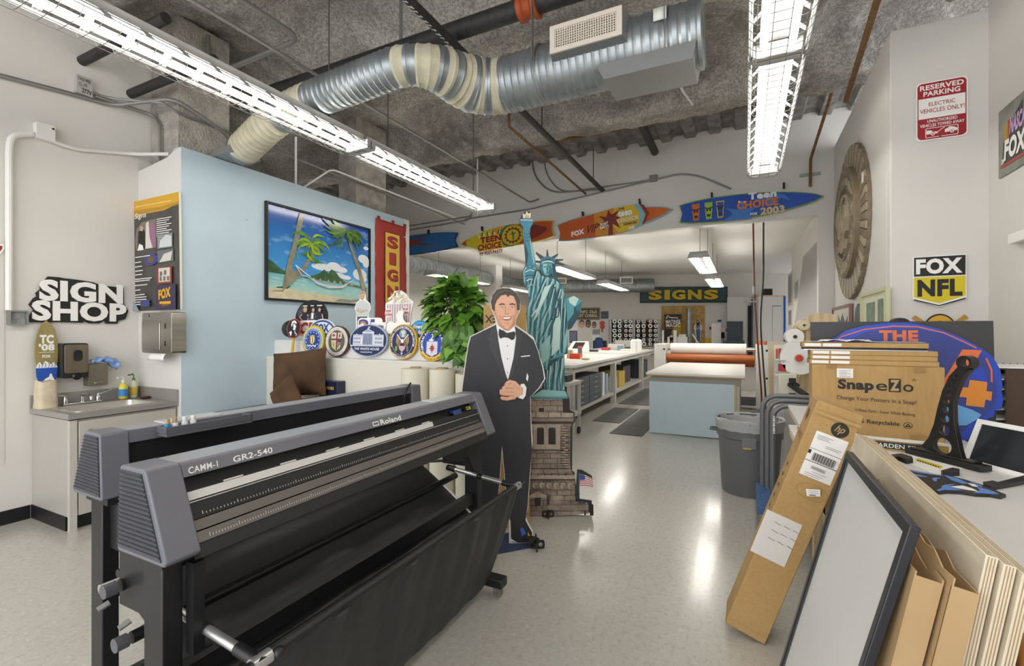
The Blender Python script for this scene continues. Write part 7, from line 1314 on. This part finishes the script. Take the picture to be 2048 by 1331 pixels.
MB(mat('#c6cbd0', .3)).box(q0.x, 5.6, 0, q1.x, 5.72, .62).build('base', t); MB(LMW).box(q0.x, 5.45, q0.z-.02, q1.x+.05, 5.72, q0.z).build('shelf', t); MB(LMW).box(q0.x, 5.7, .62, q1.x, 5.72, q1.z).build('back', t); a, e = ony(1550, 718, 5.5), ony(1569, 716, 5.5); MB(LMW).box(a.x, 5.45, a.z-.01, e.x, 5.7, a.z).build('shelf', t)
b = MB(INK); p, q = ony(1580, 768, 5.35), ony(1612, 790, 5.1); b.bar(p, q, .05, .03).bar(p+V((0, 0, .03)), p+V((.07, 0, -.02)), .04, .05); one(b, 'black_clamp', 'black bar clamp hooked in front of the plywood bracket', 'clamp')
t, = (thing('white_case', 'cream plastic case with black latches below the big film roll', 'case', (.5, 5.3, .72)),); a, e = ony(1558, 806, 5.35), ony(1594, 748, 5.35); MB(CREAM).box(a.x, 5.35, a.z, e.x, 5.5, e.z).build('case', t, bev=.01)
for f in (.3, .8): MB(INK).box(e.x-.07, 5.335, a.z+(e.z-a.z)*f-.02, e.x-.01, 5.35, a.z+(e.z-a.z)*f+.02).build('latch', t)
# ================================================================ bin and platform cart
bc = V((.035, 4.88, 0)); BIN = mat('#67686a', .5, var=(4, .05))
t = thing('trash_can', 'large round grey trash can with a clear liner', 'bin', bc)
NB0 = len(bpy.data.objects); MB(BIN).lathe([(.25, 0), (.255, .02), (.285, .52), (.30, .53), (.303, .665), (.315, .67), (.315, .69), (.295, .69), (.29, .64), (.27, .5), (.24, .03)], bc, 40, cap=False).build('can', t, smooth=30); MB(BIN).lathe([(.001, .015), (.25, .015)], bc, 30, cap=False).build('bottom', t)
b = MB(mat('#d8dadb', .25, alpha=.55)); b.lathe([(.308, .60), (.320, .66), (.322, .70), (.30, .702), (.285, .65), (.26, .52), (.1, .46), (.01, .45)], bc, 48, cap=False); b.v = [p+V((.006*math.sin(p.x*90+p.z*40), .006*math.cos(p.y*80), .004*math.sin(p.x*60))) for p in b.v]; b.build('liner', t, smooth=80)
b = MB(mat('#a34a40', .8), mat('#c9c4b4', .8), mat('#5a5a5c', .8))
for i in range(14): b.m = i % 3; a = i*2.4; b.ball(bc+V((.16*math.cos(a)*(i % 5)/4, .16*math.sin(a)*(i % 5)/4, .50+.02*(i % 3))), (.06, .05, .04), 7, 5)
b.build('rubbish', t, smooth=0)
MB(mat('#727375', .4)).box(-.03, bc.y-.309, .46, .09, bc.y-.300, .56).build('label_plate', t); MB(mat('#c9b93a', .5)).box(-.02, bc.y-.3095, .455, .05, bc.y-.302, .468).build('yellow_label', t); MB(BIN).tube([(bc.x-.30, bc.y-.02, .56), (bc.x-.36, bc.y, .56), (bc.x-.36, bc.y+.1, .56), (bc.x-.29, bc.y+.1, .56)], .012, 8).build('handle', t)
t.scale = (.92, .92, .97)
t = thing('platform_cart', 'platform cart with blue carpeted deck and bent grey tube handles', 'cart', (.35, 4.2, 0)); TUBEG = mat('#75777a', .4, .3)
MB(mat('#4a6a9a', .95, var=(50, .3), bump=(70, .6, .01))).box(.08, 3.88, .14, .68, 4.52, .19).build('deck', t, bev=.005)
for k in range(3):
    y = 4.44-.06*k; xa = .13+.035*k; MB(TUBEG).tube(fillet([(xa, y, .17), (xa, y, .945-.03*k), (.62, y, .945-.03*k), (.62, y, .17)], .13, 7), .02, 12).build('handle', t)
for x in (.12, .60):
    for y in (3.95, 4.44): MB(INK).lathe([(.05, -.015), (.05, .015)], (x, y, .052), 16, (1, 0, 0)).build('wheel', t); MB(GALV).box(x-.02, y-.03, .06, x+.02, y+.03, .14).build('wheel_bracket', t)
A = Art(.006); [A.rect(i*2.2, 0, i*2.2+1.1+.4*(i % 3), 2.4, NEWS) for i in range(11)]; A.X = frame((.14+.006, 3.78, .78), (0, 0, -1), (.7, -.7, 0)); A.X = frame((.2, 4.32-.0212, .80), (0, 0, -1), (1, 0, 0)); A.v = [A.X @ p for p in A.v]; A.build('lettering', t)
# ================================================================ right benches
TOPW = mat('#d9d8d5', .35)
t = thing('plywood_bench', 'plywood bench with white top carrying the cartons', 'bench', (.6, 3.4, 0))
b = MB(mat('#e6e5e2', .35)); b.X = frame((0, 0, .885), (1, 0, 0), (0, 1, 0)); b.prism([(.34, 2.72), (1.04, 2.72), (1.04, 3.36), (.24, 3.36), (.24, 2.95)], 0, .016); b.build('top', t)
b = MB(M_PLY); b.X = frame((0, 0, .845), (1, 0, 0), (0, 1, 0)); b.prism([(.345, 2.725), (1.035, 2.725), (1.035, 3.36), (.245, 3.36), (.245, 2.955)], 0, .04); b.X = None; b.build('top_core', t)
for x in (.40, .98):
    for y in (2.85, 3.28): MB(M_PLY).box(x-.04, y-.04, 0, x+.04, y+.04, .845).build('leg', t)
MB(M_PLY).box(.36, 2.8, .55, .38, 3.3, .845).build('side_panel', t)
t = thing('plywood_table', 'white-topped plywood table behind the platform cart', 'table', (.8, 4.2, 0))
MB(mat('#e6e5e2', .35)).box(.30, 3.40, .885, 1.03, 4.24, .901).build('top', t); MB(M_PLY).box(.305, 3.40, .85, 1.03, 4.24, .885).build('top_core', t)
for y in (3.46, 4.18):
    for x in (.75, .97): MB(M_PLY).box(x-.04, y-.04, 0, x+.04, y+.04, .85).build('leg', t)
t = thing('layout_table', 'large white layout table with rounded wooden front edge', 'table', (1.05, 1, 0))
MB(TOPW).box(.48, -1.6, .87, 1.63, 2.70, .90).build('top', t); b = MB(mat('#a9733a', .4, var=(6, .2, (1, .1, 1)))); b.tube([(.475, -1.6, .872), (.475, 2.70, .872)], .028, 14); b.build('edge_moulding', t, smooth=60)
MB(mat('#c9c6be', .5)).box(.56, -1.5, .76, 1.6, 2.6, .87).build('frame', t)
for x in (.6, 1.55):
    for y in (-1.4, .6, 2.5): MB(mat('#c9c6be', .5)).box(x-.035, y-.035, 0, x+.035, y+.035, .76).build('leg', t)
MB(mat('#b9b6ae', .5)).box(.58, -1.45, .30, 1.6, 2.55, .33).build('shelf', t)
for k, (y, c, l) in enumerate(((.55, '#8d8a86', 'grey flat panel on edge under the layout table'), (.75, '#5f5b56', 'dark flat panel on edge under the layout table'))): inbox('flat_sheet', l, 'panel', .66, y, .331, 1.4, y+.03, .72, mat(c))
# SnapeZo carton and stack
SY = 3.13
a, c = ony(1624, 727, SY), ony(1890, 735, SY); bl = ony(1890, 888, SY); z0 = .902; z1 = (a.z+c.z)/2
t = thing('large_carton', 'large flat brown carton reading SnapeZo standing on the right bench', 'box', ((a.x+c.x)/2, SY, z0)); cx0, cx1 = a.x, c.x
MB(M_CARD).box(cx0, SY, z0, cx1, SY+.14, z1).build('carton', t, bev=.004)
A = Art(1, z=.001); M = frame((cx0, SY, z0), (1, 0, 0), (0, 0, 1)); W, H = cx1-cx0, z1-z0; A.sx = W/100; A.sy = H/100
A.text('Snap', 21, 62, 49, 80, INK, .06).text('e', 50.5, 66, 59, 76, INK, .01).rect(60, 65, 69, 83, INK).text('Z', 61, 66.5, 68, 81.5, mat('#b79a66', .8), .05).text('o', 70.5, 66, 78, 76, INK, .01).text('(R)', 77, 80, 80, 84, INK, 0).text('Change Your Posters in a Snap!', 20, 50, 80, 57, INK, 0, slope=-2).text('Lifetime Warranty on Metal Parts - Super White Backing', 10, 36, 79, 41, INK, 0, slope=-3).text('100% Recyclable', 30, 19, 68, 26, INK, .015, slope=-1)
A.ell(74, 21, 3.3, 4.3, INK).ell(74, 21, 2.8, 3.7, mat('#b79a66', .8)).poly([(74, 24), (75.6, 21), (76.6, 19), (71.4, 19), (72.4, 21)], INK).poly([(74, 22), (74.8, 20.4), (73.2, 20.4)], mat('#b79a66', .8)).rect(20, 82, 33, 95, PAPER)
for i in range(5): A.line([(22, 92-i*2), (31-(i % 2)*3, 92-i*2)], .5, GREYM)
A.rect(12, 95, 20, 100, mat('#9c7b48', .6)).rect(78, 93, 86, 99, mat('#9c7b48', .6)).rect(76, 0, 88, 9, mat('#a2834f', .6)); A.v = [M @ p for p in A.v]; A.build('lettering', t)
zz = z1+.001
for k, (l, x0p, x1p, th, m) in enumerate((('lowest flat carton on top of the large printed carton', 1619, 1879, .026, M_CARD), ('second flat carton from the bottom of the stack', 1621, 1876, .025, M_CARD), ('third flat carton from the bottom, under the black board', 1621, 1877, .026, M_CARD), ('thin black framed board in the carton stack', 1607, 1856, .013, INK), ('topmost flat carton, white film on its lid', 1605, 1859, .027, M_CARD))):
    q0, q1 = ony(x0p, 700, SY), ony(x1p, 700, SY); t = thing('flat_carton' if m is M_CARD else 'black_board', l, 'box' if m is M_CARD else 'board', ((q0.x+q1.x)/2, SY, zz), 0, 'stack on the large printed carton')
    MB(m).box(q0.x, SY+.002*k, zz, q1.x, SY+.135, zz+th).build('carton' if m is M_CARD else 'board', t, bev=.002)
    if m is M_CARD:
        for f0, f1 in ((.02, .16), (.175, .33)): MB(PAPER).box(q0.x+(q1.x-q0.x)*f0, SY-.0012+.002*k, zz+.005, q0.x+(q1.x-q0.x)*f1, SY+.002*k, zz+th-.005).build('paper_label', t)
    else: MB(ALU).box(q0.x, SY+.002, zz-.0008, q1.x, SY+.004, zz+.003).build('frame_edge', t)
    zz += th+.001
b = MB(mat('#ecebe8', .3)); b.grid(lambda u, v: (q0.x+.01+(q1.x-q0.x-.02)*u, SY+.01+.12*v, zz+.004+.012*abs(math.sin(u*17+v*3))*(u > .15)*(u < .6)), 30, 6); one(b, 'plastic_film', 'crumpled white film lying on the topmost flat carton', 'film', smooth=60, solid=.001)
# black board and oval 4+ sign
BY = 3.36; M, w, h = ypl(1622, 642, 1990, 860, BY+.03, .06); t = thing('black_sheet', 'wide black panel leaning behind the blue oval sign', 'panel', M=M); hb = M.translation.z-.903; panel(t, [(-w/2, -hb), (w/2, -hb), (w/2, h/2), (-w/2, h/2)], .015, mat('#3b3a3b', .5))
OY = 3.31; M, w, h = ypl(1640, 643, 2006, 876, OY, .05); t = thing('oval_sign', 'large blue oval sign with orange THE and 4+ lettering', 'sign', M=M)
X = lambda px: (px-1823)/366*w; Y = lambda py: (759.5-py)/233*h; LL = lambda pts: [(X(x), Y(y)) for x, y in pts]
ov = [(1640, 770), (1642, 735), (1650, 705), (1668, 680), (1700, 660), (1740, 650), (1790, 644), (1840, 645), (1890, 656), (1935, 674), (1970, 694), (1990, 710), (2003, 735), (2006, 765), (2004, 775), (2007, 790), (2003, 808), (1992, 810), (1990, 822), (1980, 826), (1976, 838), (1960, 850), (1940, 872), (1900, 876), (1700, 876), (1660, 840)]
panel(t, LL(ov), .03, mat('#1f46b8', .4), 'board', .004); A = Art(w/366, h/233, 1823, -759.5); NB = mat('#2b3a86', .4); OG = mat('#d96a35', .4); OG2 = mat('#d6862c', .4)
A.poly(U([(1660, 770), (1664, 725), (1690, 690), (1740, 664), (1800, 655), (1850, 657), (1900, 668), (1945, 690), (1975, 710), (1990, 740), (1996, 770), (1990, 800), (1978, 815), (1962, 832), (1946, 838), (1936, 850), (1900, 870), (1700, 870), (1664, 820)]), NB).line(U([(1668, 690), (1690, 673), (1740, 658), (1800, 651.5), (1850, 653), (1900, 665), (1935, 681), (1960, 694)]), 2.4, OG).line(U([(1977, 713), (1986, 735), (1986, 758)]), 3.4, OG)
A.poly(U([(1955, 738), (1970, 730), (1980, 758), (1948, 754)]), mat('#1d40b4', .4)).text('THE', 1770, -682, 1850, -660, OG, .06)
A.poly(U([(1934, 697), (1970, 698), (1900, 815), (1890, 815), (1890, 770)]), OG).poly(U([(1946, 755), (1978, 758), (1976, 775), (1986, 776), (1984, 793), (1974, 791), (1971, 806), (1938, 804), (1940, 789), (1920, 788), (1924, 769), (1943, 770)]), OG2).poly(U([(1870, 700), (1855, 692), (1830, 692), (1830, 702)]), mat('#d2492a', .4)).poly(U([(1880, 808), (1920, 803), (1950, 812), (1966, 820), (1960, 828), (1938, 842), (1880, 846)]), mat('#66a6e0', .4)); A.build('printed_design', t, local=True)
c = ony(1799, 640, 3.5); b = MB(INK); b.ball((c.x, 3.5, c.z-.02), (.055, .04, .035)); b.cyl((c.x, 3.5, .902), (c.x, 3.5, c.z-.03), .012, 8); one(b, 'black_dome', 'black rounded dome showing above the wide black panel', 'lamp', smooth=60)  # plain black dome on a stem, no light source
# name board
M = frame(onz(1810, 903, .902)+V((0, 0, .022)), onz(1890, 908, .902)-onz(1750, 893, .902), (0, 0, 1)); k = (onz(1890, 908, .902)-onz(1750, 893, .902)).length
t = thing('name_board', 'dark and gold framed strip reading ARDEN SIMMS before the printed carton', 'sign', M=M); MB(mat('#b29048', .4)).box(-k*.75, -.022, -.02, k*.6, .024, 0).build('board', t, local=True); MB(mat('#e8e6e0', .4)).box(-k*.75, .024, -.022, k*.6, .034, .004).build('white_edge', t, local=True); A = Art(1, z=.001); A.rect(-k*.74, -.015, k*.42, .017, mat('#2e2822')).text('WARDEN SIMMS', -k*.52, -.010, k*.36, .010, NEWS, .01); A.build('lettering', t, local=True)
# arched black stand
a, e = onz(1820, 905, .902), onz(1970, 943, .902); u = (e-a).normalized(); M = frame((a+e)/2, u, (0, 0, 1)); Lb = (e-a).length; ks = Lb/155.
t = thing('display_stand', 'tall black curved stand with a row of round holes and a ring top', 'stand', M=M)
dC = ((a+e)/2).dot(FW); kz = dC/FP; base_py = 661+(HC-.902)*FP/dC
XS = lambda px: (px-1895)*ks; YZ = lambda py: (base_py-py)*kz
LL = lambda pts: [(XS(x), YZ(y)) for x, y in pts]
left = [(1846, 903), (1864, 881), (1876, 850), (1884, 815), (1894, 780), (1908, 750), (1927, 729)]; right = [(1950, 735), (1940, 745), (1932, 758), (1922, 785), (1917, 803), (1918, 840), (1929, 891), (1937, 915)]
holes = [(1894, 891, 19, 16), (1898, 859, 11, 10.5), (1900, 836, 8, 8), (1901, 817, 6.5, 7), (1903, 801, 5.5, 6), (1907, 786, 4.6, 5), (1911, 773, 3.6, 4), (1916, 761, 2.8, 3.2), (1921, 750, 2.2, 2.5)]
b = MB(mat('#1e1d1e', .4)); b.prism(LL(left+right)[::-1], -.012, .012, [[(XS(x)+ks*rx*math.cos(2*math.pi*i/20), YZ(y)+kz*ry*math.sin(2*math.pi*i/20)) for i in range(20)] for x, y, rx, ry in holes]); b.build('arched_arm', t, local=True, bev=.003)
b = MB(mat('#1e1d1e', .4)); r = ks*15; b.lathe([(r*.68, -.02), (r, -.02), (r, .02), (r*.68, .02), (r*.68, -.02)], (XS(1940), YZ(722), 0), 28, cap=False); b.build('ring', t, local=True)
MB(mat('#1e1d1e', .4)).box(-Lb*.5, 0.001, -.03, Lb*.52, .026, .03).box(-Lb*.44, .026, -.024, Lb*.42, .034, .024).build('base', t, local=True, bev=.003)
# items flat on the table
def onto(pts, z): return [tuple(onz(x, y, z)) for x, y in pts]
def tplate(mb, pts, z0, z1):
    q = [(p.x, p.y) for p in (onz(x, y, z1) for x, y in pts)]; ar = sum(q[i][0]*q[(i+1) % len(q)][1]-q[(i+1) % len(q)][0]*q[i][1] for i in range(len(q)))
    mb.X = Matrix.Identity(4); mb.prism(q if ar > 0 else q[::-1], z0, z1); mb.X = None; return mb
TZ = .9006
t = thing('cat_emblem', 'flat black cut-out of a snarling cat head edged in blue on the layout table', 'emblem', onz(1900, 960, TZ)); PBL = mat('#5f8fd6', .4)
ol = [(1812, 937), (1840, 944), (1880, 950), (1892, 949), (1930, 958), (1965, 969), (1985, 977), (2012, 988), (2000, 992), (1980, 988), (1950, 987), (1920, 982), (1895, 981), (1878, 983), (1866, 979), (1845, 968), (1828, 952)]
tplate(MB(mat('#2a2523', .5)), ol, TZ, TZ+.010).build('board', t)
b = MB(PBL, NEWS)
for k, (m, pts) in enumerate(((0, [(1809, 936), (1840, 942), (1872, 948), (1890, 951), (1860, 948), (1830, 943)]), (0, [(1820, 946), (1845, 950), (1856, 953), (1840, 952), (1824, 949)]), (0, [(1864, 956), (1872, 954), (1882, 955), (1874, 957), (1873, 962), (1868, 961)]), (0, [(1888, 949), (1915, 956), (1938, 966), (1925, 966), (1905, 960)]), (0, [(1883, 971), (1892, 968), (1910, 967), (1900, 971), (1905, 975), (1925, 978), (1910, 979), (1890, 978), (1876, 981), (1874, 979), (1884, 975)]), (1, [(1902, 972), (1925, 970), (1945, 976), (1955, 981), (1930, 977)]), (1, [(1936, 965), (1950, 968), (1956, 972), (1944, 970)]), (0, [(1955, 973), (1975, 978), (1997, 986), (1984, 986), (1965, 984), (1948, 984), (1960, 980)]), (0, [(1940, 962), (1962, 970), (1964, 973), (1950, 967)]))):
    b.m = m; tplate(b, pts, TZ+.010, TZ+.0106+.0003*k)
b.build('printed_design', t)
t = thing('notice_sheet', 'white notice sheet with a yellow lettered band on the layout table', 'paper', onz(1840, 935, TZ)); tplate(MB(PAPER), [(1796, 915), (1815, 905), (1900, 928), (1930, 935), (1880, 948), (1860, 944)], TZ, TZ+.0012).build('sheet', t)
b = MB(mat('#d9c92a', .5), INK); tplate(b, [(1830, 919), (1836, 916), (1886, 932), (1881, 937)], TZ+.0012, TZ+.0018); b.m = 1
for i in range(9): f = i/9; x = 1835+46*f; y = 919+14*f; tplate(b, [(x, y), (x+3, y+.8), (x+2, y+2.8), (x-1, y+2)], TZ+.0018, TZ+.0022)
b.build('yellow_band', t)
for k, (pts, l, h) in enumerate((([(1781, 908), (1803, 906), (1824, 912), (1826, 917), (1812, 918), (1798, 912), (1784, 914)], 'small black hook part left of the black stand', .02), ([(1882, 940), (1905, 934), (1919, 937), (1919, 943), (1898, 944), (1886, 943)], 'small black block before the black stand base', .016), ([(1966, 963), (1985, 960), (1996, 963), (2048, 950), (2070, 948), (2070, 957), (2000, 970), (1982, 973), (1968, 968)], 'flat black lever part at the right picture border', .014))):
    one(tplate(MB(mat('#262526', .5)), pts, TZ, TZ+h), 'stand_piece', l, 'part', 'loose black stand pieces')
# white framed screen
a, e = onz(1921, 922, TZ), onz(2048, 957, TZ); u = (e-a).normalized(); nrm = V((u.y, -u.x, 0)); M = frame(a, u, V((0, 0, 1))-nrm*.35); t = thing('framed_screen', 'white framed glossy dark panel leaning at the right of the table', 'panel', M=M)
k = a.dot(FW)/FP; H2 = 86*k*1.06; W2 = .44; b = MB(NEWS); b.prism([(0, 0), (W2, 0), (W2, H2), (.012, H2)], -.015, 0, [[(.028, .02), (W2-.03, .02), (W2-.03, H2-.02), (.034, H2-.02)]]); b.build('frame', t, local=True); b = MB(mat('#2e3033', .1)); b.box(.02, .012, -.012, W2-.02, H2-.012, -.004); b.build('glass', t, local=True)
# brown organiser
t = thing('paper_organizer', 'dark wood organiser with slanted black shelves at the right border', 'organizer', (1.42, 3.6, .9)); q = ony(2013, 740, 3.42); z1 = q.z; OYA = 3.42
MB(mat('#4a382c', .45, var=(9, .2, (1, 1, .1)))).box(q.x, OYA, .902, 1.63, OYA+.02, z1).build('front_panel', t); MB(mat('#4a382c', .45)).box(q.x, OYA+.34, .902, 1.63, OYA+.36, z1).build('rear_panel', t)
for i in range(6): z = .96+i*(z1-1.0)/5; b = MB(INK); b.hexa([(q.x-.03, OYA+.02, z-.03), (1.6, OYA+.02, z), (1.6, OYA+.34, z), (q.x-.03, OYA+.34, z-.03), (q.x-.03, OYA+.02, z-.024), (1.6, OYA+.02, z+.006), (1.6, OYA+.34, z+.006), (q.x-.03, OYA+.34, z-.024)]); o = b.build('slanted_shelf', t); b = MB(PAPER); b.hexa([(q.x-.045, OYA+.04, z-.022), (1.5, OYA+.04, z+.008), (1.5, OYA+.32, z+.008), (q.x-.045, OYA+.32, z-.022), (q.x-.045, OYA+.04, z-.012), (1.5, OYA+.04, z+.018), (1.5, OYA+.32, z+.018), (q.x-.045, OYA+.32, z-.012)]); b.build('paper_stack', o)
MB(mat('#3d2e24', .45)).box(q.x-.0, OYA, z1, 1.63, OYA+.36, z1+.01).build('top', t)
MB(M_PLY).box(1.06, 2.72, .86, 1.63, 3.85, .901).build('base_board', t); MB(M_PLY).box(1.08, 2.75, 0, 1.60, 3.80, .86).build('plinth', t)
t = thing('calendar', 'spiral-bound white sheets lying on the dark wood organiser', 'calendar', (1.42, 3.55, z1+.011)); MB(PAPER).box(q.x-.05, OYA, z1+.0105, 1.62, OYA+.29, z1+.018).build('sheets', t); b = MB(mat('#6b7a9a', .4))
for i in range(13): x = q.x-.03+i*.03; b.tube([(x, OYA+.285+.008*math.cos(a_), z1+.018+.008*math.sin(a_)) for a_ in [j*math.pi/4 for j in range(8)]], .0015, 4, closed=True)
b.build('spiral_binding', t)
# ================================================================ things leaning on the layout table
p0, p1 = onz(1450, 1250, 0), onz(1527, 1291, 0); e1 = (p1-p0).normalized(); e1.z = 0; wbox = .18
perp = V((-e1.y, e1.x, 0)); perp = perp if perp.y > 0 else -perp
ld = V((.345, .0, 1.0)).normalized(); Lx = 1.17
bu = (e1-ld*e1.dot(ld)).normalized(); bn = bu.cross(ld)
M = frame((-.087, 2.51, .061), (.945, 0, -.326), ld)
t = thing('long_carton', 'long brown carton with round logo and shipping labels leaning on the bench', 'box', M=M)
MB(M_CARD).box(0, 0, -.20, wbox, Lx, 0).build('carton', t, local=True, bev=.004)
A = Art(wbox/100, wbox/100, z=.001); hh = Lx/wbox*100
HPK = mat('#2b241c', .6); A.ell(66, hh-52, 19, 19, HPK).text('hp', 57, hh-64, 76, hh-40, mat('#b99a63', .8), .01, .35).poly([(22, hh-190), (92, hh-190), (92, hh-72), (22, hh-72)], PAPER)
A.line([(22, hh-118), (92, hh-118)], 1, INK).line([(22, hh-150), (92, hh-150)], 1.6, INK).rect(22, hh-132, 28, hh-122, INK)
for i in range(26): A.rect(34+i*1.9, hh-146, 34+i*1.9+(.6+.5*(i % 3)), hh-126, INK)
for i in range(20): A.rect(40+i*1.5, hh-166, 40+i*1.5+(.5+.4*(i % 2)), hh-158, INK)
for i, (x0, x1, y) in enumerate(((26, 60, 80), (26, 52, 84), (26, 56, 88), (50, 84, 100), (50, 80, 104), (44, 76, 172), (30, 70, 178), (30, 64, 183))): A.line([(x0, hh-y), (x1, hh-y)], .9, GREYM)
A.poly([(46, hh-218), (74, hh-206), (80, hh-222), (54, hh-234)], PAPER).line([(52, hh-220), (72, hh-212)], .8, GREYM).line([(54, hh-224), (74, hh-217)], .8, GREYM).line([(57, hh-229), (70, hh-224)], 2, INK); A.line([(60+34*math.cos(i*.35), hh-220+20*math.sin(i*.35)) for i in range(19)], .6, mat('#6a5434'))
A.rect(0, hh-30, 100, hh-22, mat('#b08e58', .5)).line([(2, 28), (98, 28)], .7, mat('#8d6c3c')); A.build('printed_design', t, local=True)
b = MB(mat('#ded9d4', .2)); b.box(-.02, Lx-.78, .0015, wbox*.72, Lx-.56, .0035); b.build('document_pouch', t, local=True); A = Art(.001, z=.004)
for i in range(9): A.line([(25+(i % 3)*40, Lx*1000-600-(i//3)*40), (55+(i % 3)*38, Lx*1000-604-(i//3)*40)], 2, GREYM)
A.build('pouch_print', t, local=True)
A = Art(.002); A.text('hp', 30, 20, 60, 60, HPK, .02); 
for i in range(5): A.ell(50, -90-i*28, 6, 5, mat('#3a2c1a'), 8)
[A.rect(-10+i*11, -12-.6*i, -4+i*11, -2-.6*i, mat('#9a6a44', .8)) for i in range(9)]; A.X = M @ frame((-.001, Lx-.16, -.20), (0, 0, 1), (0, 1, 0)); A.v = [A.X @ q for q in A.v]; A.build('side_print', t)
# leaning framed sheet and boards: lean line runs from the floor to the table edge; local x along the table, local y up the lean, local z = face towards the room
def leaner(label, name, cat, xf, xt, zt, ya, yb, z0=.0): # foot x, x at height zt
    up = V((xt-xf, 0, zt)).normalized(); M = frame((xf, yb, z0), (0, -1, 0), up); return thing(name, label, cat, M=M), zt/up.z, yb-ya
t, hl, wl = leaner('black-framed glazed white sheet leaning against the layout table', 'framed_poster', 'frame', .027, .30, 1.09, 1.2, 1.86)
FRM = mat('#232429', .35); b = MB(FRM); b.prism([(0, 0), (wl, 0), (wl, hl), (0, hl)], -.016, .004, [[(.026, .026), (wl-.026, .026), (wl-.026, hl-.026), (.026, hl-.026)]]); b.build('frame', t, local=True, bev=.003)
MB(mat('#e6e4e0', .6)).box(.02, .02, -.012, wl-.02, hl-.02, -.006).build('backing_sheet', t, local=True); b = MB(mat('#dcdedf', .05, alpha=.15)); b.box(.02, .02, -.004, wl-.02, hl-.02, -.002); b.build('glazing', t, local=True)
def torn(n, x0, x1, y, amp, rs): return [(x0+(x1-x0)*i/n, y+rs.uniform(-amp, amp)) for i in range(n+1)]
rs = random.Random(4)
for k, (l, xf, xt, zt, ya, yb, th, m) in enumerate((('torn-topped flat brown carton right behind the black-framed sheet', .105, .304, 1.03, 1.18, 1.84, .045, M_CARD2), ('second flat brown carton against the plywood sheets', .165, .354, 1.03, 1.16, 2.05, .04, M_CARD2))):
    t, hl, wl = leaner(l, 'torn_carton', 'carton', xf, xt, zt, ya, yb); b = MB(m); b.prism([(0, 0), (wl, 0)]+torn(16, wl, 0, hl-.015, .012, rs), -.003, 0); b.prism([(0, 0), (wl, 0)]+torn(16, wl, 0, hl-.03, .012, rs), -th, -th+.003); b.box(wl-.003, 0, -th, wl, hl-.03, 0).box(0, 0, -th, .003, hl-.03, 0); b.build('carton', t, local=True, smooth=0)
    if k == 1: MB(PAPER).box(wl*.18, hl-.16, 0, wl*.42, hl-.02, .001).build('paper_label', t, local=True); MB(mat('#e06a34', .6)).box(wl*.52, hl-.06, 0, wl*.62, hl-.035, .001).build('orange_sticker', t, local=True)
for k in range(3):
    t, hl, wl = leaner(('front plywood sheet of three leaning on the table edge, screw hole near its corner', 'middle plywood sheet of three leaning on the table edge', 'rearmost plywood sheet, resting on the wooden table edge')[k], 'plywood_sheet', 'plywood', .235+.021*k, .405+.021*k, 1.06-.008*k, 1.185-.01*k, 2.36, 0)
    MB(M_BIRCH).box(0, 0, -.018, wl, hl, 0).build('sheet', t, local=True, bev=.001); b = MB(mat('#a08a68', .7))
    for q in (-.0045, -.009, -.0135): b.box(wl-.001, .002, q-.0009, wl+.0004, hl-.002, q+.0009).box(.002, hl-.001, q-.0009, wl-.002, hl+.0004, q+.0009)
    b.build('edge_veneer', t, local=True)
    if k == 0: MB(mat('#8d8370', .5)).lathe([(.008, 0), (.008, .001)], (wl-.14, hl-.12, 0), 12).build('screw_hole', t, local=True)
